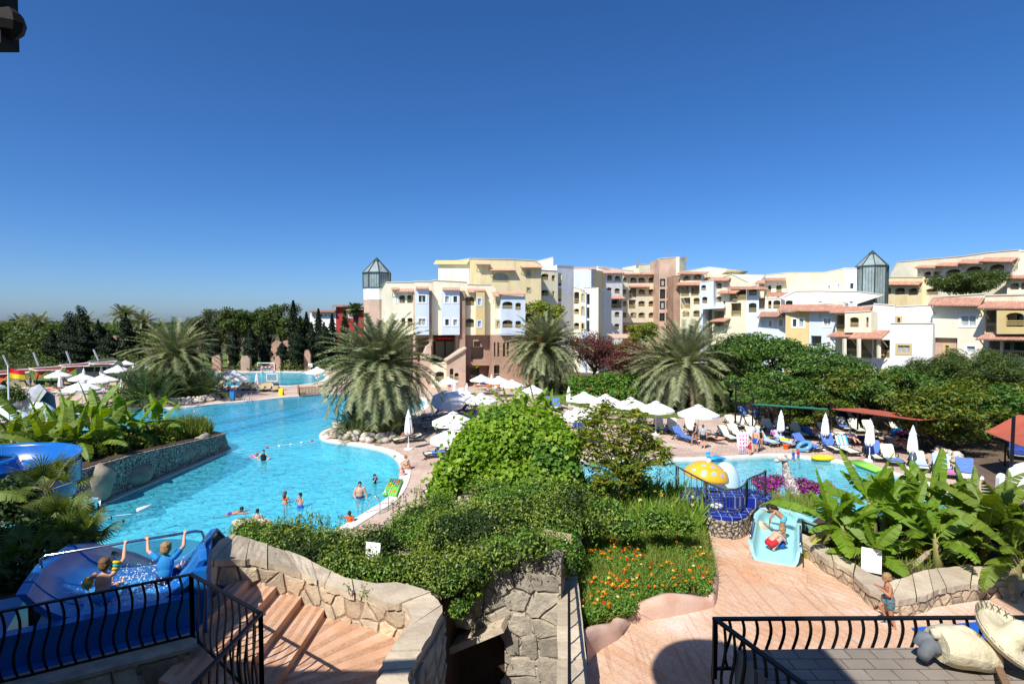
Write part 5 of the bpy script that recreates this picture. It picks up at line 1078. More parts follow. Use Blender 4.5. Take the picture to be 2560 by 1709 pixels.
for k,px,py,dg,lab,tw in (('s',1622,1078,8,'cream lounger with red and blue bags on it below the parasol',(('navy','m','navy and red cloth on the lounger below the parasol'),)),('s',1660,1085,2,'cream lounger with a blue towel over its foot, beside the small round table',(('blue','s','blue towel over a lounger foot beside the small round table'),)),('s',1690,1087,-4,'cream lounger with a pale towel over its foot, beside an all blue lounger',(('pale','s','pale towel over a lounger foot beside an all blue lounger'),)),
  ('c',1738,1108,32,'lounger covered head to foot in a blue towel, before the walking woman',(('blue','a','blue towel covering the slanting lounger head to foot'),)),('s',1740,1088,0,'cream lounger whose back shows behind the walking woman',()),('f',1800,1102,38,'low lounger with the sleeping sunbather',()),('s',1384,1024,10,'blue towelled lounger at the lawn edge, first of a pair',(('blue','b','blue towel on the first lounger of the pair at the lawn edge'),)),
  ('s',1398,1028,8,'blue towelled lounger with an orange patch at the lawn edge',(('blue','b','blue towel with an orange patch neighbour at the lawn edge'),)),('f',1412,1042,-60,'green framed lounger lying flat before the lawn edge',()),('c',1468,1036,-30,'cream lounger under the near wide parasol',()),('c',1486,1040,-34,'lounger with pale towel under the near wide parasol',(('pale','s','pale towel on a lounger under the near wide parasol'),)),
  ('c',1478,1088,34,'dark blue towelled lounger behind the pointed leaf tree',(('navy','a','navy towel on the lounger behind the pointed leaf tree'),)),('f',1448,1108,60,'pale lounger end peeping past the vine mound',())):
 loung(k,px,py,dg,lab,tw,g3)
g4='loungers around the lagoon palm bed'
for k,px,py,dg,lab,tw in (('f',982,1108,-64,'dark framed lounger holding the woman beside the rock ring',()),('f',1058,1076,-80,'cream flat lounger in the shade behind the single closed parasol',()),('f',1046,1066,-78,'second flat lounger in the shade behind the single closed parasol',()),('c',1050,1050,-70,'lounger piled with blue and yellow bags by the round pool end',(('blue','a','blue towel on the lounger by the round pool end'),)),
  ('c',1100,1043,-75,'dark lounger nearest the black table',(('navy','m','navy cloth on the lounger nearest the black table'),)),('c',1122,1036,-70,'lounger heaped with dark blue towels',(('navy','a','dark blue towels heaped on a lounger by the tilted parasol'),)),('c',1150,1026,-60,'lounger under the edge of the tilted parasol',(('blue','b','blue towel on a lounger under the edge of the tilted parasol'),)),('f',1112,1124,-70,'lounger with the seated bather under the near parasol',()),
  ('f',1060,1144,-74,'low lounger with a lilac blue towel trailing to the ground',(('blue','m','lilac blue towel trailing from the low lounger'),)),('f',1082,1196,-72,'lounger with white cushion poking out of the vine mound',()),('f',1068,1228,-72,'lounger end showing below the vine mound edge',()),('f',1062,1244,-72,'lowest lounger end below the vine mound edge',()),('f',1190,966,-60,'lounger with the reader on it before the arcade',(('navy','m','navy cloth on the lounger before the arcade'),)),('c',1215,978,-60,'lounger with orange bag before the arcade',(('orange','k','orange towel on the lounger before the arcade'),))):
 loung(k,px,py,dg,lab,tw,g4)
g5='loungers on the far terrace'
fl=[(45,972,70,'d'),(58,966,70,'d'),(72,974,66,'d'),(88,968,60,'d'),(104,978,100,'f'),(120,990,95,'f'),(135,984,98,'f'),(160,978,60,'d'),(172,964,60,'d'),(182,988,100,'f'),(238,962,70,'d'),(254,970,60,'d'),(272,976,20,'d'),(290,978,15,'d'),(306,980,10,'d'),(330,990,90,'d'),(352,990,90,'f'),(232,944,80,'f'),(262,942,80,'f'),(285,940,80,'f'),(308,936,80,'f'),(318,932,80,'f'),(335,930,80,'f'),(346,926,80,'f'),
  (545,974,10,'d'),(600,976,12,'d'),(614,977,12,'d'),(628,977,12,'d'),(650,979,14,'d'),(666,979,14,'d'),(684,980,14,'d'),(556,925,-60,'f'),(576,925,-60,'f')]
fdesc={0:'tan lounger deepest in the shade sail shadow, nearest the round bush',4:'white framed lounger of the woman in red',6:'white framed lounger in front of the closed parasol with a grey base',9:'white lounger below the largest far parasol',12:'dark lounger at the narrow channel, beside the parasol pole',15:'lounger beside the plum coloured flower bed',16:'cream lounger ends beside the plum coloured flower bed',24:'lounger beside the blue bin behind the far palm clump',28:'cream backed lounger beside the basketball hoop, first of three',29:'cream backed lounger in the middle of three by the hoop',30:'cream backed lounger next to the yellow floor sign',31:'white sun bed at the brick ruins, farther from the pointed cypress',32:'white sun bed on the grass edge beside the slim cypress'}
for i,(px,py,dg,k) in enumerate(fl):
 lab=fdesc.get(i) or ('tan lounger in the row at the shade sails, %s counted from the flag' % ordinal(i) if i < 10 else 'lounger on the far terrace between closed parasols, %s counted from the flag' % ordinal(i-8) if i < 17 else 'lounger beyond the narrow channel, %s counted from the flag' % ordinal(i-17) if i < 24 else 'cream backed lounger by the lap pool, %s from the far palm clump' % ordinal(i-24))
 loung(k,px,py,dg,lab,(),g5)
# striped towel
o=MB()
for k in range(9):
 x0=-.32+.64*k/9;o.use(k % 3)
 o.strip([[(x0,1.2+f*.78*cos(R(62))-.03,.36+f*.78*sin(R(62))),(x0+.64/9,1.2+f*.78*cos(R(62))-.03,.36+f*.78*sin(R(62)))] for f in (.15,.5,1.0)])
o=o.build('towel',[towels['white'],towels['pale'],towels['turq']]);c=P(2139,1142);o.location=(c.x,c.y,0);o.rotation_euler=(0,0,R(2));o.scale=(1.28,1.12,1.1);tag(o,'white towel with blue stripes hung on a lounger back','towel','towels spread on loungers','thing')
# ---------------------------------------------------------------- parasols
def parasol_model():
 t=thing('parasol',(0,0,0),None,'parasol');n=8;rows=[];m=MB()
 for r,z in ((.12,2.62),(.5,2.47),(1.0,2.26),(1.5,2.02)):
  rows.append([Vector((cos(2*pi*j/16)*r*(1 if j % 2 == 0 else .95),sin(2*pi*j/16)*r*(1 if j % 2 == 0 else .95),z-(.0 if j % 2 == 0 else .035*r))) for j in range(17)])
 rows.append([v+Vector((0,0,-.16)) for v in rows[-1]]);m.strip(rows);m.build('canopy',fabric,t)
 v=MB();v.lathe([(.34,2.60),(.16,2.68),(.03,2.74)],8,cap=False);v.build('vent_cap',fabric,t)
 MB().tube([(0,0,.05),(0,0,2.7)],.025,8).build('pole',plastic_w,t)
 r_=MB()
 for j in range(8):r_.bar((0,0,2.5),(cos(j*pi/4)*1.42,sin(j*pi/4)*1.42,2.02),.02)
 r_.build('rib_frame',plastic_w,t)
 MB().lathe([(.3,0),(.3,.06),(.08,.1),(.06,.35)],14).build('base',plastic_w,t);return First(t)
def closed_model():
 t=thing('closed_parasol',(0,0,0),None,'parasol');rows=[]
 for z,r in ((1.0,.19),(1.15,.24),(1.6,.21),(2.05,.15),(2.1,.17),(2.2,.12),(2.5,.05),(2.56,.02)):
  rows.append([Vector((cos(2*pi*j/32)*r*(1+.16*cos(j*pi/2)),sin(2*pi*j/32)*r*(1+.16*cos(j*pi/2)),z+(.05*sin(j*1.3) if z < 1.1 else 0))) for j in range(33)])
 MB().strip(rows).build('furled_canopy',fabric,t)
 MB().tube([(0,0,.05),(0,0,2.62)],.025,8).build('pole',plastic_w,t);MB().lathe([(.3,0),(.3,.06),(.08,.1),(.06,.35)],14).build('base',plastic_w,t)
 MB().lathe([(.165,2.03),(.172,2.06),(.165,2.09)],12,cap=False).build('tie_band',plastic_w,t);return First(t)
par,cpar=parasol_model(),closed_model()
pg_='open white parasols'
for px,py,s_,lab in ((1746,1011,1.05,'open parasol at the paved path end, over the sleeping sunbather'),(1640,1002,1.02,'open parasol over the lounger with red and blue bags'),(1577,993,1.0,'open parasol third from the paved path, before the leaning palm'),(1514,985,1.0,'open parasol in the lawn row before the flowering hedge'),(1460,979,1.0,'open parasol beside the closed one on the lawn edge'),(1443,1019,1.0,'big open parasol between lawn row and pointed leaf tree'),
  (1332,963,.95,'open parasol behind the yellow green banana on the lawn side'),(1280,949,.95,'open parasol behind the upright banana leaf'),(1246,940,.95,'open parasol by the arched brick door'),(1203,936,.95,'open parasol in front of the small stout palm'),(1120,942,.9,'open parasol before the brick stair wall'),(1154,970,1.,'open parasol overlapping the tilted grey one'),
  (1203,982,1.02,'open parasol beside the grey shower post'),(1133,1029,1.05,'large open parasol beside the vine mound, upper of two'),(1137,1067,1.05,'large open parasol beside the vine mound, lower of two over the seated bather'),(145,926,1.,'open parasol nearest the shade sails on the far terrace'),(205,933,1.,'open far parasol with a closed one right behind it'),(257,935,1.08,'open far parasol with its pole in front of the channel'),
  (204,952,1.15,'largest open far parasol just above the banana tips'),(314,901,1.,'farthest open parasol by the dark kiosk'),(294,913,1.1,'open parasol just before the farthest one'),(793,917,1.05,'open parasol by the life ring beside the lap pool')):
 c=P(px,py,2.7*s_);par.put((c.x,c.y,0),random.uniform(0,.8),s_,lab,pg_)
c=P(1124,984,2.3);o=par.put((c.x,c.y,0),.3,1.08,'open parasol tilted away so that its grey underside shows',pg_);o.rotation_euler=(R(26),R(-8),.3);o.location.y -= .5
c=P(572,936,2.5);o=par.put((c.x,c.y,0),.3,1.2,'greyish tilted parasol half behind the far palm clump',pg_);o.rotation_euler=(R(10),R(14),.2)
cg='furled white parasols'
for px,py,s_,lab in ((1953,1024,1.,'closed parasol standing by the yellow cushion'),(2064,1031,1.02,'closed parasol by the post between green and red canopy'),(2176,1046,1.08,'closed parasol beside the man in the white cap'),(2283,1062,1.06,'closed parasol half behind the last canopy post'),(1021,1022,1.12,'closed parasol on its own by the rock ringed palm bed'),(1422,965,1.,'closed parasol on the lawn edge'),
  (1137,952,1.,'closed parasol beside the boy in patterned shorts'),(1167,956,1.,'closed parasol between two open ones before the arcade'),(1229,934,.95,'closed parasol between small palm and arched door'),(150,935,1.,'closed parasol in front of the open one nearest the shade sails'),(209,919,1.,'closed parasol peeping over an open far one'),(253,914,1.05,'closed parasol before the dark kiosk'),(303,944,1.,'closed parasol at the plum flower bed'),
  (320,931,1.,'closed parasol at the channel edge'),(333,909,1.,'closed parasol beside the farthest open one'),(365,899,1.,'closed parasol against the big far palm'),(586,930,1.,'closed parasol by the lap pool between far palm and hoop'),(642,931,1.,'closed parasol just beside the basketball hoop')):
 c=P(px,py,2.62*s_);cpar.put((c.x,c.y,0),random.random()*3,s_,lab,cg)
# ---------------------------------------------------------------- canopies and shade sails
def canopy(label,f0,f1,zf,back,zb,mat,posts,extra=0.):
 a,b=P(*f0,zf),P(*f1,zf);d=(b-a).normalized();nb=Vector((-d.y,d.x,0));t=thing('shade_canopy',(a.x,a.y,0),label,'canopy','flat canopies over the loungers');m=MB();rows=[]
 for j in range(5):
  f=j/4;rows.append([a.lerp(b,i/16)+nb*back*f+Vector((0,0,(zb-zf)*f-.10*sin(pi*f)*sin(pi*((i % 8)/8))-.03*(i % 4 == 2))) for i in range(17)])
 rows2=[[v-Vector((0,0,.03)) for v in r] for r in rows];m.strip(rows);m.strip(rows2);m.strip([rows[0],rows2[0]]);m.build('canvas',mat,t,world=True)
 for px,py in posts:
  c=P(px,py);MB().tube([(c.x,c.y,0),(c.x,c.y,zf+.06)],.07,8).build('post',iron,t,world=True);q=c+nb*back;MB().tube([(q.x,q.y,0),(q.x,q.y,zb+.05)],.06,8).build('post',iron,t,world=True)
 fr=MB();fr.bar(a-Vector((0,0,.06)),b-Vector((0,0,.06)),.05).bar(a+nb*back+Vector((0,0,zb-zf-.06)),b+nb*back+Vector((0,0,zb-zf-.06)),.05);fr.build('frame_rail',iron,t,world=True)
canopy('dark green canvas canopy on black posts over shaded loungers',(1880,1010),(2068,1023),2.85,4.4,2.35,green_canvas,[(1881,1078),(1974,1086)])
canopy('brick red canvas canopy on black posts beside the green one',(2078,1021),(2300,1050),2.85,4.2,2.55,red_canvas,[(2074,1097),(2288,1160)])
t=thing('shade_sail',P(2530,1245),'brick red sail stretched from a tall black pole at the picture edge','shade sail');c=[P(2462,1079,2.5),P(2545,1036,3.5),P(2760,1060,3.4),P(2700,1160,2.3),P(2545,1112,2.5)]
m=MB();ctr=sum(c,Vector())/5
rows=[[ctr.lerp(c[i % 5],f)-Vector((0,0,.25*f*(1-f))) for i in range(6)] for f in (.02,.35,.7,1.)];m.strip(rows);m.build('canvas',red_canvas,t,world=True)
q=P(2525,1247);top=PY(2538,1040,q.y);MB().tube([q,Vector((q.x+.05,q.y,top.z))],.08,8).build('pole',iron,t,world=True);q=P(2512,1165);MB().tube([q,q+Vector((0,0,2.6))],.05,8).build('pole',iron,t,world=True);MB().tube([c[0],c[4],c[3]],.02,5).build('edge_cable',gmetal,t,world=True)
q=P(1990,1068);tag(MB().tube([q-Vector((14*q.y/F*12,0,0))*0+Vector((-4.4,0,0))*0,q+Vector((0,0,3.6))],.09,8).build('black_post',iron),'tall black post beside the green canopy corner, by the path','post',None,'thing') if False else None
q=P(1838,1078);t=thing('lamp_post',q,'slim black lamp post standing by the paved path before the green canopy','lamp post');MB().tube([(0,0,0),(0,0,3.9)],.07,8).build('pole',iron,t);MB().lathe([(.14,0),(.14,.06),(.09,.1)],10).build('base',iron,t);MB().lathe([(.08,3.85),(.17,3.95),(.17,4.15),(.03,4.3)],10).build('lantern',iron,t)
# far shade sails on tilted masts
SS='maroon shade sails on tilted masts'
for (x0,y0,x1,y1,x2,y2,x3,y3),tri,mast,lab in (((72,921,160,914,152,925,90,926),((83,926),(128,921),(88,950)),((97,915),(84,881)),'maroon sail nearest the flag, with an orange corner hanging below'),((148,913,226,906,222,914,158,917),((160,917),(205,914),(163,936)),((177,908),(166,878)),'middle maroon sail before the green kiosk'),((220,908,292,902,284,909,232,910),None,((247,902),(234,874)),'maroon sail at the kiosk roof'),((-60,930,76,922,72,930,-40,938),((-20,934),(30,930),(0,958)),((22,918),(8,888)),'grey edged sail behind the flag')):
 Y=82;t=thing('shade_sail',PY((x0+x1)/2,975,Y),lab,'shade sail',SS);m=MB();A_,B_,C_,D_=PY(x0,y0,Y+4),PY(x1,y1,Y+4),PY(x2,y2,Y-2),PY(x3,y3,Y-2);rows=[]
 for j in range(7):rows.append([A_.lerp(B_,i/8).lerp(D_.lerp(C_,i/8),j/6)-Vector((0,0,.35*sin(pi*i/8)*sin(pi*j/6))) for i in range(9)])
 m.strip(rows);m.build('canvas',maroon_canvas,t,world=True)
 MB().tube([A_,B_,C_,D_],.07,5,closed=True).build('edge_tube',plastic_w,t,world=True)
 if tri:a,b,c=[PY(x,y,Y-2) for x,y in tri];a.y += .3;MB().add([a,b,c,a.lerp(b,.5)+Vector((0,.6,-.3))],[(0,3,2),(3,1,2)]).build('corner_flap',orange_canvas,t,world=True)
 (mx_,my),(tx,ty)=mast;MB().tube([PY(mx_,my,Y+4),PY(tx,ty,Y+5)],.14,6).build('mast',galv,t,world=True);MB().tube([PY(tx+4,ty+8,Y+5),PY(mx_-10,my+4,Y+8)],.06,5).build('mast_stay',galv,t,world=True)
 for k in (0,1):b=D_.lerp(C_,.15+.6*k);MB().tube([Vector((b.x-.8,b.y,0)),b],.09,5).build('leg',greyiron,t,world=True)
t=thing('kiosk',PY(238,950,88),'dark green wooden kiosk with a low gabled roof behind the shade sails','kiosk');k=PY(238,900,88);zz=PY(238,916,88).z;za=PY(238,899,88).z
MB().box(k.x-3,k.x+4,88,92,0,zz).build('cabin',gmetal,t,world=True);m=MB();m.add([(k.x-2.4,87.4,zz),(k.x+1.6,87.4,zz),(k.x-.4,87.4,za),(k.x-2.4,92.6,zz),(k.x+1.6,92.6,zz),(k.x-.4,92.6,za)],[(0,1,2),(3,5,4),(0,2,5,3),(1,4,5,2),(0,3,4,1)]);m.build('roof',M('kiosk_roof',(.09,.12,.07),.8),t,world=True);MB().box(k.x+.6,k.x+1.4,87.94,88.0,.1,zz-.4).build('door',iron,t,world=True)
# ---------------------------------------------------------------- poolside equipment
t=thing('flag_pole',P(24,1112),'white pole flying a red and yellow lifeguard flag','flag pole');q=P(24,1112);top=PY(20,913,q.y);MB().tube([(0,0,0),(top.x-q.x,0,top.z)],[.07,.045],8).build('pole',plastic_w,t)
m=MB();rows=[]
for j in range(9):
 f=j/8;rows.append([Vector((top.x-q.x+.03+f*1.15,.12*sin(f*7),top.z-.15-h*.75*(1-.15*f)-.30*f*(1 if h < .2 else 1)-.05*sin(f*6))) for h in (0,.5,1.)])
m.use(0).strip([[r[0],r[1]] for r in rows]);m.use(1).strip([[r[1],r[2]] for r in rows]);m.build('flag',[cloth['red'],towels['yellow']],t)
t=thing('basketball_hoop',P(680,977),'poolside basketball hoop with a clear board on a white post','basketball hoop');q=P(680,977);a,b=PY(667,934,q.y),PY(693,952,q.y);fr=MB();x0,x1,z1,z0=a.x-q.x,b.x-q.x,a.z,b.z
for p0,p1 in (((x0,z0),(x1,z0)),((x0,z1),(x1,z1)),((x0,z0),(x0,z1)),((x1,z0),(x1,z1)),((x0*.35+x1*.0,z0+.1),(x1*.35,z0+.1))):fr.bar((p0[0],0,p0[1]),(p1[0],0,p1[1]),.09)
fr.build('board_frame',plastic_w,t);MB().box(x0,x1,-.01,.01,z0,z1).build('backboard',M('clear_board',(.6,.75,.8),.1,trans=.85),t);MB().tube([(0,.3,0),(0,.3,z0+.2),(0,0,z0+.3)],.08,8).build('post',plastic_w,t)
MB().tube([(cos(i*pi/6)*.25,-.3+sin(i*pi/6)*.25,z0+.15) for i in range(12)],.02,5,closed=True).build('ring',cloth['orange'],t)
t=thing('goal_frame',P(665,926),'white goal frame with a smaller red and white goal before it','goal');Y=P(665,926).y;o_=t.location;m=MB();a,b=PY(644,907,Y),PY(686,930,Y)
for p0,p1 in (((a.x,0),(a.x,a.z)),((b.x,0),(b.x,a.z)),((a.x,a.z),(b.x,a.z))):m.bar((p0[0],Y,p0[1]),(p1[0],Y,p1[1]),.14);m.bar((p0[0],Y+1.5,p0[1]*.95),(p1[0],Y+1.5,p1[1]*.95),.08)
m.build('goal_posts',plastic_w,t,world=True);t2=thing('small_goal',P(667,929),'small red and white striped goal by the lap pool edge','goal');Y=P(667,929).y;a,b=PY(653,917,Y),PY(681,930,Y);m=MB()
for p0,p1 in (((a.x,0),(a.x,a.z)),((b.x,0),(b.x,a.z)),((a.x,a.z),(b.x,a.z))):
 for i in range(6):m.use(i % 2);m.bar(Vector((p0[0],Y,p0[1])).lerp(Vector((p1[0],Y,p1[1])),i/6),Vector((p0[0],Y,p0[1])).lerp(Vector((p1[0],Y,p1[1])),(i+1)/6),.16)
m.build('goal_posts',[plastic_w,cloth['red']],t2,world=True)
net=MB()
for i in range(12):x=a.x+(b.x-a.x)*i/11;net.bar((x,Y,a.z),(x,Y+1.,0),.02)
for i in range(6):net.bar((a.x,Y+i/6,a.z*(1-i/6)),(b.x,Y+i/6,a.z*(1-i/6)),.02)
net.build('net',plastic_w,t2,world=True)
t=thing('floor_sign',P(703,987),'yellow folding floor sign on the paving near the wooden fence','warning sign');m=MB();m.obox((0,-.18,.42),(.26,0,0),(0,.012,0),(0,.13,.42)).obox((0,.18,.42),(.26,0,0),(0,.012,0),(0,-.13,.42));m.build('board',towels['yellow'],t);MB().bar((-.2,0,.84),(.2,0,.84),.05).build('hinge_handle',towels['yellow'],t)
t=thing('wooden_fence',P(760,990),'weathered wooden picket fence between the paving and the big palm','fence');q0,q1,q2=P(749,990),P(800,986),P(745,982)
for a,b in ((q0,q1),(q0,q2)):
 n=max(2,int((b-a).length/.17));m=MB()
 for i in range(n+1):c=a.lerp(b,i/n);m.obox((c.x,c.y,.52),(.05,0,0),(0,.02,0),(0,0,.5))
 m.bar(a+Vector((0,.05,1.05)),b+Vector((0,.05,1.05)),.12,.06).bar(a+Vector((0,.05,.2)),b+Vector((0,.05,.2)),.06);m.build('picket_panel',timber,t,world=True)
t=thing('life_ring',P(793,956)+Vector((0,0,1.0)),'orange and white life ring on a stand beside the lap pool','life ring');m=MB()
for k in range(8):
 m.use(k % 2);m.tube([(cos(a)*.32,0,sin(a)*.32) for a in [k*pi/4+i*pi/16 for i in range(5)]],.09,8)
m.build('ring',[cloth['orange'],plastic_w],t);MB().tube([(0,.1,-1.),(0,.1,.1)],.04,6).build('stand',plastic_w,t)
t=thing('notice_board',P(776,928),'white notice board on a post by the slim brick pillar','sign');Y=P(776,928).y;a,b=PY(772,908,Y),PY(780,917,Y);MB().box(a.x-.1,b.x+.1,Y-.03,Y+.03,b.z,a.z).build('panel',plastic_w,t,world=True);MB().tube([((a.x+b.x)/2,Y+.05,0),((a.x+b.x)/2,Y+.05,b.z)],.06,6).build('post',galv,t,world=True)
for (x,y),(x2,y2),lab in (((613,1003),(625,1002),'steel pool ladder rails at the far lagoon edge below the palm clump'),):
 t=thing('pool_ladder',P(x,y),lab,'pool ladder','steel pool ladders')
 for xx,yy in ((x,y),(x2,y2)):
  c=P(xx,yy);MB().tube([c+Vector((0,.5,0)),c+Vector((0,.5,.7)),c+Vector((0,.35,.88)),c+Vector((0,.1,.85)),c+Vector((0,-.1,.6)),c+Vector((0,-.15,-.9))],.03,6).build('handrail',chrome,t,world=True,smooth=True)
t=thing('pool_ladder',P(960,1272),'steel pool ladder arching over the near lagoon edge','pool ladder','steel pool ladders')
for ax,ay,bx,by in ((950,1284,916,1287),(971,1271,937,1268)):
 a,b=P(ax,ay),P(bx,by,-.1);u=(b-a);m=MB()
 m.tube([a,a+Vector((0,0,.55)),a+u*.12+Vector((0,0,.82)),a+u*.4+Vector((0,0,.9)),a+u*.75+Vector((0,0,.7)),b+Vector((0,0,.2)),b+Vector((0,0,-.8))],.024,8);m.build('handrail',chrome,t,world=True,smooth=True)
m=MB();a,b=P(916,1287,-.35),P(937,1268,-.35);m.bar(a,b,.1,.04).bar(a-Vector((0,0,.35)),b-Vector((0,0,.35)),.1,.04);m.build('step',chrome,t,world=True)
def rope(name,label,pxs,r,mats,step):
 m=MB();pts=[P(a,b,-.04) for a,b in pxs];Ls=[0]
 for i in range(len(pts)-1):Ls.append(Ls[-1]+(pts[i+1]-pts[i]).length)
 m.tube(pts,.012,5);d=0;k=0
 while d < Ls[-1]:
  i=max(j for j in range(len(Ls)-1) if Ls[j] <= d);f=(d-Ls[i])/(Ls[i+1]-Ls[i]);m.use(0 if k % 4 else 1);m.ell(pts[i].lerp(pts[i+1],f),(r*1.5,r,r),8,5);d += step;k += 1
 return tag(m.build(name,mats),label,'float line','float lines in the lagoon','thing')
rope('float_line','line of small white and red floats running to the palm bed point',[(668,1118),(700,1114),(740,1108),(775,1102),(800,1098)],.07,[plastic_w,cloth['red']],.85);rope('float_line','short float line running from the planter tip into the lagoon',[(556,1130),(590,1126),(612,1122)],.07,[plastic_w,cloth['orange']],1.6)
rope('float_line','float line with one white ball beside the slide outlet',[(252,1298),(270,1293),(290,1288),(330,1284)],.08,[plastic_w,cloth['red']],1.5)
m=MB();a,b=P(342,1276,-.03),P(380,1264,-.03);m.tube([a,a.lerp(b,.06),a.lerp(b,.94),b],[.03,.11,.11,.03],10);tag(m.build('float_tube',plastic_w,smooth=True),'long white float tube drifting in the lagoon','float',None,'thing')
c=P(376,987);t=thing('planter_lamp',P(381,1003),'small white lamp drum on the edge of the far planted island','lamp');MB().lathe([(.25,0),(.25,.3),(.3,.32)],12).build('drum',plastic_w,t);MB().lathe([(.3,.32),(.3,.4),(.2,.46)],12).build('lid',iron,t)
t=thing('shower_post',P(1182,1040),'dark shower post with a flat arm between parasols and vine mound','shower');MB().tube([(0,0,0),(0,0,2.2)],.1,8).build('post',greyiron,t);MB().bar((-.3,0,2.2),(.3,0,2.2),.14).build('arm',greyiron,t)
t=thing('side_table',P(1018,1105),'white round table at the single closed parasol','table');MB().lathe([(.03,.38),(.3,.4),(.3,.43),(.02,.44)],16).build('table_top',plastic_w,t);MB().tube([(0,0,0),(0,0,.4)],.04,8).build('stem',plastic_w,t);MB().lathe([(.22,0),(.2,.05)],14).build('foot',plastic_w,t)
c=P(1640,1080);t=thing('side_table',c,'dark round table below a parasol beside the blue footed lounger','table');MB().lathe([(.3,.4),(.3,.43)],16).build('table_top',greenp,t);MB().tube([(0,0,0),(0,0,.4)],.05,8).build('stem',greenp,t)
c=P(1098,1066);t=thing('side_table',c,'black square table by the loungers heaped with navy towels','table');MB().box(-.5,.5,-.4,.4,.62,.68).build('table_top',greenp,t)
for a,b in ((-.42,-.32),(.42,-.32),(-.42,.32),(.42,.32)):MB().bar((a,b,0),(a,b,.62),.05).build('leg',greenp,t)
for px,py,lab in ((1965,1122,'terracotta pot on the paving between pale towelled loungers'),(2288,1167,'terracotta pot at the last canopy post')):
 t=thing('flower_pot',P(px,py),lab,'pot','terracotta pots');MB().lathe([(.13,0),(.2,.28),(.23,.28),(.23,.36),(.18,.36),(.16,.3)],14).build('body',cloth['orange'],t);MB().lathe([(.17,.31),(.02,.32)],10,cap=False).build('soil',soil,t)
c=P(1960,1112);m=MB();m.ell((c.x,c.y,.42),(.38,.3,.12),14,6);tag(m.build('cushion',towels['yellow'],smooth=True),'yellow cushion heaped on the stand under the first closed parasol','cushion',None,'thing')
c=P(2010,1128);m=MB();rt_=Matrix.Rotation(R(-35),3,'Y');ring=[Vector((cos(a)*.42,sin(a)*.55,0)) for a in [i*pi/12 for i in range(24)]];m.tube([rt_ @ v+Vector((c.x,c.y,.38)) for v in ring],.14,8,closed=True);tag(m.build('swim_ring',M('translucent_blue_vinyl',(.12,.36,.70),.15,spec=.6),smooth=True),'translucent blue swim ring leaning on a lounger','swim ring',None,'thing')
c=P(2056,1148);m=MB();m.tube([(c.x+cos(a)*.62,c.y+sin(a)*.34,.12) for a in [i*pi/12 for i in range(24)]],.12,8,closed=True);m.ell((c.x,c.y,.08),(.5,.22,.05),12,4);tag(m.build('inflatable_boat',towels['yellow'],smooth=True),'yellow inflatable boat on the children pool edge','inflatable',None,'thing')
def mattress(name,label,corners,mat,dots=None,th=.1,n=6,cat_='air mattress'):
 a,b,c,d=corners;t=thing(name,a,label,cat_);m=MB();up=(b-a).cross(d-a).normalized();up=up if up.z > 0 else -up
 for i in range(n):f=(i+.5)/n;w=(d-a).length/n*.5;m.tube([a.lerp(d,f)+up*th/2,b.lerp(c,f)+up*th/2],[w,w],8)
 m.build('tubes',mat,t,world=True,smooth=True)
 if dots:
  k=MB()
  for i in range(1,6):
   for j in range(1,4):k.use((i+j) % len(dots));p=a.lerp(b,i/6).lerp(d.lerp(c,i/6),j/4);k.ell(p+up*(th+.03),(.07,.07,.03) if abs(up.z) > .5 else (.05,.05,.05),8,4)
  k.build('dots',dots,t,world=True)
 return t
mattress('air_mattress','green framed air mattress with coloured dots half over the lagoon edge',[P(956,1238,.0),P(975,1200,.06),P(1007,1202,.06),P(992,1240,.06)],M('lime_vinyl',(.22,.58,.10),.3),[cloth['orange'],towels['yellow'],cloth['azure'],cloth['pink']])
a=P(1845,1135);mattress('air_mattress','clear air mattress with magenta dots held upright by the boy in red shorts',[a,a+Vector((-.05,.35,1.5)),a+Vector((.85,.35,1.5)),a+Vector((.75,0,0))],M('clear_vinyl',(.70,.66,.74),.15,spec=.6),[cloth['pink'],towels['magenta']],.1)
mattress('air_mattress','flat lime green foam mat at the children pool edge',[P(2120,1155,.03),P(2190,1180,.03),P(2212,1177,.03),P(2150,1152,.03)],M('lime_foam',(.25,.62,.08),.5))
mattress('air_mattress','pink ribbed air mattress between the last two pool loungers',[P(2394,1190,.1),P(2392,1165,.3),P(2422,1172,.3),P(2420,1195,.1)],towels['magenta'])
# blue inflatable animal on the coping: body, neck, head, fins
c=P(1790,1150);t=thing('inflatable_animal',c,'bright blue inflatable sea animal lying on the children pool coping','inflatable');m=MB();m.ell((.1,0,.2),(.85,.35,.22),14,8);m.tube([(-.6,0,.25),(-.75,.1,.5),(-.7,.15,.7)],[.2,.16,.14],8);m.ell((-.68,.12,.78),(.22,.17,.17),10,6);m.ell((-.9,.1,.74),(.14,.1,.08),8,5);m.build('body',M('blue_vinyl',(.03,.34,.72),.25,spec=.5),t,smooth=True)
for s in (-1,1):MB().ell((.15,s*.42,.3),(.35,.2,.05),10,5,Matrix.Rotation(s*.6,3,'X')).build('fin',M('blue_vinyl',(.03,.28,.62),.25),t,smooth=True)
bpy.data.objects['inflatable_animal'].scale=(.72,.72,.62)
for px,py,s_,lab,mt in ((2180,1137,.18,'green and white beach ball by the striped towel','green'),(2184,1128,.12,'purple and white ball under the third closed parasol','purple')):
 c=P(px,py);m=MB()
 for k in range(6):
  m.use(k % 2);m.strip([[Vector((cos(a)*cos(b)*s_,sin(a)*cos(b)*s_,sin(b)*s_+s_)) for a in (k*pi/3+i*pi/9 for i in range(4))] for b in (-1.57,-1.,-.5,0,.5,1.,1.57)])
 o=m.build('beach_ball',[cloth[mt],plastic_w],smooth=True);o.location=(c.x,c.y,0);tag(o,lab,'ball',None,'thing')
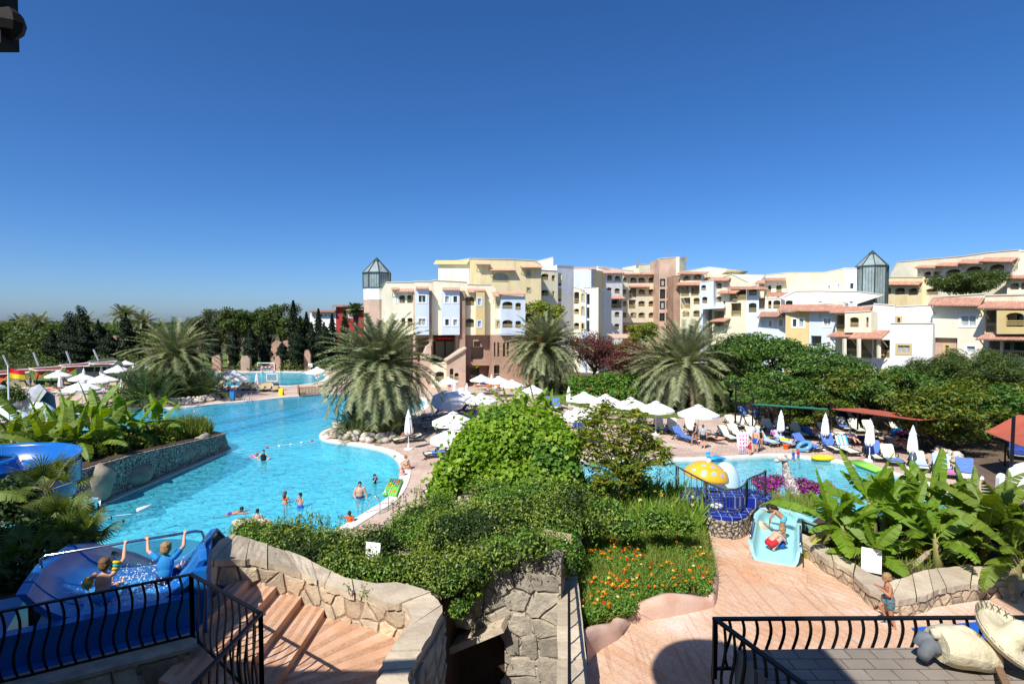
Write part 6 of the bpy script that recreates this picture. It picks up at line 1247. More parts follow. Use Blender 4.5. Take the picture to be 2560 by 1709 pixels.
def sandals(px,py,mat,lab):
 c=P(px,py);t=thing('sandal_pair',c,lab,'sandals')
 for s in (-1,1):
  MB().ell((s*.12,s*.05,.025),(.055,.14,.025),10,4).build('sole',mat,t);MB().tube([(s*.12-.05,s*.05,.03),(s*.12,s*.05+.05,.08),(s*.12+.05,s*.05,.03)],.012,5).build('strap',mat,t)
sandals(2118,1139,cloth['orange'],'orange sandals on the paving between two loungers');sandals(2156,1145,cloth['pink'],'pale pink sandals at the striped lounger');sandals(2179,1151,cloth['azure'],'blue sandals near the dark shirted man');sandals(1060,1150,cloth['pink'],'pink sandals below the trailing lilac towel')
def bag(px,py,mat,sc,lab,z=0.):
 c=P(px,py,z);t=thing('beach_bag',c,lab,'bag','beach bags');m=MB();m.lathe([(.2*sc,0),(.26*sc,.1*sc),(.24*sc,.3*sc),(.15*sc,.36*sc)],12,sy=.6);m.build('body',mat,t,smooth=True);MB().tube([(-.12*sc,0,.34*sc),(-.08*sc,0,.52*sc),(.08*sc,0,.52*sc),(.12*sc,0,.34*sc)],.015,5).build('handle',mat,t)
for a in ((2166,1132,cloth['black'],1.3,'black bag by the striped towel lounger'),(2072,1113,cloth['red'],1.1,'red bag on the ground by the canopy post'),(2084,1118,cloth['azure'],1.0,'blue bag by the canopy post'),(2240,1088,cloth['azure'],1.6,'blue and yellow rucksack hung in the canopy shade'),(2455,1200,plastic_w,.5,'small white bottle bag by the last pool lounger'),(1632,1071,cloth['red'],1.1,'red bag beside a parasol pole'),
   (1060,1045,towels['yellow'],1.2,'yellow bag in the shade by the round pool end'),(1222,968,cloth['orange'],1.2,'orange bag on the terrace before the arcade'),(598,992,cloth['navy'],1.4,'dark blue bag at the foot of the far palm clump')):bag(*a)
t=thing('blue_bin',P(582,1001),'blue bin at the far lagoon edge beside the palm clump','bin');MB().lathe([(.28,0),(.36,.95),(.38,1.0)],4,ph=pi/4).build('body',cloth['azure'],t);MB().lathe([(.38,1.0),(.3,1.1)],4,ph=pi/4).build('lid',cloth['blue'],t)
for px0,px1,yb,yt,lab in ((2497,2524,1250,1186,'narrow round topped white screen beside the tall black pole'),(2524,2640,1252,1158,'wide round topped white screen at the picture edge')):
 Y=P((px0+px1)/2,yb).y;a,b=PY(px0,yb,Y),PY(px1,yt,Y);w=(b.x-a.x)/2;cx=(a.x+b.x)/2;rr=min(w,.6);pts=[(a.x,0),(b.x,0)]+[(cx+w*cos(i*pi/10),b.z-rr+rr*sin(i*pi/10)) for i in range(11)];m=MB();k=len(pts);m.add([(x,Y,z) for x,z in pts]+[(x+.1,Y+.35,z) for x,z in pts],[(i,(i+1) % k,k+(i+1) % k,k+i) for i in range(k)]);t3=tessellate_polygon([[Vector((x,z,0)) for x,z in pts]]);m.add([(x,Y,z) for x,z in pts],t3);m.add([(x+.1,Y+.35,z) for x,z in pts],t3)
 tag(m.build('curved_screen',white),lab,'screen','round topped white screens','thing')
# grey tarpaulin hood and pale slide ends behind the flag
t=thing('covered_cart',P(72,1050),'cart under a grey hooded tarpaulin behind the bananas','cart');q=P(72,1050);m=MB();s_=q.y/F;rows=[]
for x,z0,z1,d in ((-26*s_,.3,1.4,0),(-16*s_,.2,3.0,.3),(2*s_,.2,3.3,.5),(24*s_,.5,2.6,.3)):rows.append([Vector((x,0,z0)),Vector((x+.1,.1,z1*.7)),Vector((x+.2,.5+d,z1)),Vector((x+.3,1.6,z1*.8)),Vector((x+.3,1.8,z0))])
m.strip(rows);m.build('tarpaulin',M('grey_tarpaulin',(.36,.38,.41),.6,(.28,.30,.33),2.),t);MB().box(-20*s_,20*s_,.3,1.5,.1,1.2).build('body',iron,t)
for px,py,w,h,lab in ((-10,1030,4.2,2.4,'pale blue slide end behind the flag pole, upper one'),(10,1070,4.6,1.6,'pale blue slide end behind the flag pole, lower one'),(95,1050,2.6,1.5,'white slide lip beside the covered cart')):
 c=P(px,py);m=MB();m.tube([(c.x-w*.7,c.y+1,h*1.1),(c.x,c.y+.3,h*.75),(c.x+w*.5,c.y,h*.35)],[h*.42,h*.4,h*.4],12);tag(m.build('water_slide',M('white_slide',(.55,.70,.74),.3),smooth=True),lab,'slide','pale slide ends','thing')
L_light=leafM('light_hedge_leaf',[(0.084,0.192,0.026),(0.132,0.264,0.036),(0.192,0.336,0.048)],.3,.025)
L_box3=[L_box,L_light,L_dark];L_vine3=[L_vine,leafM('young_vine_leaf',[(.16,.30,.02),(.22,.38,.03)],.4,.02),L_hib]
# ---------------------------------------------------------------- foreground: walls, steps, slides, railings, beds
def rock(m,c,r,seed,n=3,sq=.8):
 rr=random.Random(seed);ax=[rr.uniform(.75,1.2) for _ in range(3)];ph=[rr.uniform(0,6) for _ in range(6)];vs=[];nu,nv=12,8;c=Vector(c)
 def f(d):
  k=1+.16*sin(3*d.x+ph[0])*cos(2.5*d.y+ph[1])+.13*sin(4*d.z+ph[2]+2*d.x)+.08*sin(7*d.y+ph[3])+.06*cos(9*d.x+ph[4]);return k
 k0=len(m.v);q=MB();q.ell((0,0,0),1,nu,nv)
 vs=[c+Vector((v[0]*r[0]*ax[0],v[1]*r[1]*ax[1],v[2]*r[2]*ax[2]))*f(Vector(v)) for v in q.v];m.add(vs,q.f)
def edging(name,label,pxs,r0,rows,z=0.,seed=1,dx=0.,mat=None):
 m=MB();pts=[P(a,b,z) for a,b in pxs];rr=random.Random(seed);k=0
 for row in range(rows):
  for i in range(len(pts)-1):
   a,b=pts[i],pts[i+1];L_=(b-a).length;n=max(1,int(L_/(r0*1.5)))
   nb=Vector((-(b-a).y,(b-a).x,0)).normalized()
   for j in range(n):
    c=a.lerp(b,(j+rr.random()*.6)/n)+nb*(dx+row*r0*.9+rr.uniform(-.1,.1))+Vector((0,0,r0*.45+row*r0*.75));s=r0*rr.uniform(.65,1.15);rock(m,c,(s*1.1,s*.9,s*.75),k+seed*100);k += 1
 return tag(m.build(name,mat or riverstone,smooth=True),label,'stone edging','river stone edgings','thing')
edging('cobble_edging','ring of pale river stones around the huge date palm',[(832,1074),(828,1084),(846,1096),(880,1102),(920,1106),(958,1108),(985,1100),(998,1090),(992,1078)],.38,2,seed=2,dx=.1)
edging('cobble_edging','low wall of river stones along the far planted island',[(300,1016),(360,1017),(420,1015),(480,1010),(520,1005),(556,997)],.3,3,seed=5,dx=.2)
edging('cobble_edging','few pale stones bordering the lawn beside the paved path',[(1425,1018),(1480,1030),(1560,1036)],.28,1,seed=7);edging('cobble_edging','pebble heap edging below the trees by the canopy end',[(2330,1130),(2350,1140),(2375,1150),(2400,1162)],.3,2,seed=8)
def mound(name,pxs,h,mat,label=None,z=0.,kind='structure'):
 lo=smooth_loop(pix(pxs,z),2);m=MB();cx_=sum(p[0] for p in lo)/len(lo);cy_=sum(p[1] for p in lo)/len(lo)
 rows=[[Vector((cx_+(p[0]-cx_)*f,cy_+(p[1]-cy_)*f,z+h*(1-f**3)+.004)) for p in lo+[lo[0]]] for f in (1.,.9,.7,.4,.05)];m.strip(rows);return tag(m.build(name,mat),label,None,None,kind)
mound('bed_soil',[(836,1074),(834,1086),(870,1098),(950,1103),(988,1092),(990,1076),(960,1064),(890,1060),(850,1064)],.7,soil);mound('bed_soil',[(292,1012),(400,1013),(490,1007),(552,996),(540,984),(470,978),(330,984)],.8,soil)
def cover(name,label,pxs_r,L,leafm,dens,cat_,group=None,kind='thing',up=.5,asp=.5,extra=None,core=True,a=.5,droop=.0,shell=.45,flowers=None,minz=None):
 """shrub: clumps given as (px, py, Y, rx_px, rz_px[, ry_m]); leaves over solid dark cores that paint its inner shade"""
 cl=[]
 for q in pxs_r:
  px,py,Y,rx,rz=q[:5];c=PY(px,py,Y);rx_,rz_=rx/F*Y,rz/F*Y;cl.append((c,(rx_,q[5] if len(q) > 5 else (rx_+rz_)/2,rz_)))
 b=cl[0][0];t=thing(name,(b.x,b.y,cl[0][0].z-cl[0][1][2]),label,cat_,group);t['kind']=kind
 p,o=clumps(cl,dens,shell,minz)
 ns=np.sin(p[:,0]*4.1+p[:,2]*2.3)+np.sin(p[:,1]*3.7-p[:,2]*4.9+p[:,0]*1.3);p=p+o*(ns*.05*min(1,L*8))[:,None]
 k=rng.random(len(p)) < .07;p=p+o*(k*rng.exponential(.22,len(p))*min(1.3,L*8))[:,None]
 V,Q=leaves(p,o,L,asp,a,up,.6,droop)
 if isinstance(leafm,list):g=np.sin(p[:,0]*1.7+p[:,2]*2.9+b.x)+np.sin(p[:,1]*2.3+p[:,2]*1.1-p[:,0]*.9)+rng.normal(size=len(p))*.5;mi=np.where(g > .75,1,0);mi[g < -1.]=len(leafm)-1
 npmesh('foliage',V,Q,leafm,t,world=True,mi=mi if isinstance(leafm,list) else None)
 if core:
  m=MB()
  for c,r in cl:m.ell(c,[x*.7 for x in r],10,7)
  m.build('inner_shade_core',L_core,t,world=True)  # dark solid ellipsoids stand for the shade inside the shrub
 if flowers:
  fm,n,s,hz=flowers;f=rng.choice(len(p),n,replace=False);c=p[f]+o[f]*.06+np.array([0,0,.03]);c=np.repeat(c,8,0);d=rdir(len(c));V,Q=leaves(c+d*s*.6,d,s,.9,.8,.3,.3);npmesh('flowers',V,Q,fm,t,world=True)
 return t
cover('flowering_hedge','bright green hibiscus hedge dotted with red flowers on the lawn',[(1470,965,62,38,26,1.5),(1520,960,63,45,30,1.5),(1570,965,62,45,32,1.5),(1495,985,60,45,20,1.2),(1550,988,60,50,20,1.2),(1440,960,63,20,20,1.2),(1600,985,61,25,25,1.2)],.34,L_hib,600,'hedge',flowers=(fl_red,46,.16,0))
cover('ground_cover','plum coloured ground plants inside the stone ring of the huge palm',[(862,1070,46,26,9,.9),(880,1078,45,22,8,.7),(850,1078,45.3,14,6,.5)],.16,L_plum,2200,'ground plants','plum coloured ground plants');cover('ground_cover','plum coloured strip of plants on the far planted island',[(330,996,67,40,6,.9),(400,998,66,45,7,.9),(460,996,66,30,6,.8),(520,990,67,40,5,.8)],.3,L_plum,700,'ground plants','plum coloured ground plants')
cover('round_bush','clipped round olive green bush behind the flag pole',[(12,987,52,42,24,1.3),(45,990,52,18,16,.8)],.2,L_mid,900,'bush')
cover('low_bush','dark bush under the twin date palms beside the paved path',[(1790,1020,57,38,20,1.2),(1830,1025,57,22,14,1.)],.25,L_dark,600,'bush');cover('low_bush','dark bushes at the foot of the lawn palm',[(1365,975,74,48,18,1.2),(1410,985,72,25,12,1.)],.3,L_dark,500,'bush');cover('low_bush','green bush between two open parasols and the palm clump',[(1625,1035,56,25,12,.8),(1570,1038,56,22,9,.8)],.22,L_box,800,'bush')
cover('low_bush','shrubs behind the green canopy under the acacias',[(1930,985,54,40,25,1.5),(2010,990,53,45,25,1.5),(2090,1000,52,40,25,1.5),(2170,1005,51,45,25,1.5),(2250,1015,49,40,28,1.5),(2330,1030,47,40,30,1.5),(2420,1035,48,45,30,1.5),(2510,1040,48,45,35,1.5)],.3,L_dark,420,'shrubs')
# --- stone planter in the lagoon
pp=[(-21.2,27.6),(-21.1,31),(-20.9,35),(-20.7,39),(-20.9,40.6),(-21.8,41.8),(-23.5,42.2),(-26,41),(-30,37.5),(-34,32),(-34,26),(-27,24),(-22,26)]
t=thing('stone_planter',(-24,33,0),'long pebble faced planter standing in the lagoon, full of bananas and lilies','planter');pt_=[1.95,1.85,1.55,1.25,1.1,1.0,1.0,1.1,1.3,1.5,1.7,1.9,2.0]
m=MB().prism(pp,-1.3,pt_);m.build('pebble_wall',pebble_s,t,world=True);q=offset(pp,-.25);m=MB().prism(q,.5,[z+.03 for z in pt_]);m.build('soil',soil,t,world=True)
m=MB();lo=pp[:8]
for i in range(len(lo)-1):m.bar((lo[i][0]+.12,lo[i][1],-.04),(lo[i+1][0]+.12,lo[i+1][1],-.04),.5,.1)
m.build('plinth',concr,t,world=True)
for px,py,Y,r,lab in ((302,1190,31.3,(.55,.8,.75),'round dark boulder set in the pebble planter wall'),(222,1205,28.6,(.6,1.1,.95),'large dark boulder at the slide end of the planter wall'),(500,1112,38.,(.5,1.1,.75),'long boulder near the water tip of the planter'),(540,1110,40.3,(.5,.8,.8),'tip boulder closing the planter in the lagoon'),(455,1130,36,(.45,.9,.55),'low boulder between the long one and the pebbles')):
 c=PY(px,py,Y);c.x=max(c.x,-21.25);m=MB();rock(m,(0,0,0),r,int(px));o=m.build('boulder',rock_m,smooth=True);o.location=c;tag(o,lab,'boulder','boulders of the lagoon planter','thing')
def bladebed(name,label,pxs,z,n,h,w,leafm,lean=.35,cat_='plants',flowers=None,kind='thing',curl=.5):
 po=pix(pxs,z);xs=[p[0] for p in po];ys=[p[1] for p in po];out=[]
 def inside(x,y):
  c=False;j=len(po)-1
  for i in range(len(po)):
   if (po[i][1] > y) != (po[j][1] > y) and x < (po[j][0]-po[i][0])*(y-po[i][1])/(po[j][1]-po[i][1])+po[i][0]:c=not c
   j=i
  return c
 while len(out) < n:
  x,y=random.uniform(min(xs),max(xs)),random.uniform(min(ys),max(ys))
  if inside(x,y):out.append((x,y,z))
 pts=np.array(out);t=thing(name,(po[0][0],po[0][1],z),label,cat_);t['kind']=kind;V,Q=blades(pts,h,w,lean,1.,3,curl);npmesh('foliage',V,Q,leafm,t,world=True)
 if flowers:
  fm,k,s,fh=flowers;c=pts[:k]+np.array([0,0,fh])*rng.uniform(.8,1.15,(k,1));c=np.repeat(c,7,0);d=rdir(len(c));V,Q=leaves(c+d*s*.5,d,s,.8,.8,.3,.3);npmesh('flowers',V,Q,fm,t,world=True)
 return t
bladebed('lily_bed','tall lily bed with yellow flowers along the lagoon edge of the planter',[(375,1128),(430,1120),(505,1096),(535,1085),(520,1072),(470,1066),(400,1080),(360,1105)],1.1,2600,1.15,.055,L_lily,.4,'plants',(fl_yellow,16,.10,1.25))
cover('broad_leaved_shrub','dark broad leaved shrubs over the pebble wall in the middle of the planter',[(330,1120,33.5,50,28,1.2),(270,1125,31.5,45,30,1.2),(390,1110,35.5,40,25,1.2),(220,1135,30.2,35,28,1.1),(300,1095,34.5,60,22,1.5),(370,1085,37,40,20,1.2)],.30,L_lily,800,'shrub');cover('broad_leaved_shrub','dark undergrowth below the bananas at the slide side of the planter',[(120,1140,31,70,30,1.5),(40,1130,31,70,35,1.5),(170,1110,32.5,60,28,1.5),(90,1090,34,70,25,1.5)],.3,L_dark,700,'shrub')
def masonry(name,L_,H,fn,mat,par,size=.34,seed=1,keep=None,dz=.045,flat=1.15):
 """separate rubble stones over a wall face: fn(s, z) gives the face point and its outward normal"""
 r=random.Random(seed);pts=[];nx,nz=max(2,int(L_/size/flat)),max(2,int(H/size))
 for i in range(nx):
  for j in range(nz):pts.append(((i+.5+r.uniform(-.42,.42)+(.5 if j % 2 else 0))*L_/nx,(j+.5+r.uniform(-.42,.42))*H/nz))
 m=MB()
 for i,(x,z) in enumerate(pts):
  if keep and not keep(x,z):continue
  poly=[(0,0),(L_,0),(L_,H),(0,H)]
  for k,(a,b) in enumerate(pts):
   if k == i or abs(a-x)+abs(b-z) > size*4.5:continue
   mx_,mz_,dx_,dz_=(a+x)/2,(b+z)/2,a-x,b-z;out=[]
   for q in range(len(poly)):
    p0,p1=poly[q],poly[(q+1) % len(poly)];s0=(p0[0]-mx_)*dx_+(p0[1]-mz_)*dz_;s1=(p1[0]-mx_)*dx_+(p1[1]-mz_)*dz_
    if s0 <= 0:out.append(p0)
    if (s0 < 0) != (s1 < 0):f=s0/(s0-s1);out.append((p0[0]+(p1[0]-p0[0])*f,p0[1]+(p1[1]-p0[1])*f))
   poly=out
   if len(poly) < 3:break
  if len(poly) < 3:continue
  c=(sum(p[0] for p in poly)/len(poly),sum(p[1] for p in poly)/len(poly));P2=[]
  for q in range(len(poly)):
   p0,p1=poly[q],poly[(q+1) % len(poly)];n=3
   for u in range(n):f=u/n;P2.append((p0[0]*(1-f)+p1[0]*f+(r.gauss(0,.008) if u else 0),p0[1]*(1-f)+p1[1]*f+(r.gauss(0,.008) if u else 0)))
  g=r.uniform(.010,.024);rings=[];h=dz*r.uniform(.5,1.3);tx,tz=r.uniform(-.12,.12),r.uniform(-.12,.12)
  for sh,d in ((g,-.02),(g+.004,h*.55),(g+.02,h*.95),(g+.07,h)):
   rg=[]
   for (a,b) in P2:
    v=Vector((a-c[0],b-c[1]));l=max(1e-4,v.length);v=v*max(.05,1-sh/l*1.25);p,nn=fn(min(L_,max(0,c[0]+v.x)),min(H,max(0,c[1]+v.y)));rg.append(p+nn*(d+(tx*v.x+tz*v.y+r.gauss(0,.003) if d > 0 else 0)))
   rings.append(rg)
  n=len(P2);pc,nn=fn(*c);m.add([v for rg in rings for v in rg]+[pc+nn*h],[(k*n+q,k*n+(q+1) % n,(k+1)*n+(q+1) % n,(k+1)*n+q) for k in range(3) for q in range(n)]+[(3*n+q,3*n+(q+1) % n,4*n) for q in range(n)])
 return m.build(name,mat,par,world=True)
rubble=M('rubble_stone',(.53,.43,.295),.88,(.38,.32,.235),5.,.5,16,isl=.26,dirt=((.50,.32,.20),4.));rubble_g=M('grey_rubble_stone',(.40,.35,.27),.88,(.27,.24,.19),5.,.5,16,isl=.28);mortar_m=M('mortar',(.36,.26,.19),.95,(.25,.16,.115),9.,.5,20)
seamm=M('slide_seam',(.03,.22,.50),.5)
# --- big blue bend of the slide on the left
def trough(path,w,hw,mats,thick=.08,seg=10,pw=3.2):
 """open half pipe along a path; w half width, hw wall height"""
 rows_i,rows_o=[],[]
 for i,p in enumerate(path):
  p=Vector(p);t_=Vector(path[min(i+1,len(path)-1)])-Vector(path[max(i-1,0)]);s=Vector((t_.y,-t_.x,0)).normalized();ri,ro=[],[]
  for k in range(seg+1):
   a=-pi/2+pi*k/seg;sx_=sin(a);f=abs(sx_)**pw
   ri.append(p+s*w*(sx_ if abs(sx_) < 1 else sx_)+Vector((0,0,hw*f)));ro.append(p+s*(w+thick)*sx_+Vector((0,0,hw*f-thick*(1-f))))
  rows_i.append(ri+[ri[-1]+s*.12+Vector((0,0,.02))]);rows_i[-1].insert(0,ri[0]-s*.12+Vector((0,0,.02)));rows_o.append([ri[0]-s*.12+Vector((0,0,-.04))]+[v for v in ro]+[ri[-1]+s*.12+Vector((0,0,-.04))])
 m=MB();m.strip(rows_i);m.strip(rows_o);m.strip([[r[0] for r in rows_i],[r[0] for r in rows_o]]);m.strip([[r[-1] for r in rows_i],[r[-1] for r in rows_o]]);m.strip([rows_i[0],rows_o[0]]);m.strip([rows_i[-1],rows_o[-1]]);m.rows=rows_i;return m
def seams(m,ks,mat,t,r=.011):
 for k in ks:MB().tube([v+Vector((0,0,.004)) for v in m.rows[k]],r,5).build('seam_joint',mat,t,world=True)
t=thing('spiral_slide',PY(60,1180,18),'wide blue bend of a spiral water slide behind the fan palms','water slide');cc=PY(-55,1185,17.6);path=[]
for i in range(30):
 a=R(150)-R(300)*i/29;path.append((cc.x+cos(a)*1.75,cc.y+sin(a)*1.75,4.15-1.5*max(0,i-21)/8))
m=trough(path,.78,.72,None,.1,12);m.build('channel',bluep,t,smooth=True,world=True);seams(m,(3,8,13,18,23),seamm,t);MB().tube([(cc.x,cc.y,0),(cc.x,cc.y,4.)],.18,10).build('support_pole',blued,t,world=True)
MB().lathe([(2.45,3.5),(2.61,4.0),(2.63,4.65)],40,(cc.x,cc.y,0),cap=False).build('outer_shell',blued,t,smooth=True,world=True)
t=thing('slide_outlet',P(205,1275),'white lip where the spiral slide pours into the lagoon','water slide');q=P(205,1275);m=trough([(q.x-2.2,q.y-1.6,1.1),(q.x-1.0,q.y-.6,.5),(q.x+.6,q.y+.4,.12)],.75,.6,None,.1);m.build('channel',plastic_w,t,world=True,smooth=True)
# --- two-lane blue slide start with the bar
O_=Vector((-5.24,9.0,0));e1=Vector((.866,.5,0));e2=Vector((-.5,.866,0))
def L2(a,b,z):v=O_+e1*a+e2*b;return Vector((v.x,v.y,z))
SZ=4.52
t=thing('blue_slide',L2(-1,1.2,4),'wide blue water slide start with a tub where two boys sit','water slide')
path=[L2(-1.04,.62,SZ),L2(-1.04,1.1,SZ),L2(-1.04,1.7,SZ-.03),Vector((-7.3,11.0,SZ-.12)),Vector((-7.8,12.1,SZ-.55)),Vector((-7.95,13.4,3.1)),Vector((-7.9,15.2,1.7)),Vector((-7.7,17.4,.5)),Vector((-7.6,18.6,.08))]
m=trough(path,1.16,.60,None,.10,14);m.build('channel',bluep,t,smooth=True,world=True);seams(m,(1,3),seamm,t)
m=MB();m.prism([L2(-4.2,.40,0)[:2],L2(.12,.40,0)[:2],L2(.12,.60,0)[:2],L2(-4.2,.60,0)[:2]],3.9,SZ+.10);m.build('sill',bluep,t,world=True)
m=MB();m.prism([L2(-4.2,.11,0)[:2],L2(.10,.11,0)[:2],L2(.10,.39,0)[:2],L2(-4.2,.39,0)[:2]],3.2,4.12);m.build('start_basin',bluep,t,world=True)
m=MB();m.prism([L2(.0,.5,0)[:2],L2(.22,.4,0)[:2],L2(.36,2.0,0)[:2],L2(.22,2.0,0)[:2]],3.6,SZ+.5);m.build('side_wall',bluep,t,world=True)
m=MB();m.prism([L2(-4.4,.5,0)[:2],L2(-2.46,.5,0)[:2],L2(-2.46,2.0,0)[:2],L2(-4.4,2.0,0)[:2]],3.4,SZ+.06);m.build('side_deck',blued,t,world=True)
tag(MB().add([L2(-2.1,.62,SZ+.05),L2(.02,.62,SZ+.05),L2(.02,1.75,SZ+.05),L2(-2.1,1.75,SZ+.05)],[(0,1,2,3)]).build('slide_water',M('slide_water',(.03,.24,.58),.08,(.05,.32,.66),5.,spec=.6,bump=.6,bscale=9)),kind='structure')
f=rng.normal(size=(3,3));cpts=[]
for c,n,s in ((L2(-.75,1.45,SZ+.18),800,(.30,.26,.10)),(L2(-.1,1.35,SZ+.12),300,(.20,.22,.07)),(L2(-1.75,1.25,SZ+.12),300,(.20,.20,.07)),(L2(-.9,.95,SZ+.1),350,(.42,.12,.03))):cpts.append(np.array(c)+rng.normal(size=(n,3))*np.array(s))
pts=np.concatenate(cpts);pts=pts[pts[:,2] > SZ+.05];V,Q=leaves(pts,rdir(len(pts)),.022,.9,.5,.5,.5);tag(npmesh('splash_foam',V,Q,foam_m),kind='stuff')
t=thing('grab_bar',L2(-1,1.63,SZ),'polished steel bar across the blue slide start, held by the boys','handrail');zb=5.32
a,b=L2(-2.2,1.66,zb),L2(.20,1.66,zb);MB().tube([a+Vector((0,0,-.42)),a+Vector((0,0,-.05)),a+e1*.06,b-e1*.12,b-e1*.02+Vector((0,0,-.03)),b+Vector((.02,0,-.12)),b+Vector((.03,0,-.40))],.026,10).build('bar',chrome,t,smooth=True,world=True)
for s,q in ((a,-.55),(b,.0)):
 MB().tube([s+Vector((0,0,-.22)),s-e2*.35+Vector((0,0,-.34))-e1*.02,s-e2*.62+Vector((0,0,-.46)),s-e2*.66+Vector((0,0,-.78))],.022,8).build('stay',chrome,t,smooth=True,world=True)
# --- wrought railings with wavy bars
def wavy_rail(t,a0,a1,h0,h1,sp=.165,amp=.045,w=.034,topw=.055,ends=(1,1),ph=1.,skip=0):
 """a0,a1 top ends; h: bar lengths; bars bend in the plane of the rail"""
 a0,a1=Vector(a0),Vector(a1);d=Vector((a1.x-a0.x,a1.y-a0.y,0));L_=d.length;d.normalize();n=max(2,int(L_/sp));nn=Vector((-d.y,d.x,0))
 m=MB();m.bar(a0-d*.02,a1+d*.02,topw,.028);m.build('top_rail',iron,t,world=True)
 m=MB();m.bar(a0-Vector((0,0,h0)),a1-Vector((0,0,h1)),.035,.03);m.build('bottom_rail',iron,t,world=True)
 for i in range(n+1):
  f=i/n;p=a0.lerp(a1,f);h=h0+(h1-h0)*f;post=(i == 0 and ends[0]) or (i == n and ends[1])
  if post:MB().bar(p,p-Vector((0,0,h+.12)),.05).build('post',iron,t,world=True);continue
  pts=[p+d*(amp*sin(2*pi*s/10)*ph*(.9 if s < 5 else 1.1))-Vector((0,0,h*s/10)) for s in range(11)];m=MB();rows=[]
  for q in pts:rows.append([q-d*w/2-nn*.008,q+d*w/2-nn*.008,q+d*w/2+nn*.008,q-d*w/2+nn*.008,q-d*w/2-nn*.008])
  m.strip(rows);m.build('baluster',iron,t,world=True)
t=thing('wrought_railing',L2(-1,0,4),'black wrought iron railing with wavy bars in front of the blue slide','railing','black wavy railings');A3=Vector((-5.24,9.0,5.17));C3=Vector((-3.66,8.0,5.05))
wavy_rail(t,L2(-3.2,0,5.17),A3,1.02,1.02)
t=thing('wrought_railing',(C3.x,C3.y,4),'black wavy railing descending along the stone steps','railing','black wavy railings');wavy_rail(t,A3,C3,1.02,1.35,.17)
t=thing('wrought_railing',(C3.x,7,4),'black railing coming back from the corner post beside the steps','railing','black wavy railings');wavy_rail(t,C3,(-3.74,6.2,5.05),1.35,1.35,.17)
t=thing('stone_base_wall',L2(-1,-.2,2),'grey stone wall under the railing of the blue slide','wall');m=MB();m.prism([L2(-4.4,-.30,0)[:2],L2(.02,-.30,0)[:2],L2(.02,.1,0)[:2],L2(-4.4,.1,0)[:2]],1.0,4.08);m.build('facing',stone_grey,t,world=True);masonry('rubble_facing',4.4,3.0,lambda s,z:(L2(-4.4+s,-.30,1.06+z),-e2),rubble_g,t,.36,8);MB().prism([L2(-4.4,-.36,0)[:2],L2(.06,-.36,0)[:2],L2(.06,.14,0)[:2],L2(-4.4,.14,0)[:2]],4.08,4.14).build('coping',rubble_g,t,world=True)
stepm=M('orange_concrete',(.60,.37,.235),.8,(.50,.27,.155),1.7,.25,30,dirt=((.66,.52,.43),1.1));gripm=M('rough_orange_strip',(.44,.225,.125),.9,(.52,.33,.22),14.,.5,60)
# --- steps and landing
t=thing('stone_steps',(-4.8,10,3.4),'broad pink concrete steps going down from the blue slide','steps');xs=[-5.62,-5.30,-4.78,-4.24,-3.72];zs_=[4.1,3.93,3.76,3.6]
for i in range(4):
 m=MB();y0=8.2 if i else 9.2;x1=xs[i+1];m.prism([(xs[i]+.001,y0),(x1,y0-.2),(x1,11.9),(xs[i]+.001,12.2)],2.6,zs_[i]);m.build('step',stepm,t,world=True);g=MB();w_=x1-xs[i]
 for k in (.28,.66):x=xs[i]+w_*k;g.prism([(x,y0+.1),(x+w_*.16,y0+.1),(x+w_*.16,11.8),(x,11.9)],zs_[i]-.01,zs_[i]+.004,bot=False)
 g.build('grip_pattern',gripm,t,world=True)
tag(MB().prism([(-3.719,6.5),(-1.6,6.5),(-1.5,10.5),(-2.2,11.2),(-3.719,11.9)],2.4,3.45).build('landing_floor',stepm),kind='structure')
m=MB();ctr=Vector((-4.6,8.2,0))
for k in range(8):
 a=R(66-k*9.5);d=Vector((cos(a),sin(a),0));n_=Vector((-d.y,d.x,0));q0,q1=ctr+d*(1.05 if k else 1.6),ctr+d*(3.25-.06*k);m.add([tuple((q0-n_*.035)[:2])+(3.454,),tuple((q0+n_*.035)[:2])+(3.454,),tuple((q1+n_*.10)[:2])+(3.454,),tuple((q1-n_*.10)[:2])+(3.454,)],[(3,2,1,0)])
tag(m.build('landing_grip_markings',gripm),kind='structure')
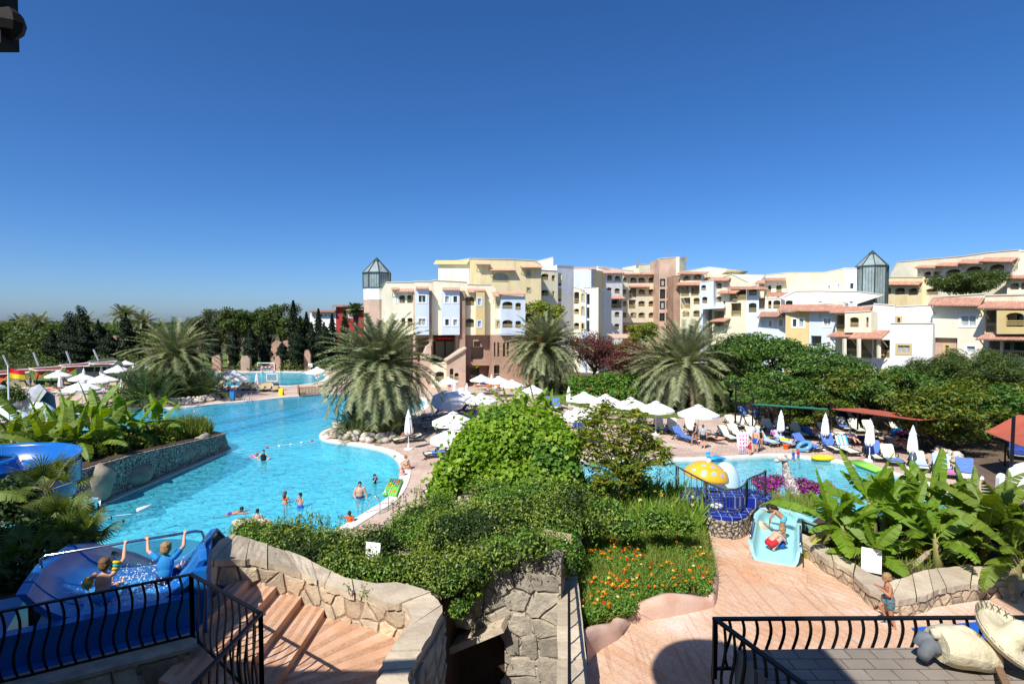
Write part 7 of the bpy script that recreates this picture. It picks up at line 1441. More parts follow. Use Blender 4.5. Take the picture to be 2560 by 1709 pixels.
def capwall(name,label,inner_px,outer_px,zt,zb,face,n_st,mat,cat_='wall',seed=3,th=.13,outz=None):
 """low wall: stone faces below a coping of separate slabs"""
 t=thing(name,P(*inner_px[0],zt[0]),label,cat_);t['kind']='thing';k=len(inner_px);r=random.Random(seed)
 I=[P(a,b,zt[i]) for i,(a,b) in enumerate(inner_px)];O2=[P(a,b,zt[i]+.04) for i,(a,b) in enumerate(outer_px)]
 m=MB();m.strip([[p-Vector((0,0,th-.01)) for p in I],[Vector((p.x,p.y,zb)) for p in I]]);m.strip([[p-Vector((0,0,th-.01)) for p in O2],[Vector((p.x,p.y,zb if outz is None else outz)) for p in O2]]);m.strip([[I[0]-Vector((0,0,th)),O2[0]-Vector((0,0,th))],[Vector((I[0].x,I[0].y,zb)),Vector((O2[0].x,O2[0].y,zb))]]);m.strip([[I[-1]-Vector((0,0,th)),O2[-1]-Vector((0,0,th))],[Vector((I[-1].x,I[-1].y,zb)),Vector((O2[-1].x,O2[-1].y,zb))]])
 m.build('mortar_core',mortar_m,t,world=True);seg=[(I[i+1]-I[i]).length for i in range(k-1)];tot=sum(seg);hh=min(zt)-th-zb;fl={}
 def fn(s,z):
  i=0
  while i < k-2 and s > seg[i]:s -= seg[i];i += 1
  f=min(1,s/seg[i]);p=I[i].lerp(I[i+1],f);w=(I[i]-O2[i]).lerp(I[i+1]-O2[i+1],f);w.z=0;top=p.z-th;return Vector((p.x,p.y,zb+(top-zb)*z/hh)),w.normalized()
 masonry('rubble_facing',tot,hh,fn,face,t,.30,seed)
 if outz == .2:
  OP=O2[11:];sg=[(OP[i+1]-OP[i]).length for i in range(len(OP)-1)]
  def fo(s,z):
   i=0
   while i < len(OP)-2 and s > sg[i]:s -= sg[i];i += 1
   f=min(1,s/sg[i]);p=OP[i].lerp(OP[i+1],f);w=(O2[11+i]-I[11+i]).lerp(O2[12+i]-I[12+i],f);w.z=0;return Vector((p.x,p.y,outz+z)),w.normalized()
  masonry('rubble_facing',sum(sg),4.15-th-outz,fo,rubble_g,t,.36,4)  # grey stones darken this face to stand for its shade
 def at(pts,f):x=f*(k-1);i=min(int(x),k-2);return pts[i].lerp(pts[i+1],x-i)
 m=MB();fbd=[0.]+[(q+1+r.uniform(-.25,.25))/n_st for q in range(n_st-1)]+[1.];skw=[0.]+[r.uniform(-.3,.3)/n_st for _ in range(n_st-1)]+[0.];e=.008/n_st*10
 for s in range(n_st):
  z=Vector((0,0,r.uniform(-.025,.03)));ov=r.uniform(0,.09);q=[]
  for u in range(7):
   f=(u/6)*(1-2*.02)+.02;a=at(I,min(1,max(0,(fbd[s]-skw[s])*(1-f)+(fbd[s+1]-skw[s+1])*f)));b=at(O2,min(1,max(0,(fbd[s]+skw[s])*(1-f)+(fbd[s+1]+skw[s+1])*f)));w=(a-b).normalized();a=a+w*(ov+r.uniform(-.025,.025));b=b-w*r.uniform(0,.05)
   q.append([a+z,a.lerp(b,.33)+z+Vector((0,0,r.uniform(-.006,.012))),a.lerp(b,.66)+z+Vector((0,0,r.uniform(-.006,.012))),b+z])
  k0=len(m.v);ring=[x[0] for x in q]+q[-1][1:]+[x[-1] for x in q[::-1]][1:]+q[0][2:0:-1];rb=[v-Vector((0,0,th+r.uniform(-.02,.02))) for v in ring];nr=len(ring)
  nv=len(q);vs=[v for x in q for v in x];base=nv*4;idx={}
  rg=[i*4 for i in range(nv)]+[(nv-1)*4+j for j in (1,2,3)]+[i*4+3 for i in range(nv-2,-1,-1)]+[2,1]
  m.add(vs+rb,[(i*4+j,i*4+j+1,i*4+j+5,i*4+j+4) for i in range(nv-1) for j in range(3)]+[(rg[i],rg[(i+1) % nr],base+(i+1) % nr,base+i) for i in range(nr)])
 m.build('coping_stone',mat,t,world=True);return t
capwall('stone_wall','curving sandstone wall with broad cap slabs beside the steps',[(505,1408),(545,1392),(590,1392),(640,1398),(696,1409),(741,1425),(786,1440),(820,1454),(870,1471),(923,1485),(974,1503),(1015,1508),(1033,1544),(1002,1600),(977,1645),(949,1690),(920,1760)],
  [(545,1352),(578,1334),(610,1340),(640,1353),(680,1364),(724,1378),(765,1394),(808,1415),(860,1440),(920,1455),(996,1455),(1070,1480),(1110,1520),(1078,1578),(1047,1625),(1022,1680),(1005,1760)],[4.75,4.66,4.57,4.47,4.37,4.27,4.2,4.15,4.12,4.1,4.1,4.12,4.16,4.2,4.2,4.2,4.2],2.6,rubble,13,capstone,outz=.2)
capwall('stone_wall','low sandstone wall with angled slabs where the small boy runs',[(1993,1342),(2030,1368),(2060,1390),(2125,1426),(2172,1468),(2215,1491),(2243,1500),(2280,1493),(2313,1485),(2341,1471),(2390,1462),(2445,1454),(2500,1450),(2620,1446)],
  [(1993,1330),(2035,1345),(2066,1364),(2110,1395),(2172,1432),(2225,1452),(2260,1445),(2285,1435),(2310,1428),(2345,1422),(2397,1417),(2450,1414),(2500,1412),(2620,1408)],[3.2]*14,2.7,rubble,11,capstone,seed=9,outz=2.7)
tag(MB().prism([tuple(P(a,b,2.95)[:2]) for a,b in ((2000,1325),(2070,1365),(2175,1435),(2250,1450),(2320,1428),(2620,1410),(2700,1300),(2300,1290),(2050,1290))],0,2.95).build('banana_bed_soil',soil),kind='structure')
bladebed('weedy_ground','short weeds and fallen stalks under the bananas',[(2050,1365),(2170,1432),(2250,1445),(2420,1412),(2400,1370),(2150,1340)],2.95,700,.22,.03,L_grass,.8,'weeds',kind='stuff')
cover('undergrowth','dark undergrowth behind the banana stems',[(2120,1330,17,60,40,.7),(2220,1330,17,60,45,.7),(2320,1340,17,60,45,.7),(2420,1350,16.5,60,50,.7),(2520,1350,16,60,55,.7)],.2,L_dark,1100,'undergrowth',kind='stuff')
# --- planted bank in the middle, with the grotto wall
bank=[(-6.3,12.9),(-5.6,12.7),(-4.4,11.9),(-3.3,11.1),(-2.3,10.85),(-1.55,10.9),(-1.2,12.4),(1.0,12.1),(1.45,13.0),(1.45,20),(-2.4,19.4),(-2.7,14.4),(-6.3,14.4)]
tag(MB().prism(bank,-.5,[3.9,3.9,3.8,3.75,3.7,3.7,3.6,3.2,3.1,2.9,2.6,3.2,3.2]).build('planting_bank',soil),kind='structure')
t=thing('grotto_wall',(0,12,0),'rough stone retaining wall with a dark opening beneath the flowering shrubs','wall');t['kind']='thing'
pl=Plane(1130,12.2,1400,11.6);cv=lambda x,y:(x,y)
block(t,pl,cv,[(1112,1900),(1402,1900),(1402,1400),(1330,1385),(1200,1440),(1112,1470)],stone_grey,[('d',1128,1575,1262,1890)],.55,rtop=0,th=.5,name='stone_facing')
uL,uR,zT=pl.uv(1112,1500)[0],pl.uv(1402,1500)[0],pl.uv(1250,1420)[1];(h0,hz1),(h1,_)=pl.uv(1124,1572),pl.uv(1266,1572)
masonry('rubble_facing',uR-uL-.02,zT-.6,lambda s,z:(pl.pt(uL+.01+s,.6+z,-.005),pl.n),rubble_g,t,.42,5,lambda s,z:not (h0-.12 < uL+s < h1+.1 and .6+z < hz1+.15) and (z+.6 < zT-.4 or uL+s > -.9))
m=MB();m.bar(pl.pt(*pl.uv(1120,1610),-.15),pl.pt(*pl.uv(1268,1548),-.15),.5,.14);m.build('lintel_stone',capstone,t,world=True)
tag(MB().sheet([(-1.5,7),(1.1,7),(1.1,14),(-1.5,14)],[],.9).build('grotto_channel_floor',blued),kind='structure')
t=thing('rail_wall',(1.1,10,2),'narrow stone wall capped with slabs running towards the grotto, under a dark handrail','wall');t['kind']='thing';m=MB();m.prism([(.62,6.4),(1.02,6.4),(1.48,12.6),(1.05,12.6)],0,3.35);m.build('stone_facing',stone,t,world=True);m=MB();y=6.4
while y < 12.5:
 y2=min(12.62,y+random.uniform(.45,.75));xa,xb=.57+.43*(y-6.4)/6.2,.57+.43*(y2-6.4)/6.2;j=random.uniform(-.02,.03);m.prism([(xa+j,y+.012),(xa+.5+j*.5,y+.012),(xb+.5,y2-.012),(xb+j*.6,y2-.012)],3.35,3.45+random.uniform(-.012,.015));y=y2
m.build('coping_stone',capstone,t,world=True)
t=thing('metal_handrail',(1.2,10,3.4),'flat dark handrail on wavy bars above the narrow slab wall','railing');wavy_rail(t,PY(1448-26,1412,12.5),PY(1424,1760,7.2),.7,.62,.5,.02,.03,.05)
# --- pink kerbs around the lantana bed
kb=[(1470,1660,1578),(1500,1626,1564),(1548,1597,1557),(1563,1575,1541),(1580,1557,1530),(1610,1553,1508),(1650,1547,1492),(1682,1541,1484),(1730,1531,1487),(1776,1520,1492),(1792,1505,1470),(1798,1445,1428),(1790,1400,1385),(1776,1340,1325),(1766,1300,1284),(1757,1286,1270)]
rows=[[],[],[],[]];base=[P(a,b,2.8) for a,b,_ in kb];ctr=P(1630,1420,2.8)
def dens(l,k=5):
 o=[]
 for i in range(len(l)-1):
  for j in range(k):
   u=j/k;p0,p1,p2,p3=l[max(0,i-1)],l[i],l[i+1],l[min(len(l)-1,i+2)];o.append((p1*2+(p2-p0)*u+(p0*2-p1*5+p2*4-p3)*u*u+(p1*3-p0-p2*3+p3)*u**3)*.5)
 return o+[l[-1]]
tops=[]
for (a,b,c),p in zip(kb,base):q=PY(a,c,p.y+.12);tops.append(Vector((p.x,p.y,max(2.95,q.z))))
B_,T_=dens(base),dens(tops);m=MB();rows=[]
for i in range(len(B_)):
 b,tt=B_[i],T_[i];d=B_[min(i+1,len(B_)-1)]-B_[max(i-1,0)];nv_=Vector((-d.y,d.x,0)).normalized();h=tt.z-2.8
 if (ctr-b).dot(nv_) < 0:nv_=-nv_
 rows.append([Vector((b.x,b.y,2.75)),Vector((b.x,b.y,2.8+h*.6))+nv_*.03,Vector((b.x,b.y,2.8+h*.9))+nv_*.07,Vector((b.x,b.y,2.8+h))+nv_*.14,Vector((b.x,b.y,2.8+h*.95))+nv_*.24,Vector((b.x,b.y,2.75))+nv_*.32])
m.strip(rows);o=m.build('planting_kerb',pinkwall,smooth=True);tag(o,'wavy pink rendered kerb around the orange flowered bed','kerb',None,'thing')
bedp=[(1462,1585),(1545,1560),(1580,1534),(1650,1498),(1730,1490),(1785,1478),(1790,1420),(1772,1330),(1750,1275),(1690,1245),(1600,1235),(1480,1250),(1440,1400)]
lo=pix(bedp,2.95);m=MB();zt=[2.95 if b > 1300 else 3.05 for a,b in bedp];m.prism(lo,1.5,zt);tag(m.build('flower_bed_soil',soil),kind='structure')
# lantana, grasses and cannas of the bed
t=bladebed('lantana_bed','dense bed of grass and lantana with orange and red flower heads behind the wavy kerb',[(1462,1575),(1545,1552),(1610,1505),(1680,1482),(1770,1486),(1785,1440),(1770,1345),(1640,1335),(1490,1345),(1445,1420),(1440,1520)],2.95,7500,.42,.016,L_grass,.9,'flower bed',None,curl=.8)
pp_=[]
po=[(1475,1560),(1545,1545),(1610,1500),(1690,1478),(1765,1480),(1780,1440),(1765,1360),(1640,1350),(1500,1360),(1450,1440),(1450,1520)]
wpo=pix(po,3.1)
def inpoly(x,y,po):
 c=False;j=len(po)-1
 for i in range(len(po)):
  if (po[i][1] > y) != (po[j][1] > y) and x < (po[j][0]-po[i][0])*(y-po[i][1])/(po[j][1]-po[i][1])+po[i][0]:c=not c
  j=i
 return c
xs_=[p[0] for p in wpo];ys_=[p[1] for p in wpo];heads=[]
while len(pp_) < 210:
 x,y=random.uniform(min(xs_),max(xs_)),random.uniform(min(ys_),max(ys_))
 if inpoly(x,y,wpo) and (sin(x*3.1+y*1.7)+sin(y*2.9-x*1.3) > -.5 or y < 13):pp_.append((Vector((x,y,3.08+random.random()*.12)),(.17,.17,.14)));
p,o=clumps(pp_,5200,.7);V,Q=leaves(p,o,.062,.6,.5,.5,.6);npmesh('foliage',V,Q,L_light,t,world=True)
for fm,n in ((fl_orange,100),(fl_red,26),(fl_yellow,24)):
 c=np.array([tuple(random.choice(pp_)[0]+Vector((random.uniform(-.15,.15),random.uniform(-.15,.15),random.uniform(.10,.24)))) for _ in range(n)]);c=np.repeat(c,10,0);d=rdir(len(c));d[:,2]=np.abs(d[:,2])*.5;V,Q=leaves(c+d*.032,d,.046,.9,.8,.4,.3);npmesh('flower_heads',V,Q,fm,t,world=True)
cover('leafy_bush','leafy light green bushes among the canna leaves',[(1475,1310,14.6,45,34,.5),(1560,1312,14.6,50,26,.5),(1640,1300,14.8,50,30,.5),(1710,1310,14.8,40,24,.5),(1520,1275,15.6,45,28,.5)],.095,[L_light,L_canna,L_box],4200,'bush',asp=.45,shell=.6)
for kx in ((1478,1600),(1560,1545),(1572,1535),(1640,1500),(1770,1492),(1790,1440)):
 pass
t=bladebed('canna_bed','tall canna leaves with pale yellow flowers between vine mound and tiled platform',[(1430,1345),(1500,1352),(1640,1342),(1765,1340),(1745,1275),(1690,1250),(1600,1240),(1500,1260),(1440,1290)],3.0,1500,.82,.12,L_canna,.75,'plants',(fl_yellow,12,.075,.9))
pts=np.array([(*P(random.uniform(1470,1740),random.uniform(1262,1345),3.0)[:2],3.0) for _ in range(900)]);V,Q=blades(pts,1.0,.02,.8,1.,4,1.1);npmesh('grass_tuft',V,Q,L_grass,t,world=True)
pts=np.array([(*P(random.uniform(1560,1700),random.uniform(1262,1300),3.0)[:2],3.0) for _ in range(40)]);c=np.repeat(pts+np.array([0,0,1.25])*rng.uniform(.8,1.1,(40,1)),9,0);V,Q=leaves(c+rng.normal(size=c.shape)*.05,rdir(len(c)),.06,.6,.5,.4,.5);npmesh('seed_foliage',V,Q,L_dry,t,world=True)
bladebed('ornamental_grass','low fountain grass between the tiled platform and the turquoise slide',[(1880,1282),(1895,1300),(1985,1292),(2040,1290),(2040,1262),(1960,1252),(1905,1256)],2.95,1400,.5,.02,L_grass,.9,'grass',kind='stuff',curl=.9)
# --- shrubs of the bank
cover('vine_mound','huge bright green mound of broad leaved vine in the middle of the picture',[(1275,1110,18,125,85,1.5),(1195,1135,17.6,80,66,1.2),(1365,1130,17.6,80,72,1.2),(1145,1180,17.2,58,46,.9),(1405,1185,17.2,52,52,.9),(1285,1050,18.4,82,36,1.1),(1105,1222,16.8,36,28,.6),(1280,1185,16.9,90,48,.9),(1210,1075,18.2,48,32,.8),(1355,1065,18.2,52,32,.8),(1170,1110,17.9,36,26,.6),(1240,1040,18.5,34,22,.6),(1330,1042,18.5,36,22,.6),(1410,1120,17.6,40,30,.6),(1120,1190,17.,34,26,.5),(1435,1210,17,28,26,.5),(1225,1205,16.6,50,34,.6),(1340,1210,16.6,50,34,.6),(1390,1085,17.9,28,20,.5)],.15,L_vine3,4400,'vine',up=.55,asp=.85,a=.7,droop=.6,flowers=(leafM('pink_blossom',[(.6,.08,.25),(.7,.2,.4)],.2,0),5,.06,0),shell=.32)
cover('oleander_shrub','wide dark green shrub with small white flowers spilling over the grotto wall',[(1290,1290,14.4,120,75,1.),(1200,1320,14.,100,70,.9),(1380,1310,14.2,80,75,.9),(1120,1330,13.6,80,60,.8),(1300,1370,13.2,100,60,.7),(1180,1400,12.8,80,55,.6),(1400,1380,13.2,60,60,.6),(1230,1250,15.2,80,50,.8),(1420,1250,15.,55,50,.7),(1340,1240,15.2,70,45,.7),(1250,1385,11.7,60,42,.35),(1180,1430,11.7,55,45,.35),(1330,1360,11.6,55,35,.35),(1395,1400,12.2,30,40,.4)],.095,L_box3,5200,'shrub',up=.5,asp=.36,a=.6,flowers=(fl_white,60,.028,0),shell=.4)
cover('creeping_shrub','bright leafed creeper hanging over the corner of the sandstone wall',[(1120,1440,11.6,60,45,.5),(1060,1420,11.9,55,40,.5),(1170,1470,11.8,45,40,.4),(1000,1420,11.9,50,32,.45),(1150,1520,11.3,30,28,.3)],.075,[L_light,L_box,L_box],6500,'shrub',up=.5,asp=.45,shell=.45)
cover('boxwood_hedge','dense dark hedge around the white sign by the steps',[(880,1375,12.6,62,48,.55),(940,1365,12.8,60,55,.6),(850,1400,12.1,55,38,.45),(910,1425,11.9,60,34,.4),(960,1420,12.,50,40,.45),(805,1385,12.5,45,32,.4)],.08,L_box3,6500,'hedge',asp=.42,shell=.45)
cover('boxwood_hedge','feathery hedge between the lagoon and the slab wall, next to the rock',[(650,1335,13.1,50,34,.5),(700,1342,12.8,55,46,.55),(750,1352,12.6,50,46,.5),(615,1325,13.4,35,26,.4),(790,1362,12.5,50,44,.5),(830,1360,12.5,45,42,.5),(690,1375,12.4,40,22,.35),(745,1390,12.1,40,22,.35)],.085,L_box3,6000,'hedge',asp=.34,shell=.5)
cover('feathery_shrub','tall light green shrub touching the pool deck next to the vine mound',[(1050,1300,15.,70,50,.8),(1100,1280,15.4,60,45,.8),(1010,1330,14.4,60,45,.7),(1070,1350,13.8,70,45,.7),(980,1350,13.9,45,30,.5)],.085,[L_light,L_box,L_box],5200,'shrub',asp=.4,shell=.5)
def sprigs(name,label,pxs,Y0,n,h,leafm,L):
 t=thing(name,PY(*pxs[0],Y0),label,'shrub');ps=[];os_=[];m=MB()
 for px,py in pxs:
  b=PY(px+random.uniform(-6,6),py,Y0);hh=h*random.uniform(.7,1.15);tip=b+Vector((random.uniform(-.12,.12),random.uniform(-.1,.1),hh));m.tube([b,b.lerp(tip,.5)+Vector((.02,0,0)),tip],[.012,.008,.004],4)
  for k in range(n):f=random.uniform(.15,1);a=random.random()*6.28;d=Vector((cos(a),sin(a),.6));ps.append(tuple(b.lerp(tip,f)+d*.045));os_.append(tuple(d.normalized()))
 m.build('stem',trunk_m,t,world=True);V,Q=leaves(np.array(ps),np.array(os_),L,.4,.3,.4,.5,-.6);npmesh('foliage',V,Q,leafm,t,world=True)
sprigs('upright_sprigs','upright feathery sprigs standing against the lagoon water',[(735,1345),(750,1340),(765,1345),(780,1335),(795,1340),(808,1345),(820,1350),(770,1350),(790,1350),(742,1352),(832,1362),(845,1360)],13.2,34,.62,L_box,.08);sprigs('upright_sprigs','loose sprigs rising from the light shrub before the pool deck',[(1020,1275),(1040,1268),(1060,1262),(1000,1290),(985,1300),(1075,1255)],15,26,.55,L_box,.09)
sprigs('trailing_sprigs','thin creeper sprigs growing on the sandstone wall by the landing',[(905,1500),(925,1520),(980,1530),(995,1560),(985,1585),(975,1600),(870,1485)],10.5,26,.3,L_box,.06)
# pointed leaf tree
t=thing('mango_tree',PY(1545,1300,17.6),'small yellow green tree with clusters of pointed leaves and a crooked trunk','tree');b=PY(1548,1285,17.6);cl=[];m=MB();top=PY(1560,1180,17.8);m.tube([b,PY(1540,1240,17.6),PY(1552,1215,17.7),top],[.09,.075,.065,.05],8);ps,ds=[],[]
spots=[(1500,1040,34),(1540,1050,40),(1585,1060,34),(1470,1075,28),(1520,1100,40),(1570,1100,38),(1610,1095,30),(1640,1110,22),(1480,1115,30),(1540,1140,36),(1600,1135,28),(1660,1130,20),(1490,1155,26),(1560,1170,30),(1455,1095,18),(1610,1165,18),(1580,1195,26),(1530,1185,26),(1645,1150,14),(1500,1195,18),(1510,1020,18),(1475,1050,16),(1440,1110,14),(1545,1215,20),(1600,1030,12),(1575,1145,24)]
for i,(px,py,r) in enumerate(spots):
 Y=17.6+random.uniform(-.7,.7);c=PY(px,py,Y);r *= 1.12;m.tube([top.lerp(b,random.random()*.3),top.lerp(c,.5)+Vector((0,0,-.05)),c],[.03,.02,.008],5,cap=False)
 for k in range(int(r*.95)):
  q=c+Vector((random.gauss(0,1),random.gauss(0,1),random.gauss(0,.8)))*r/F*Y*.62
  for j in range(7):a=j*.9+random.random();d=Vector((cos(a),sin(a),random.uniform(-.5,.35)));ps.append(tuple(q+d*.09));ds.append(tuple(d.normalized()))
m.build('trunk',trunk_m,t,world=True,smooth=True);ps,ds=np.array(ps),np.array(ds);n=len(ps);Ld=rng.uniform(.17,.28,n)[:,None];up_=np.cross(ds,rdir(n));up_=nrm(up_)*.028
V=np.stack([ps-ds*Ld*.4,ps+up_,ps+ds*Ld*.6-np.array([0,0,.03]),ps-up_],1).reshape(-1,3);npmesh('crown',V,np.arange(4*n).reshape(n,4),L_mango,t,world=True)
cover('low_bush','fine leaved bush below the pointed leaf tree',[(1500,1215,17.8,40,30,.6),(1480,1245,17,40,30,.5),(1600,1210,18,30,22,.5)],.1,L_box,4200,'bush',asp=.35)
# boulder by the slide start
for px,py,Y,r,lab in ((610,1318,14.6,(.34,.3,.2),'pale sandstone rock at the lagoon end of the hedge'),(650,1308,14.9,(.36,.2,.1),'flat sandstone slab behind the feathery hedge'),(1900,1322,16.8,(.42,.35,.28),'sandstone block beside the pebble platform wall')):
 c=PY(px,py,Y);m=MB();rock(m,(0,0,0),r,int(px));o=m.build('boulder',capstone,smooth=True);o.location=c;tag(o,lab,'boulder','sandstone rocks','thing')
# --- white text signs
def sign(label,px0,y0,px1,y1,slope,Y,post_z,yaw):
 a=PY((px0+px1)/2,(y0+y1)/2,Y);w,h=(px1-px0)/F*Y/cos(yaw),(y1-y0)/F*Y*1.04;t=thing('text_sign',(a.x,a.y,a.z-h/2-.5),label,'sign','white text signs',yaw);z=h/2+.5;tl=Matrix.Rotation(R(-12),3,'X')
 def T(x,y,zz):v=tl @ Vector((x,y,zz));return v+Vector((0,0,z))
 m=MB();m.obox(T(0,0,0),tl @ Vector((w/2,0,0)),tl @ Vector((0,.008,0)),tl @ Vector((0,0,h/2)));m.build('panel',plastic_w,t)
 k=MB();r=random.Random(int(px0))
 for i in range(11):
  zz=h/2*.8-h*.8*i/10;x=-w*.42
  if i in (4,):continue
  while x < w*.4*(r.uniform(.75,1.)):
   l=r.uniform(.02,.055);x2=min(x+l,w*.43);k.obox(T((x+x2)/2,-.0095,zz),tl @ Vector(((x2-x)/2,0,0)),tl @ Vector((0,.001,0)),tl @ Vector((0,0,.0055)));x=x2+.012
 k.build('lettering',M('sign_print',(.42,.42,.46),.6),t)
 MB().tube([(0,.04,-post_z),(0,.03,.5)],.022,6).build('post',gmetal,t)
sign('white text sign half sunk in the dark hedge by the steps',912,1357,951,1414,.25,12.2,.3,R(-14));sign('white text sign on a green post between low wall and bananas',2160,1372,2197,1428,.4,13.6,.35,R(-32))
# --- tiled platform, fountain mushroom and bell
op=[(1676,1228),(1690,1248),(1735,1272),(1785,1291),(1838,1299),(1868,1288),(1880,1268),(1905,1253),(1936,1240),(1918,1228),(1892,1221),(1800,1219),(1742,1216),(1700,1218)]
lo=smooth_loop(pix(op,3.4),2);ip=offset(lo,-.34);t=thing('tiled_platform',(lo[0][0],lo[0][1],2.8),'cobalt blue tiled basin platform on a pebble faced wall','platform');m=MB();m.prism(offset(lo,.05),0,3.33);m.build('pebble_wall',pebble,t,world=True)
m=MB();n=len(lo);m.add([(p[0],p[1],3.40) for p in lo]+[(p[0],p[1],3.40) for p in ip]+[(p[0],p[1],3.33) for p in lo]+[(p[0],p[1],3.335) for p in ip],[(i,(i+1) % n,n+(i+1) % n,n+i) for i in range(n)]+[(2*n+i,2*n+(i+1) % n,(i+1) % n,i) for i in range(n)]);m.build('tiled_rim',btile,t,world=True)
MB().sheet(ip,[],3.36).build('basin_floor',btile,t,world=True)
for pl_,z0,z1 in (([(1700,1236),(1735,1250),(1752,1246),(1770,1236),(1762,1222),(1740,1218),(1712,1222)],3.36,3.62),([(1800,1226),(1808,1244),(1850,1242),(1892,1248),(1900,1236),(1860,1224)],3.36,3.66)):
 MB().prism(pix(pl_,z1),z0,z1).build('tiled_seat',btile,t,world=True)
MB().sheet(smooth_loop(pix([(1770,1258),(1800,1256),(1812,1268),(1780,1270)],3.364),2),[],3.366).build('floor_panel',white,t,world=True)
t=thing('platform_fence',P(1690,1226,3.4),'curved steel fence on the rim of the blue tiled platform','fence');fb=[P(a,b,3.42) for a,b in ((1690,1227),(1735,1252),(1770,1270),(1800,1283),(1828,1287),(1850,1281),(1862,1270),(1868,1259),(1880,1253),(1905,1244),(1913,1239))];fb=dens(fb,6);H_=[Vector((p.x,p.y,p.z+.72)) for p in fb]
n=len(fb);hp=[Vector((p.x,p.y,p.z+.78+.10*(abs(i/(n-1)-.5)*2)**3)) for i,p in enumerate(fb)];MB().tube([fb[0]]+hp+[fb[-1]],.028,8).build('top_rail',greyiron,t,world=True,smooth=True);MB().tube([p+Vector((0,0,.08)) for p in fb],.018,6).build('bottom_rail',greyiron,t,world=True)
for i in range(1,n-1,2):MB().tube([fb[i]+Vector((0,0,0 if i % 5 == 0 else .08)),hp[i]],.022 if i % 10 == 1 else .011,6).build('baluster',greyiron,t,world=True)
t=thing('mushroom_fountain',(PY(1765,1200,26).x,26,-.1),'yellow mushroom fountain cap with pale blue dots','fountain');c=PY(1765,1180,26);c.z=1.98;rt_=Matrix.Rotation(R(9),3,'Y');capm=MB();rows=[];rd=1.02
def dome(a,b,r=1.0):return rt_ @ Vector((cos(a)*cos(b)*rd*r,sin(a)*cos(b)*rd*r,sin(b)*.74*r))
for b in [i*pi/2/10 for i in range(11)]:rows.append([c-Vector((0,26,0))*0+dome(a,b) for a in [j*2*pi/32 for j in range(33)]])
rows.insert(0,[c+rt_ @ Vector((cos(a)*rd*.8,sin(a)*rd*.8,-.04)) for a in [j*2*pi/32 for j in range(33)]]);capm.strip(rows);capm.build('cap',M('yellow_fibreglass',(.82,.46,.03),.25,(.78,.42,.03),2.,spec=.5),t,smooth=True,world=True)
dm=M('pale_blue_paint',(.34,.46,.62),.3);dots=MB()
for az,el,s in ((-150,28,.1),(-118,32,.11),(-90,33,.115),(-62,30,.11),(-35,22,.11),(-130,58,.1),(-85,60,.11),(-40,58,.1),(-10,30,.11),(170,40,.1),(60,40,.1),(110,40,.1),(20,55,.1)):
 a0,b0=R(az),R(el);vs=[c+dome(a0+s*cos(q)/max(.3,cos(b0)),b0+s*sin(q)*1.1,1.006) for q in [k*pi/8 for k in range(16)]];dots.add(vs+[c+dome(a0,b0,1.008)],[(k,(k+1) % 16,16) for k in range(16)])
dots.each('dot',dm,t,smooth=True,world=True);MB().tube([(c.x,c.y,-.9),(c.x,c.y,2.1)],.13,12).build('stem',galv,t,world=True);m=MB();m.ell(c+rt_ @ Vector((0,0,.80)),(.12,.12,.12),10,6);m.build('spout',plastic_w,t,smooth=True,world=True)
k=MB();r=random.Random(3)
for i in range(13):
 a0=R(-128+i*5.2);b0=R(47);
 if i == 6:continue
 vs=[c+dome(a0+x,b0+y,1.006) for x,y in ((0,0),(.035,0),(.045,.05),(.01,.05))];k.add(vs,[(0,1,2,3)])
k.build('lettering',M('faded_print',(.50,.26,.02),.5),t,world=True)
t=thing('water_bell',(PY(1815,1200,27.6).x,27.6,-.1),'pale translucent bell shaped fountain behind the yellow mushroom','fountain');c=PY(1814,1190,27.6);m=MB();m.lathe([(.66,.9),(.67,1.25),(.62,1.65),(.48,2.02),(.26,2.24),(.02,2.32)],28,(c.x,c.y,0),cap=False);m.build('bell',M('pale_blue_fibreglass',(.50,.66,.78),.2,(.46,.62,.76),1.5,spec=.5),t,smooth=True,world=True);MB().tube([(c.x,c.y,-.8),(c.x,c.y,2.2)],.12,10).build('stem',galv,t,world=True)
# giraffe
t=thing('giraffe_sculpture',PY(1975,1230,22),'grey and white mosaic giraffe sculpture rising from the bougainvillea','sculpture');gm=stoneM('giraffe_mosaic',(.34,.31,.28),(.26,.24,.22),(.72,.70,.66),5.5,1.,.2,.09);Yg=21.5
m=MB();m.tube([PY(2010,1240,Yg),PY(1985,1222,Yg),PY(1972,1205,Yg),PY(1966,1180,Yg),PY(1963,1158,Yg),PY(1958,1148,Yg)],[.30,.34,.24,.15,.115,.10],12);m.tube([PY(2010,1240,Yg),PY(2030,1250,Yg+.3)],[.30,.2],12);m.build('body',gm,t,smooth=True,world=True)
m=MB();a=PY(1962,1147,Yg);m.ell(a+Vector((-.12,-.05,.02)),(.24,.12,.12),12,8,Matrix.Rotation(R(15),3,'Y'));m.ell(a+Vector((-.32,-.05,-.05)),(.13,.08,.08),10,6)
for s in (-1,1):m.tube([a+Vector((.02,s*.06,.08)),a+Vector((.05,s*.07,.22))],[.02,.025],6)
m.build('head',M('giraffe_head',(.60,.56,.50),.8,(.45,.41,.36),9.),t,smooth=True,world=True)
for s in (-1,1):MB().ell(a+Vector((.10,s*.16-.02,.07)),(.05,.11,.04),8,5).build('ear',M('giraffe_ear',(.62,.57,.5),.8),t,smooth=True,world=True)
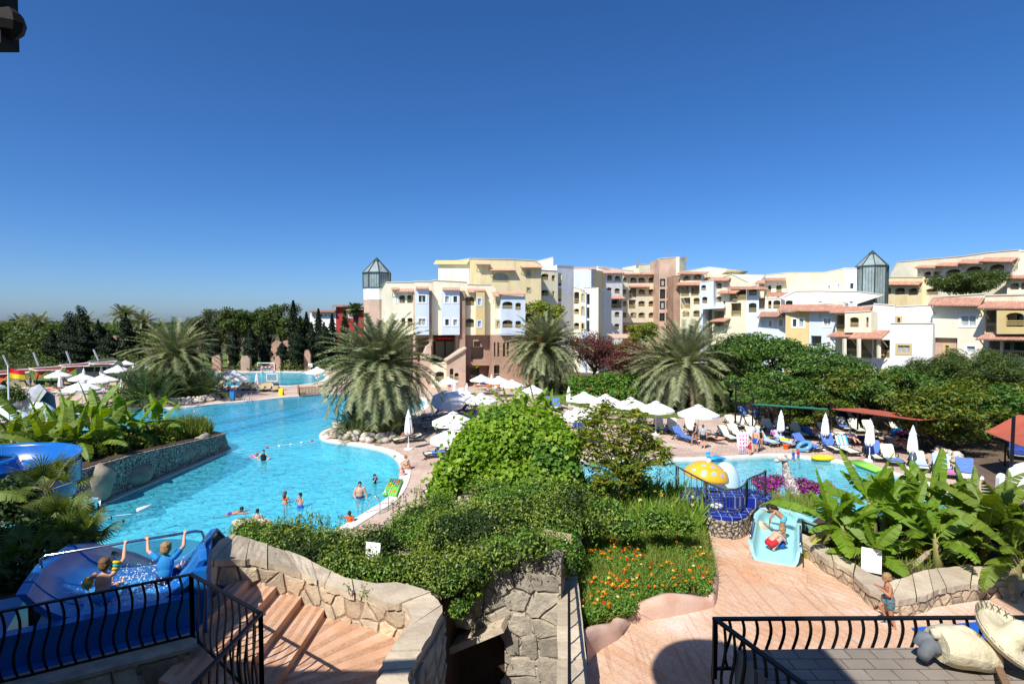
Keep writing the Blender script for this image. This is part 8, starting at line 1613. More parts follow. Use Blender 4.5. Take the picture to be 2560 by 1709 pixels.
for lab,cl,L_ in (('bougainvillea',[(1920,1215,20.5,30,20,.5),(1900,1205,20.7,20,16,.4),(1940,1200,21,22,18,.4),(1925,1240,20,24,14,.4)],0),('bougainvillea',[(2025,1215,21,26,14,.5),(2060,1222,20.8,30,14,.5),(2005,1205,21.2,14,10,.3)],1)):
 t=cover(lab,['purple bougainvillea at the steel fence of the platform','purple bougainvillea behind the giraffe among the bananas'][L_],cl,.085,L_purp,3000,'flowering shrub','bougainvilleas',asp=.7);p,o=clumps([(PY(a,b,Y),(rx/F*Y,.4,rz/F*Y)) for a,b,Y,rx,rz,_ in cl],1600,.6);V,Q=leaves(p,o,.09,.5);npmesh('leaves',V,Q,L_box,t,world=True)
# --- turquoise slide start
t=thing('turquoise_slide',P(1935,1400,2.8),'pale turquoise water slide start with steel grab rails and two children in it','water slide');s0,s1=P(1936,1402,3.02),P(1944,1312,3.06);d=s1-s0
path=[s0,s0.lerp(s1,.3),s0.lerp(s1,.6),s0.lerp(s1,.85),s1+Vector((.12,.05,-.02)),s1+Vector((.55,.25,-.10)),s1+Vector((1.3,.35,-.35)),s1+Vector((3.,.6,-1.2)),s1+Vector((5.,2.2,-2.4)),s1+Vector((6.,4.5,-3.05))]
trough(path,.52,.36,None,.08,16,14.).build('channel',turq,t,smooth=True,world=True)
u=d.normalized();sdv=Vector((u.y,-u.x,0));m=MB();m.prism([(s0-sdv*.66-u*.04)[:2],(s0+sdv*.66-u*.04)[:2],(s0+sdv*.66+u*2.2)[:2],(s0-sdv*.66+u*2.2)[:2]],2.7,2.96);m.build('plinth',pinkwall,t,world=True)
for s in (-1,1):
 a=s0+sdv*s*.6+u*.25;b=a+u*1.25;MB().tube([a+Vector((0,0,.30)),a+Vector((0,0,.46)),a+u*.1+Vector((0,0,.52)),b+Vector((0,0,.52)),b+u*.1+Vector((0,0,.44)),b+u*.1+Vector((0,0,.3))],.026,8).build('grab_rail',chrome,t,smooth=True,world=True)
for i in range(2):
 q=s0-u*(.22+.26*i);m=MB();m.prism([(q-sdv*.75-u*.26)[:2],(q+sdv*.75-u*.26)[:2],(q+sdv*.75+u*.18)[:2],(q-sdv*.75+u*.18)[:2]],2.7,2.9-.05*i-.0015);tag(m.build('slide_step',pinkfl),['upper','lower'][i]+' striped step at the mouth of the turquoise slide','step','steps of the turquoise slide','thing')
# --- blue mat, roof terrace, statue
tag(MB().sheet([tuple(P(a,b,2.83)[:2]) for a,b in ((2278,1568),(2450,1552),(2620,1538),(2700,1640),(2320,1610))],[],2.83).build('blue_mat',cloth['blue']),'flat blue mat on the pink floor behind the railing','mat',None,'thing')
TZ=5.44
t=thing('roof_terrace',(4,5,TZ),'roof terrace of grey slabs carrying a reclining stone figure','terrace');m=MB();m.prism([(2.62,6.44),(5.0,6.50),(9.,6.62),(9.,1.5),(3.4,1.5),(3.0,4.6)],TZ-.45,TZ);m.build('slab_paving',tile_roof,t,world=True)
t=thing('wrought_railing',(4,6.7,5),'black wavy railing along the edge of the grey roof terrace','railing','black wavy railings');A4=PY(1788,1546,6.72);B4=PY(2640,1542,6.9);wavy_rail(t,A4,B4,.62,.62,.163,.035,.034,.06,ph=1)
t=thing('wrought_railing',(2.6,6,5),'black railing returning from the terrace corner towards the house','railing','black wavy railings');q=PY(2000,1709,5.52);q2=A4+(q-A4)*1.5;wavy_rail(t,A4,(q2.x,q2.y,A4.z),.9,.9,.15,.035,.034,.06,ends=(0,1))
cream_st=M('cream_painted_stone',(.66,.60,.42),.75,(.56,.50,.35),4.5,.7,9,dirt=((.42,.38,.28),3.));grey_st=M('grey_painted_stone',(.15,.17,.19),.7,(.11,.125,.14),5.,.25,16);stitch=M('dark_stitching',(.10,.09,.06),.7)
t=thing('reclining_statue',(5.2,6.1,TZ),'reclining stone figure in a cream shirt with a wide sombrero tipped over it','statue');Ys=6.12
def S(px,py,Y=Ys):return PY(px,py,Y)
m=MB();a,b=S(2342,1600),S(2478,1632);ax=(b-a).normalized();N_=11;rows=[]
for i in range(N_+1):
 f=i/N_;cpt=a.lerp(b,f)+Vector((0,0,.03*sin(f*pi)))-Vector((0,0,.04));rr=.12+.10*sin(pi*min(1,.15+f*.8))**.8;up_=Vector((0,0,1));sdv=ax.cross(up_).normalized();rows.append([cpt+sdv*cos(q)*rr*1.15+up_*sin(q)*rr*(1+.06*sin(5*q+f*6)) for q in [k*2*pi/20 for k in range(21)]])
m.strip(rows);m.add(rows[0][:-1],[tuple(range(20))]);m.add(rows[-1][:-1],[tuple(range(20))]);m.build('shirt',cream_st,t,smooth=True,world=True)
m=MB();m.tube([S(2330,1583),S(2372,1582),S(2410,1580),S(2440,1592)],[.05,.075,.08,.06],12);m.build('sleeve',cream_st,t,smooth=True,world=True)
m=MB();m.tube([S(2352,1622),S(2325,1612),S(2312,1632),S(2306,1646)],[.085,.085,.075,.06],12);m.tube([S(2340,1600),S(2308,1592,Ys+.1),S(2294,1612,Ys+.1)],[.07,.075,.06],12);m.build('trouser_leg',grey_st,t,smooth=True,world=True)
m=MB();m.ell(S(2492,1632),(.085,.07,.085),14,10);m.ell(S(2505,1645),(.05,.05,.06),10,8);m.build('head',grey_st,t,smooth=True,world=True)
hc=S(2518,1598,Ys+.05);tl=(Vector((.40,-.42,.82))).normalized();rt_=tl.to_track_quat('Z','Y').to_matrix();m=MB();rows=[]
for r,z in ((.0,.27),(.07,.265),(.115,.22),(.135,.11),(.15,.03),(.18,.01),(.28,.0),(.37,.015),(.42,.05),(.435,.075),(.425,.055),(.37,-.005),(.2,-.02),(.0,-.02)):rows.append([hc+rt_ @ Vector((cos(q)*r*1.15,sin(q)*r*.92,z)) for q in [k*2*pi/32 for k in range(33)]])
m.strip(rows);m.build('sombrero',cream_st,t,smooth=True,world=True);m=MB()
for k in range(28):
 q=k*2*pi/28;a_,b_=q,q+.12
 for s0_,s1_ in ((a_,b_),(b_,a_)):m.tube([hc+rt_ @ Vector((cos(s0_)*.43,sin(s0_)*.345,.045)),hc+rt_ @ Vector((cos(s1_)*.50,sin(s1_)*.405,.082))],.004,4)
for k in range(9):
 p0=S(2362+k*4,1618-k*3-1,Ys-.24);
m.build('stitching',stitch,t,world=True);m=MB();m.bar(S(2440,1660,Ys-.1),S(2502,1660,Ys-.1),.06,.03);m.bar(S(2494,1664,Ys-.12),S(2530,1740,Ys-1.0),.07,.03);m.build('wooden_prop',timber,t,world=True)
# --- fan palms at the slide
def fan_palm(label,loc,n,R_,seed,h,leafm=L_fan):
 r=random.Random(seed);t=thing('fan_palm',loc,label,'palm','fan palms by the blue slide');Vs=[];m=MB();m.tube([(0,0,-.3),(0,0,h)],[.10,.09],8);m.build('trunk',palmbark,t);st=MB()
 for i in range(n):
  az=i*2.4+r.random()*.4;el=R(75)-R(85)*(i/n)+r.uniform(-.1,.1);D=Vector((cos(az)*cos(el),sin(az)*cos(el),sin(el)));pl_=R_*r.uniform(.45,.65);b=Vector((0,0,h))+D*pl_;st.tube([(0,0,h),b],[.014,.009],4,cap=False);S_=Vector((-sin(az),cos(az),0));U_=D.cross(S_)*-1;nb=26
  for k in range(nb):
   a=R(-125)+R(250)*k/(nb-1);dd=(D*cos(a)+S_*sin(a)+U_*(.10*((k % 2)*2-1))*0+Vector((0,0,-.12*abs(sin(a))-.1))).normalized();ln=R_*.5*(1-.35*(abs(a)/2.2)**2)*r.uniform(.9,1.05);pw=(S_*cos(a)-D*sin(a)).normalized()*.019
   mid=b+dd*ln*.55;tip=b+dd*ln-Vector((0,0,ln*.14));Vs.append((b-pw*.25,b+pw*.25,mid+pw,mid-pw));Vs.append((mid-pw,mid+pw,tip+pw*.1,tip-pw*.1))
 st.build('leaf_stalk',pstem,t);V=np.array([[tuple(x) for x in q] for q in Vs]).reshape(-1,3);npmesh('crown',V,np.arange(len(V)).reshape(-1,4),leafm,t)
for px,py,Y,R_,n,lab in ((190,1385,12.2,1.0,15,'sunlit fan palm with spiky leaves right behind the steel bar'),(150,1335,13.,1.,12,'fan palm between the steel bar and the white slide lip'),(120,1235,14.5,1.1,11,'fan palm whose spikes cross the blue bend'),(70,1420,11.3,.9,10,'dark fan palm beside the dark end of the slide deck')):
 c=PY(px,py,Y);fan_palm(lab,(c.x,c.y,c.z-.4),n,R_,int(px),.5)
tag(MB().prism([(-9.4,10.0),(-9.6,11.5),(-10.,13),(-11.5,16),(-14.,18.5),(-22,18),(-22,8),(-9.5,9.6)],-1.3,[4.1,4.0,3.6,2.6,1.6,1.6,3.6,4.0]).build('slide_bank',soil),kind='structure')
cover('undergrowth','dark shaded undergrowth beside the slide deck',[(60,1350,12.4,90,60,.8),(150,1290,14.2,80,45,.8),(30,1250,15,70,60,.9),(200,1345,13.4,45,30,.5),(20,1450,11,70,50,.6)],.16,L_dark,1700,'undergrowth',kind='stuff')
for px,py,Y,H,n,lab in ((20,1235,12.2,.9,4,'dark banana leaf hanging across the blue bend'),):
 c=PY(px,py,Y);banana('banana_plant',lab,(c.x-1.,c.y,c.z-1.2),[(0,0,1.)],1.2,n,1.7,.5,L_band,140,'bananas on the stone planter',dead=0)
# --- unseen house round the camera; wings, eaves and slab shaped to cast near shadows
t=thing('shading_house',(0,-1,0),'house put round the viewpoint to shade the near ground, of which a dark eave bracket shows at the top corner','house')
m=MB();m.box(-24,9.,-9,-1.2,0,12.5);m.build('wall',cream,t,world=True)
m=MB();m.box(-24,-5.35,-1.19,3.5,11.1,11.3);m.box(-24,-8.4,3.51,4.7,11.1,11.3);m.build('eave',darkwood,t,world=True)  # unseen eaves, stepped so their edges set the near shadow line
m=MB();m.box(-24,-11.2,-1.19,7.6,0,11.3);m.build('shadow_wing',cream,t,world=True)  # unseen block added to throw shade over the slide bank
m=MB();m.box(7.3,18,-1.19,7.0,11.3,11.6);m.box(9.3,20,7.01,9.3,11.3,11.6);m.box(12.5,12.9,8.4,8.8,2.,11.3);m.build('shadow_slab',darkwood,t,world=True)  # unseen thin slabs added to shade the bananas and wall end
pl_=[(-2.05,-1.19)]+[(-.9+1.15*cos(a),3.0+1.15*sin(a)) for a in [pi-i*pi/14 for i in range(15)]]+[(.25,-1.19)];MB().prism(pl_,12.4,12.6).build('round_shadow_slab',white,t,world=True)  # unseen rounded slab placed to cast the round shadow on the walkway
m=MB();q=PY(22,60,3.0);m.box(q.x-.16,q.x+.0,2.95,3.06,PY(0,118,3.).z,11.1);m.ell(Vector((q.x-.02,3.,PY(0,60,3.).z)),(.10,.07,.09),10,6);m.box(-5.4,q.x+.06,2.9,3.1,11.1,11.3);m.build('eave_bracket',darkwood,t,smooth=False,world=True)
# ---------------------------------------------------------------- people: one continuous remeshed body each; hair and clothing are children
def remesh(m,name,mats,vox,parent,it=3):
 me=bpy.data.meshes.new('t');me.from_pydata(m.v,[],m.f);me.update();bmfix(me);o=bpy.data.objects.new('t',me);COL.objects.link(o)
 r=o.modifiers.new('r','REMESH');r.mode='VOXEL';r.voxel_size=vox;s=o.modifiers.new('s','SMOOTH');s.iterations=it;s.factor=.5
 dg=bpy.context.evaluated_depsgraph_get();e=o.evaluated_get(dg);me2=bpy.data.meshes.new_from_object(e,depsgraph=dg);bpy.data.objects.remove(o);bpy.data.meshes.remove(me)
 me2.materials.clear();me2.materials.append(mats);me2.polygons.foreach_set('use_smooth',[True]*len(me2.polygons));return link(bpy.data.objects.new(name,me2),parent)
STAND=dict(pe=(0,0,.53),ch=(0,0,.72),ne=(0,0,.84),he=(0,-.01,.93),sl=(-.105,0,.805),sr=(.105,0,.805),el=(-.145,.01,.63),er=(.145,.01,.63),hl=(-.15,-.03,.475),hr=(.15,-.03,.475),tl=(-.055,0,.51),tr=(.055,0,.51),kl=(-.06,-.01,.285),kr=(.06,-.01,.285),fl=(-.06,0,.045),fr=(.06,0,.045))
def pose(**k):d=dict(STAND);d.update(k);return d
WALK=pose(el=(-.15,.07,.64),hl=(-.15,.06,.49),er=(.15,-.05,.64),hr=(.13,-.16,.56),kl=(-.05,-.10,.30),fl=(-.05,-.12,.045),kr=(.05,.03,.29),fr=(.05,.17,.07))
AKIMBO=pose(el=(-.24,.03,.67),er=(.24,.03,.67),hl=(-.12,-.03,.56),hr=(.12,-.03,.56))
FACE=pose(el=(-.15,-.08,.68),er=(.15,-.08,.68),hl=(-.04,-.12,.88),hr=(.05,-.12,.88))
SIT=pose(pe=(0,0,.09),ch=(0,-.03,.28),ne=(0,-.07,.39),he=(0,-.12,.47),sl=(-.105,-.05,.36),sr=(.105,-.05,.36),el=(-.14,-.17,.27),er=(.14,-.17,.27),hl=(-.06,-.30,.22),hr=(.06,-.30,.22),tl=(-.06,0,.08),tr=(.06,0,.08),kl=(-.08,-.22,.20),kr=(.08,-.22,.20),fl=(-.07,-.30,.03),fr=(.07,-.32,.03))
LIE=pose(pe=(0,0,.07),ch=(0,.20,.085),ne=(0,.31,.10),he=(0,.40,.12),sl=(-.105,.27,.09),sr=(.105,.27,.09),el=(-.20,.16,.06),er=(.20,.16,.06),hl=(-.16,.02,.06),hr=(.16,.02,.06),tl=(-.05,-.02,.065),tr=(.05,-.02,.065),kl=(-.06,-.25,.09),kr=(.06,-.25,.12),fl=(-.06,-.48,.04),fr=(.06,-.47,.04))
RECL=pose(pe=(0,0,.10),ch=(0,.15,.22),ne=(0,.22,.31),he=(0,.25,.40),sl=(-.105,.20,.28),sr=(.105,.20,.28),el=(-.17,.10,.18),er=(.17,.10,.18),hl=(-.08,-.06,.18),hr=(.08,-.06,.18),tl=(-.06,-.02,.09),tr=(.06,-.02,.09),kl=(-.08,-.22,.22),kr=(.08,-.22,.14),fl=(-.07,-.36,.05),fr=(.07,-.45,.05))
SWIM=pose(pe=(0,.05,-.02),ch=(0,-.13,.01),ne=(0,-.23,.05),he=(0,-.29,.12),sl=(-.105,-.20,.03),sr=(.105,-.20,.03),el=(-.17,-.34,.0),er=(.17,-.34,.0),hl=(-.12,-.50,.0),hr=(.20,-.50,.01),tl=(-.05,.08,-.04),tr=(.05,.08,-.04),kl=(-.06,.30,-.06),kr=(.06,.30,-.09),fl=(-.06,.50,-.08),fr=(.06,.52,-.1))
BEND=pose(ch=(0,-.13,.64),ne=(0,-.22,.70),he=(0,-.30,.74),sl=(-.105,-.19,.68),sr=(.105,-.19,.68),el=(-.16,-.32,.58),er=(.15,-.28,.54),hl=(-.22,-.46,.60),hr=(.12,-.30,.38),kl=(-.07,-.07,.28),kr=(.07,-.02,.28),fl=(-.08,.0,.045),fr=(.08,.06,.045))
CROUCH=pose(pe=(0,.05,.17),ch=(0,-.10,.32),ne=(0,-.21,.39),he=(0,-.30,.42),sl=(-.105,-.17,.36),sr=(.105,-.17,.36),el=(-.15,-.26,.25),er=(.15,-.26,.25),hl=(-.08,-.36,.13),hr=(.10,-.36,.13),tl=(-.07,.05,.15),tr=(.07,.05,.15),kl=(-.11,-.17,.26),kr=(.11,-.17,.26),fl=(-.09,.0,.045),fr=(.09,.0,.045))
RUN=pose(pe=(0,0,.52),ch=(0,-.03,.71),ne=(0,-.05,.83),he=(0,-.07,.92),sl=(-.105,-.04,.80),sr=(.105,-.03,.80),el=(-.15,-.06,.65),er=(.14,-.04,.64),hl=(-.06,-.19,.72),hr=(.06,-.20,.74),kl=(-.06,-.15,.36),fl=(-.06,-.06,.17),kr=(.055,.0,.28),fr=(.055,.07,.045))
def hang(hl,hr,tilt=0.):return pose(pe=(0,.02,.10),ch=(tilt*.5,-.01,.29),ne=(tilt,-.03,.40),he=(tilt,-.05,.50),sl=(-.105+tilt,-.02,.385),sr=(.105+tilt,-.02,.385),el=(tuple((a+b)/2+c for a,b,c in zip((-.105+tilt,-.02,.385),hl,(-.05,.0,-.02)))),er=(tuple((a+b)/2+c for a,b,c in zip((.105+tilt,-.02,.385),hr,(.05,.0,-.02)))),hl=hl,hr=hr,tl=(-.06,0,.09),tr=(.06,0,.09),kl=(-.08,-.24,.14),kr=(.08,-.24,.14),fl=(-.07,-.44,.06),fr=(.07,-.44,.06))
def person(label,loc,rz,h,ps,sk,hr=None,wear=(),child=False,fat=1.,vox=.014,long_hair=False,group=None,grip=False,bald=False):
 """wear: (name, kind, material); kinds: trunks, briefs, shirt, suit, bra"""
 t=thing('person',loc,label,'person',group,rz);J={k:Vector(v)*h for k,v in ps.items()};g=h*fat;hs=1.3 if child else 1.
 def body(sel,add):
  m=MB();S_=lambda a,b,r0,r1:m.tube([a,a.lerp(b,.3),a.lerp(b,.7),b],[r0*h+add,(r0*.75+r1*.25)*1.03*h+add,(r0*.3+r1*.7)*1.03*h+add,r1*h+add],10);B=lambda c,r:m.ell(c,r*h+add,10,8);up=(J['ne']-J['pe']).normalized();wd=(J['sr']-J['sl']).normalized();fw=wd.cross(up).normalized();rot_=Matrix((wd,fw,up)).transposed()
  E=lambda c,r:m.ell(c,tuple(x*h+add for x in r),14,10,rot_)
  if 'torso' in sel:E(J['ch'],(.098*fat,.066*fat,.125));E(J['pe'].lerp(J['ch'],.5),(.085*fat,.062*fat*1.05,.11));E(J['ne']-up*.05*h,(.10,.05,.04))
  if 'belly' in sel:E(J['pe'].lerp(J['ch'],.45),(.088*fat,.064*fat,.10))
  if 'chest' in sel:E(J['ch'],(.10*fat,.07*fat,.055))
  if 'hip' in sel:E(J['pe'],(.092*fat,.07*fat,.075))
  for s in 'lr':
   sh,el_,ha,th_,kn,ft=(J[x+s] for x in ('s','e','h','t','k','f'))
   if 'arm' in sel:
    S_(sh,el_,.032*fat,.025*fat);S_(el_,ha,.026*fat,.017);B(sh,.034*fat);B(el_,.025*fat)
    d=(ha-el_).normalized();sd_=d.cross(fw if abs(d.dot(fw)) < .8 else up).normalized();nm=sd_.cross(d);pal=ha+d*.028*h;m.ell(pal,(.020*h,.010*h,.030*h),8,6,Matrix((sd_,nm,d)).transposed());sg=1 if s == 'l' else -1
    for k,L_ in enumerate((.036,.042,.039,.031)):
     q=pal+d*.022*h+sd_*(k-1.5)*.0105*h;c=(nm*.018 if not grip else nm*.026)*h*sg;m.tube([q,q+d*L_*.5*h+c*.3,q+d*L_*(1. if not grip else .45)*h+c],[.0062*h,.0058*h,.0045*h],6)
    q=pal-sd_*.016*h*sg;m.tube([q-d*.012*h,q-sd_*.016*h*sg+d*.008*h,q-sd_*.02*h*sg+d*.03*h+nm*.008*h*sg],[.0075*h,.0068*h,.005*h],6)
   if 'sleeve' in sel:S_(sh,sh.lerp(el_,.62),.036*fat,.034*fat);B(sh,.038*fat)
   if 'leg' in sel:
    S_(th_,kn,.056*fat,.037*fat);S_(kn,ft,.038*fat,.021);B(th_,.058*fat);B(kn,.037*fat);d=(ft-kn).normalized();fd=fw.copy() if abs(d.z) > .5 else Vector((0,0,1));fd=(fd-d*fd.dot(d)).normalized();m.tube([ft-fd*.02*h+d*.02*h,ft+fd*.04*h+d*.028*h,ft+fd*.095*h+d*.035*h],[.022*h,.021*h,.013*h],8)
   if 'short' in sel:S_(th_,th_.lerp(kn,.62),.060*fat,.056*fat);B(th_,.060*fat)
   if 'brief' in sel:S_(th_,th_.lerp(kn,.2),.060*fat,.058*fat)
  if 'head' in sel:
   nk=(J['he']-J['ne']).normalized();hf=(fw-nk*fw.dot(nk)).normalized();rm=Matrix((wd,hf,nk)).transposed();R0=lambda x,y,z:J['he']+rm @ Vector((x,y,z))*h*hs;S_(J['ne']-up*.02*h,J['he'],.030,.027);m.ell(R0(0,-.004,.012),tuple(v*h*hs for v in (.046,.056,.054)),14,10,rm);m.ell(R0(0,.014,-.022),tuple(v*h*hs for v in (.036,.040,.040)),12,8,rm);m.tube([R0(0,.050,.008),R0(0,.062,-.012)],[.006*h*hs,.009*h*hs],6)
   m.ell(R0(0,.046,-.036),tuple(v*h*hs for v in (.018,.010,.006)),8,5,rm);m.ell(R0(0,.043,.012),tuple(v*h*hs for v in (.034,.012,.008)),8,5,rm)
   for s in (-1,1):m.ell(R0(s*.047,-.004,-.004),tuple(v*h*hs for v in (.007,.012,.018)),8,5,rm)
   body.R0,body.rm=R0,rm
  return m
 remesh(body(('torso','hip','arm','leg','head'),0.),'body',sk,vox,t);R0,rm=body.R0,body.rm;hh=h*hs
 if hr and not bald:
  m=MB();m.ell(R0(0,-.012,.022),tuple(v*hh for v in (.052,.060,.053)),26,18,rm);m.ell(R0(0,-.030,-.006),tuple(v*hh for v in (.049,.040,.050)),22,14,rm)
  if long_hair:m.tube([R0(0,-.04,.0),R0(0,-.055,-.06),R0(0,-.06,-.13)],[.042*hh,.046*hh,.02*hh],10)
  k=len(m.v);r_=random.Random(int(h*1000));m.v=[tuple(Vector(v)+Vector((r_.gauss(0,1),r_.gauss(0,1),r_.gauss(0,1)))*.0028*hh) for v in m.v];m.build('hair',hr,t,smooth=True)
 for s in (-1,1):MB().ell(R0(s*.019,.048,.002),.0058*hh,8,6).build('eye',hair['dark'],t,smooth=True)
 for nm_,kind,mt in wear:
  sel={'trunks':('hip','short'),'briefs':('hip','brief'),'shirt':('torso','sleeve'),'suit':('torso','hip'),'bra':('chest',),'vest':('torso',)}[kind];remesh(body(sel,.010 if vox < .012 else .013),nm_,mt,vox*1.1,t,2)
 return t
def at(px,py,z=0.):return P(px,py,z)
PG='swimmers in the lagoon';W=-.1
def wader(label,px,py_waist,depth,rz,h,ps,sk,hr,wear,**k):c=at(px,py_waist,W);return person(label,(c.x,c.y,W-depth),rz,h,ps,sk,hr,wear,group=PG,**k)
wader('woman in a black swimsuit standing in the lagoon with hands on her hips',659,1150,.95,.2,1.66,AKIMBO,skin_p,hair['dark'],[('swimsuit','suit',cloth['black'])],fat=1.12,vox=.016)
wader('big bare chested man standing waist deep beside the green air mattress',900,1243,.98,R(8),1.84,pose(el=(-.17,-.02,.63),hl=(-.10,-.10,.53),er=(.17,.0,.63),hr=(.22,-.03,.50)),skin,hair['dark'],[('swim_trunks','trunks',cloth['navy'])],fat=1.24,vox=.014)
wader('boy in blue trunks standing in the water with hands at his face',751,1268,.66,R(-10),1.38,FACE,skin,hair['dark'],[('swim_trunks','trunks',cloth['blue'])],child=True)
wader('long haired girl seen from behind in the lagoon',713,1258,.74,R(165),1.36,pose(el=(-.14,-.06,.64),hl=(-.09,-.15,.58),er=(.14,-.06,.64),hr=(.1,-.15,.58)),skin,hair['fairbrown'],[('bikini','bra',cloth['orange']),('bikini_bottom','briefs',cloth['orange'])],child=True,long_hair=True)
wader('small boy in a navy rash vest and green trunks in the lagoon',937,1208,.62,R(60),1.14,FACE,skin,hair['dark'],[('rash_vest','shirt',cloth['navy']),('swim_trunks','trunks',cloth['green'])],child=True)
wader('boy in an orange vest holding on to the lagoon edge',874,1310,.62,R(200),1.22,pose(er=(.16,-.12,.76),hr=(.20,-.27,.72)),skin,hair['brown'],[('swim_vest','shirt',cloth['orange']),('swim_trunks','trunks',cloth['blue'])],child=True)
wader('swimmer gliding on the chest with arms forward',580,1284,-.02,R(110),1.5,SWIM,skin_t,hair['dark'],[('swim_trunks','briefs',cloth['purple'])])
wader('dark haired head of a bather low behind the sandstone rock',644,1296,1.02,R(200),1.5,STAND,skin,hair['dark'],[('swim_trunks','trunks',cloth['navy'])])
wader('pale floating bather next to the woman in black',630,1140,.0,R(80),1.3,SWIM,skin_p,hair['blond'],[('swimsuit','suit',cloth['pink'])],child=True)
c=at(1022,1172);person('woman in a bikini sitting on the paving at the lagoon edge',(c.x,c.y,0),R(-72),1.66,SIT,skin,hair['blond'],[('bikini','bra',cloth['white']),('bikini_bottom','briefs',cloth['orange'])])
c=at(1010,1188);person('toddler in pink sitting beside the bikini woman',(c.x,c.y,.035),R(-75),.86,SIT,skin_p,hair['blond'],[('dress','shirt',cloth['pink'])],child=True)
c=at(1737,1113);person('dark haired woman in a black swimsuit walking past the blue towelled lounger',(c.x,c.y,0),R(-78),1.70,WALK,skin_t,hair['dark'],[('swimsuit','suit',cloth['black'])])
c=at(1757,1121);person('man in a grey shirt and black shorts standing beside the walking woman',(c.x,c.y,0),R(160),1.78,STAND,skin,hair['fairbrown'],[('t_shirt','shirt',cloth['grey']),('shorts','trunks',cloth['black'])],fat=1.12)
c=at(1889,1131);person('bald sunburnt man in blue trunks by the clear air mattress',(c.x,c.y,0),R(-50),1.78,pose(he=(0,-.06,.91),er=(.15,-.04,.64),hr=(.13,-.12,.5)),skin,None,[('swim_trunks','trunks',cloth['blue'])],fat=1.08,bald=True)
c=at(1874,1139);person('boy in red and black shorts holding the clear air mattress',(c.x,c.y,.0),R(-80),1.32,pose(er=(.14,-.13,.70),hr=(.10,-.28,.70),el=(-.14,-.13,.70),hl=(-.10,-.28,.70)),skin,hair['brown'],[('swim_trunks','trunks',cloth['red'])],child=True)
c=at(1901,1126);person('slim person half hidden behind the bald man in blue trunks',(c.x,c.y,.0),R(120),1.6,STAND,skin_t,hair['dark'],[('vest','vest',cloth['black'])])
for px,py,hc,vc,lab in ((1983,1150,'green','blue','toddler in a green cap and blue red swim vest at the children pool edge'),(1995,1147,'red','red','toddler in a red cap and red swim vest at the children pool edge')):c=at(px,py);person(lab,(c.x,c.y,-.25),R(30),.92,STAND,skin,cloth[hc],[('swim_vest','shirt',cloth[vc]),('swim_trunks','trunks',cloth['azure'])],child=True)
c=at(2343,1232);person('bare backed man in dark shorts wading behind the huge upright banana leaf',(c.x,c.y,-.35),R(196),1.82,STAND,skin,hair['brown'],[('swim_trunks','trunks',cloth['purple'])],fat=1.08)
c=at(1793,1098,.33);person('sunbather lying face down on the low lounger by the parasol',(c.x,c.y,.34),R(38+180),1.7,LIE,skin,hair['dark'],[('swim_trunks','briefs',cloth['black'])])
c=at(992,1098,.33);person('woman lying back on the lounger beside the stone ring',(c.x+.8,c.y+.4,.38),R(-64),1.66,RECL,skin_t,hair['dark'],[('swimsuit','suit',cloth['red'])])
c=at(1098,1122,.33);person('bather sitting up on the lounger under the near parasol',(c.x,c.y,.38),R(-70),1.7,RECL,skin,hair['brown'],[('swim_trunks','trunks',cloth['azure'])])
for px,py,lab,sk,hr_,w in ((2132,1104,'man in a white cap and shirt lying under the red canopy',skin,cloth['white'],[('t_shirt','shirt',cloth['white']),('shorts','trunks',cloth['navy'])]),(2193,1114,'man in a dark shirt reclining on a dark lounger',skin_t,hair['dark'],[('t_shirt','shirt',cloth['black']),('shorts','trunks',cloth['black'])]),(2252,1118,'tanned woman in a dark bikini reclining in the shade',skin_t,hair['dark'],[('bikini','bra',cloth['black']),('bikini_bottom','briefs',cloth['black'])]),(2044,1092,'person on a blue towel in the canopy shade, legs towards the pool',skin_t,hair['dark'],[('swim_trunks','trunks',cloth['azure'])])):
 c=at(px,py,.33);person(lab,(c.x,c.y,.36),R(-6),1.72,RECL,sk,hr_,w,vox=.018)
FB='bathers on the far terrace'
for px,py,rz,h,ps,sk,hr_,w,lab in ((76,968,100,1.75,STAND,skin_t,hair['dark'],[('swim_trunks','trunks',cloth['azure'])],'man holding a blue towel in front of the shade sails'),(128,976,95,1.7,LIE,skin,hair['brown'],[('swimsuit','suit',cloth['red'])],'woman in red lying on a far lounger beside the closed parasol'),(247,964,180,1.7,STAND,skin,hair['dark'],[('t_shirt','shirt',cloth['blue'])],'person in blue standing behind the largest far parasol'),
  (517,984,20,1.7,STAND,skin,hair['brown'],[('shorts','trunks',cloth['orange'])],'bather walking beside the far palm clump'),(554,977,60,1.65,SIT,skin_p,hair['blond'],[('dress','shirt',cloth['pink'])],'bather in pink sitting by the lap pool loungers'),(572,977,30,1.7,SIT,skin,hair['brown'],[('t_shirt','shirt',cloth['white'])],'bather in white sitting by the lap pool loungers'),(1179,962,190,1.8,STAND,skin_t,hair['dark'],[('swim_trunks','trunks',cloth['black'])],'tanned man carrying a turquoise towel towards the arcade'),
  (1124,976,0,1.4,STAND,skin,hair['brown'],[('t_shirt','shirt',cloth['white']),('shorts','trunks',cloth['purple'])],'boy in purple patterned shorts under an open parasol'),(1193,968,-60,1.7,RECL,skin,hair['dark'],[('swim_trunks','trunks',cloth['red'])],'reader lying on a lounger before the arcade'),(1188,1050,30,1.75,STAND,skin,hair['brown'],[('swim_trunks','trunks',cloth['blue'])],'bather standing at the shower post')):
 z=.36 if ps in (LIE,RECL) else 0;c=at(px,py,z);person(lab,(c.x,c.y,z),R(rz),h,ps,sk,hr_,w,vox=.024,group=FB)
m=MB();c=PY(1190,946,at(1179,962).y);m.ell(c,(.35,.12,.5),10,8);tag(m.build('towel',towels['turq'],smooth=True),'turquoise towel carried by the tanned man near the arcade','towel',None,'thing')
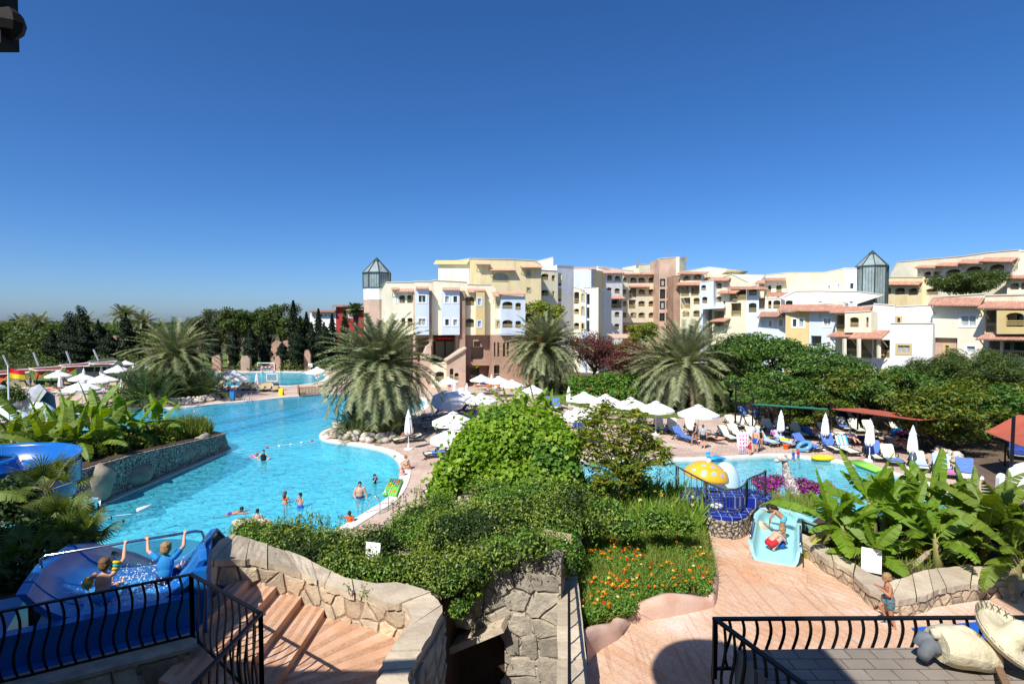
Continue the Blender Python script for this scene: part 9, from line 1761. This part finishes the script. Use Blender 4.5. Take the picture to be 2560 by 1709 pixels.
# the boys on the blue slide, facing away, holding the bar
def tolocal(w,loc,rz,h):v=Vector(w)-Vector(loc);a=-rz;return tuple(rot2(v,a)/h)
def slide_boy(label,a,b,z,h,gl,gr,hr_,wear,rz,tilt=0.,other=None):
 loc=L2(a,b,z);J=[tolocal(L2(g,1.60,zb-.0),loc,rz,h) if not isinstance(g,tuple) else g for g in (gl,gr)];ps=hang(J[0],J[1],tilt);return loc,person(label,loc,rz,h,ps,skin,hr_,wear,child=True,vox=.0085,group='boys on the blue slide',grip=True)
RZ=R(180+16)
slide_boy('boy in a blue swim shirt hanging from the bar with both hands',-.40,1.22,SZ+.05,1.30,-.10,-.68,hair['blond'],[('swim_shirt','shirt',cloth['azure']),('swim_trunks','trunks',cloth['navy'])],RZ)
lc,_=slide_boy('bare backed boy with yellow arm floats holding the bar with one hand',-1.30,1.02,SZ+.03,1.30,-1.02,(.20,-.10,.22),hair['fairbrown'],[('swim_trunks','trunks',cloth['azure'])],RZ,-.02)
def arm_float(w,d,lab):
 t=thing('arm_float',w,lab,'arm float','yellow arm floats');d=Vector(d).normalized();m=MB()
 for k in range(3):m.use(1 if k == 1 else 0);m.tube([d*(-.075+.05*k),d*(-.06+.05*k),d*(-.04+.05*k),d*(-.025+.05*k)],[.058,.078,.078,.058],12)
 m.build('cuff',[towels['yellow'],cloth['cyan']],t,smooth=True)
v=Vector(lc);arm_float(v+rot2(Vector((-.165,-.10,.60)),RZ),rot2(Vector((-.1,-.2,.55)),RZ),'yellow patterned arm float on the raised arm of the bare backed boy');arm_float(v+rot2(Vector((.23,-.07,.36)),RZ),rot2(Vector((.4,-.3,-.7)),RZ),'yellow patterned arm float on the lowered arm of the bare backed boy')
# children in the turquoise slide, and the running boy
c=P(1958,1350,3.08);person('dark haired girl in a cyan bikini bottom bending over in the turquoise slide',(c.x,c.y,3.08),R(-118),1.18,BEND,skin_t,hair['dark'],[('bikini_bottom','briefs',cloth['cyan'])],child=True,vox=.009,long_hair=True,group='children in the turquoise slide')
c=P(1928,1372,3.06);person('blond boy in red trunks crouching in the turquoise slide',(c.x,c.y,3.06),R(105),1.15,CROUCH,skin,hair['blond'],[('swim_trunks','trunks',cloth['red'])],child=True,vox=.009,group='children in the turquoise slide')
m=MB();c=P(1950,1366,3.1);m.ell((c.x,c.y,3.16),(.16,.10,.07),12,6);m.ell((c.x+.12,c.y+.03,3.2),(.08,.07,.06),10,6);tag(m.build('toy',cloth['blue'],smooth=True),'blue toy between the two children in the turquoise slide','toy',None,'thing')
pt=M('patterned_trunks',(.03,.05,.16),.8,(.05,.30,.22),26.,dirt=((.65,.08,.05),22.));c=P(2224,1566,2.8);person('small blond boy in patterned trunks running along the low wall',(c.x,c.y,2.8),R(-112),1.14,RUN,skin_t,hair['blond'],[('swim_trunks','trunks',pt)],child=True,vox=.008)
# ---------------------------------------------------------------- light, sky, camera
SUN_EL,SUN_AZ=R(49),atan2(.55,.83)            # light travels towards +Y, turned to +X
sx,sy=sin(SUN_AZ),cos(SUN_AZ)
sd=Vector((sx*cos(SUN_EL),sy*cos(SUN_EL),-sin(SUN_EL)))
sl=bpy.data.lights.new('sun','SUN');sl.energy=4.6;sl.angle=R(.5);sl.color=(1,.95,.87)
so=bpy.data.objects.new('sun',sl);COL.objects.link(so);so.rotation_euler=sd.to_track_quat('-Z','Y').to_euler()
w=bpy.data.worlds.new('World');SC.world=w;w.use_nodes=True;nt=w.node_tree
bg=nt.nodes['Background'];sk=nt.nodes.new('ShaderNodeTexSky');sk.sky_type='NISHITA';sk.sun_disc=False
sk.sun_elevation=SUN_EL;sk.sun_rotation=atan2(-sx,-sy);sk.altitude=0;sk.air_density=.76;sk.dust_density=.85;sk.ozone_density=10
hs=nt.nodes.new('ShaderNodeHueSaturation');hs.inputs['Saturation'].default_value=1.13;hs.inputs['Hue'].default_value=.503;nt.links.new(sk.outputs[0],hs.inputs['Color']);nt.links.new(hs.outputs[0],bg.inputs[0]);bg.inputs[1].default_value=.102
cd=bpy.data.cameras.new('camera');cd.sensor_width=36;cd.lens=F/2560*36;cd.clip_end=9000;cd.clip_start=.1
cam=bpy.data.objects.new('camera',cd);COL.objects.link(cam);cam.location=(0,0,HC);cam.rotation_euler=(pi/2-PIT,0,0);SC.camera=cam
vs=SC.view_settings;vs.view_transform='Standard';vs.look='None';vs.exposure=.5;vs.gamma=1;vs.use_curve_mapping=False
SC.cycles.max_bounces=6;SC.cycles.transparent_max_bounces=8;SC.cycles.use_denoising=True;SC.cycles.caustics_reflective=False;SC.cycles.caustics_refractive=False
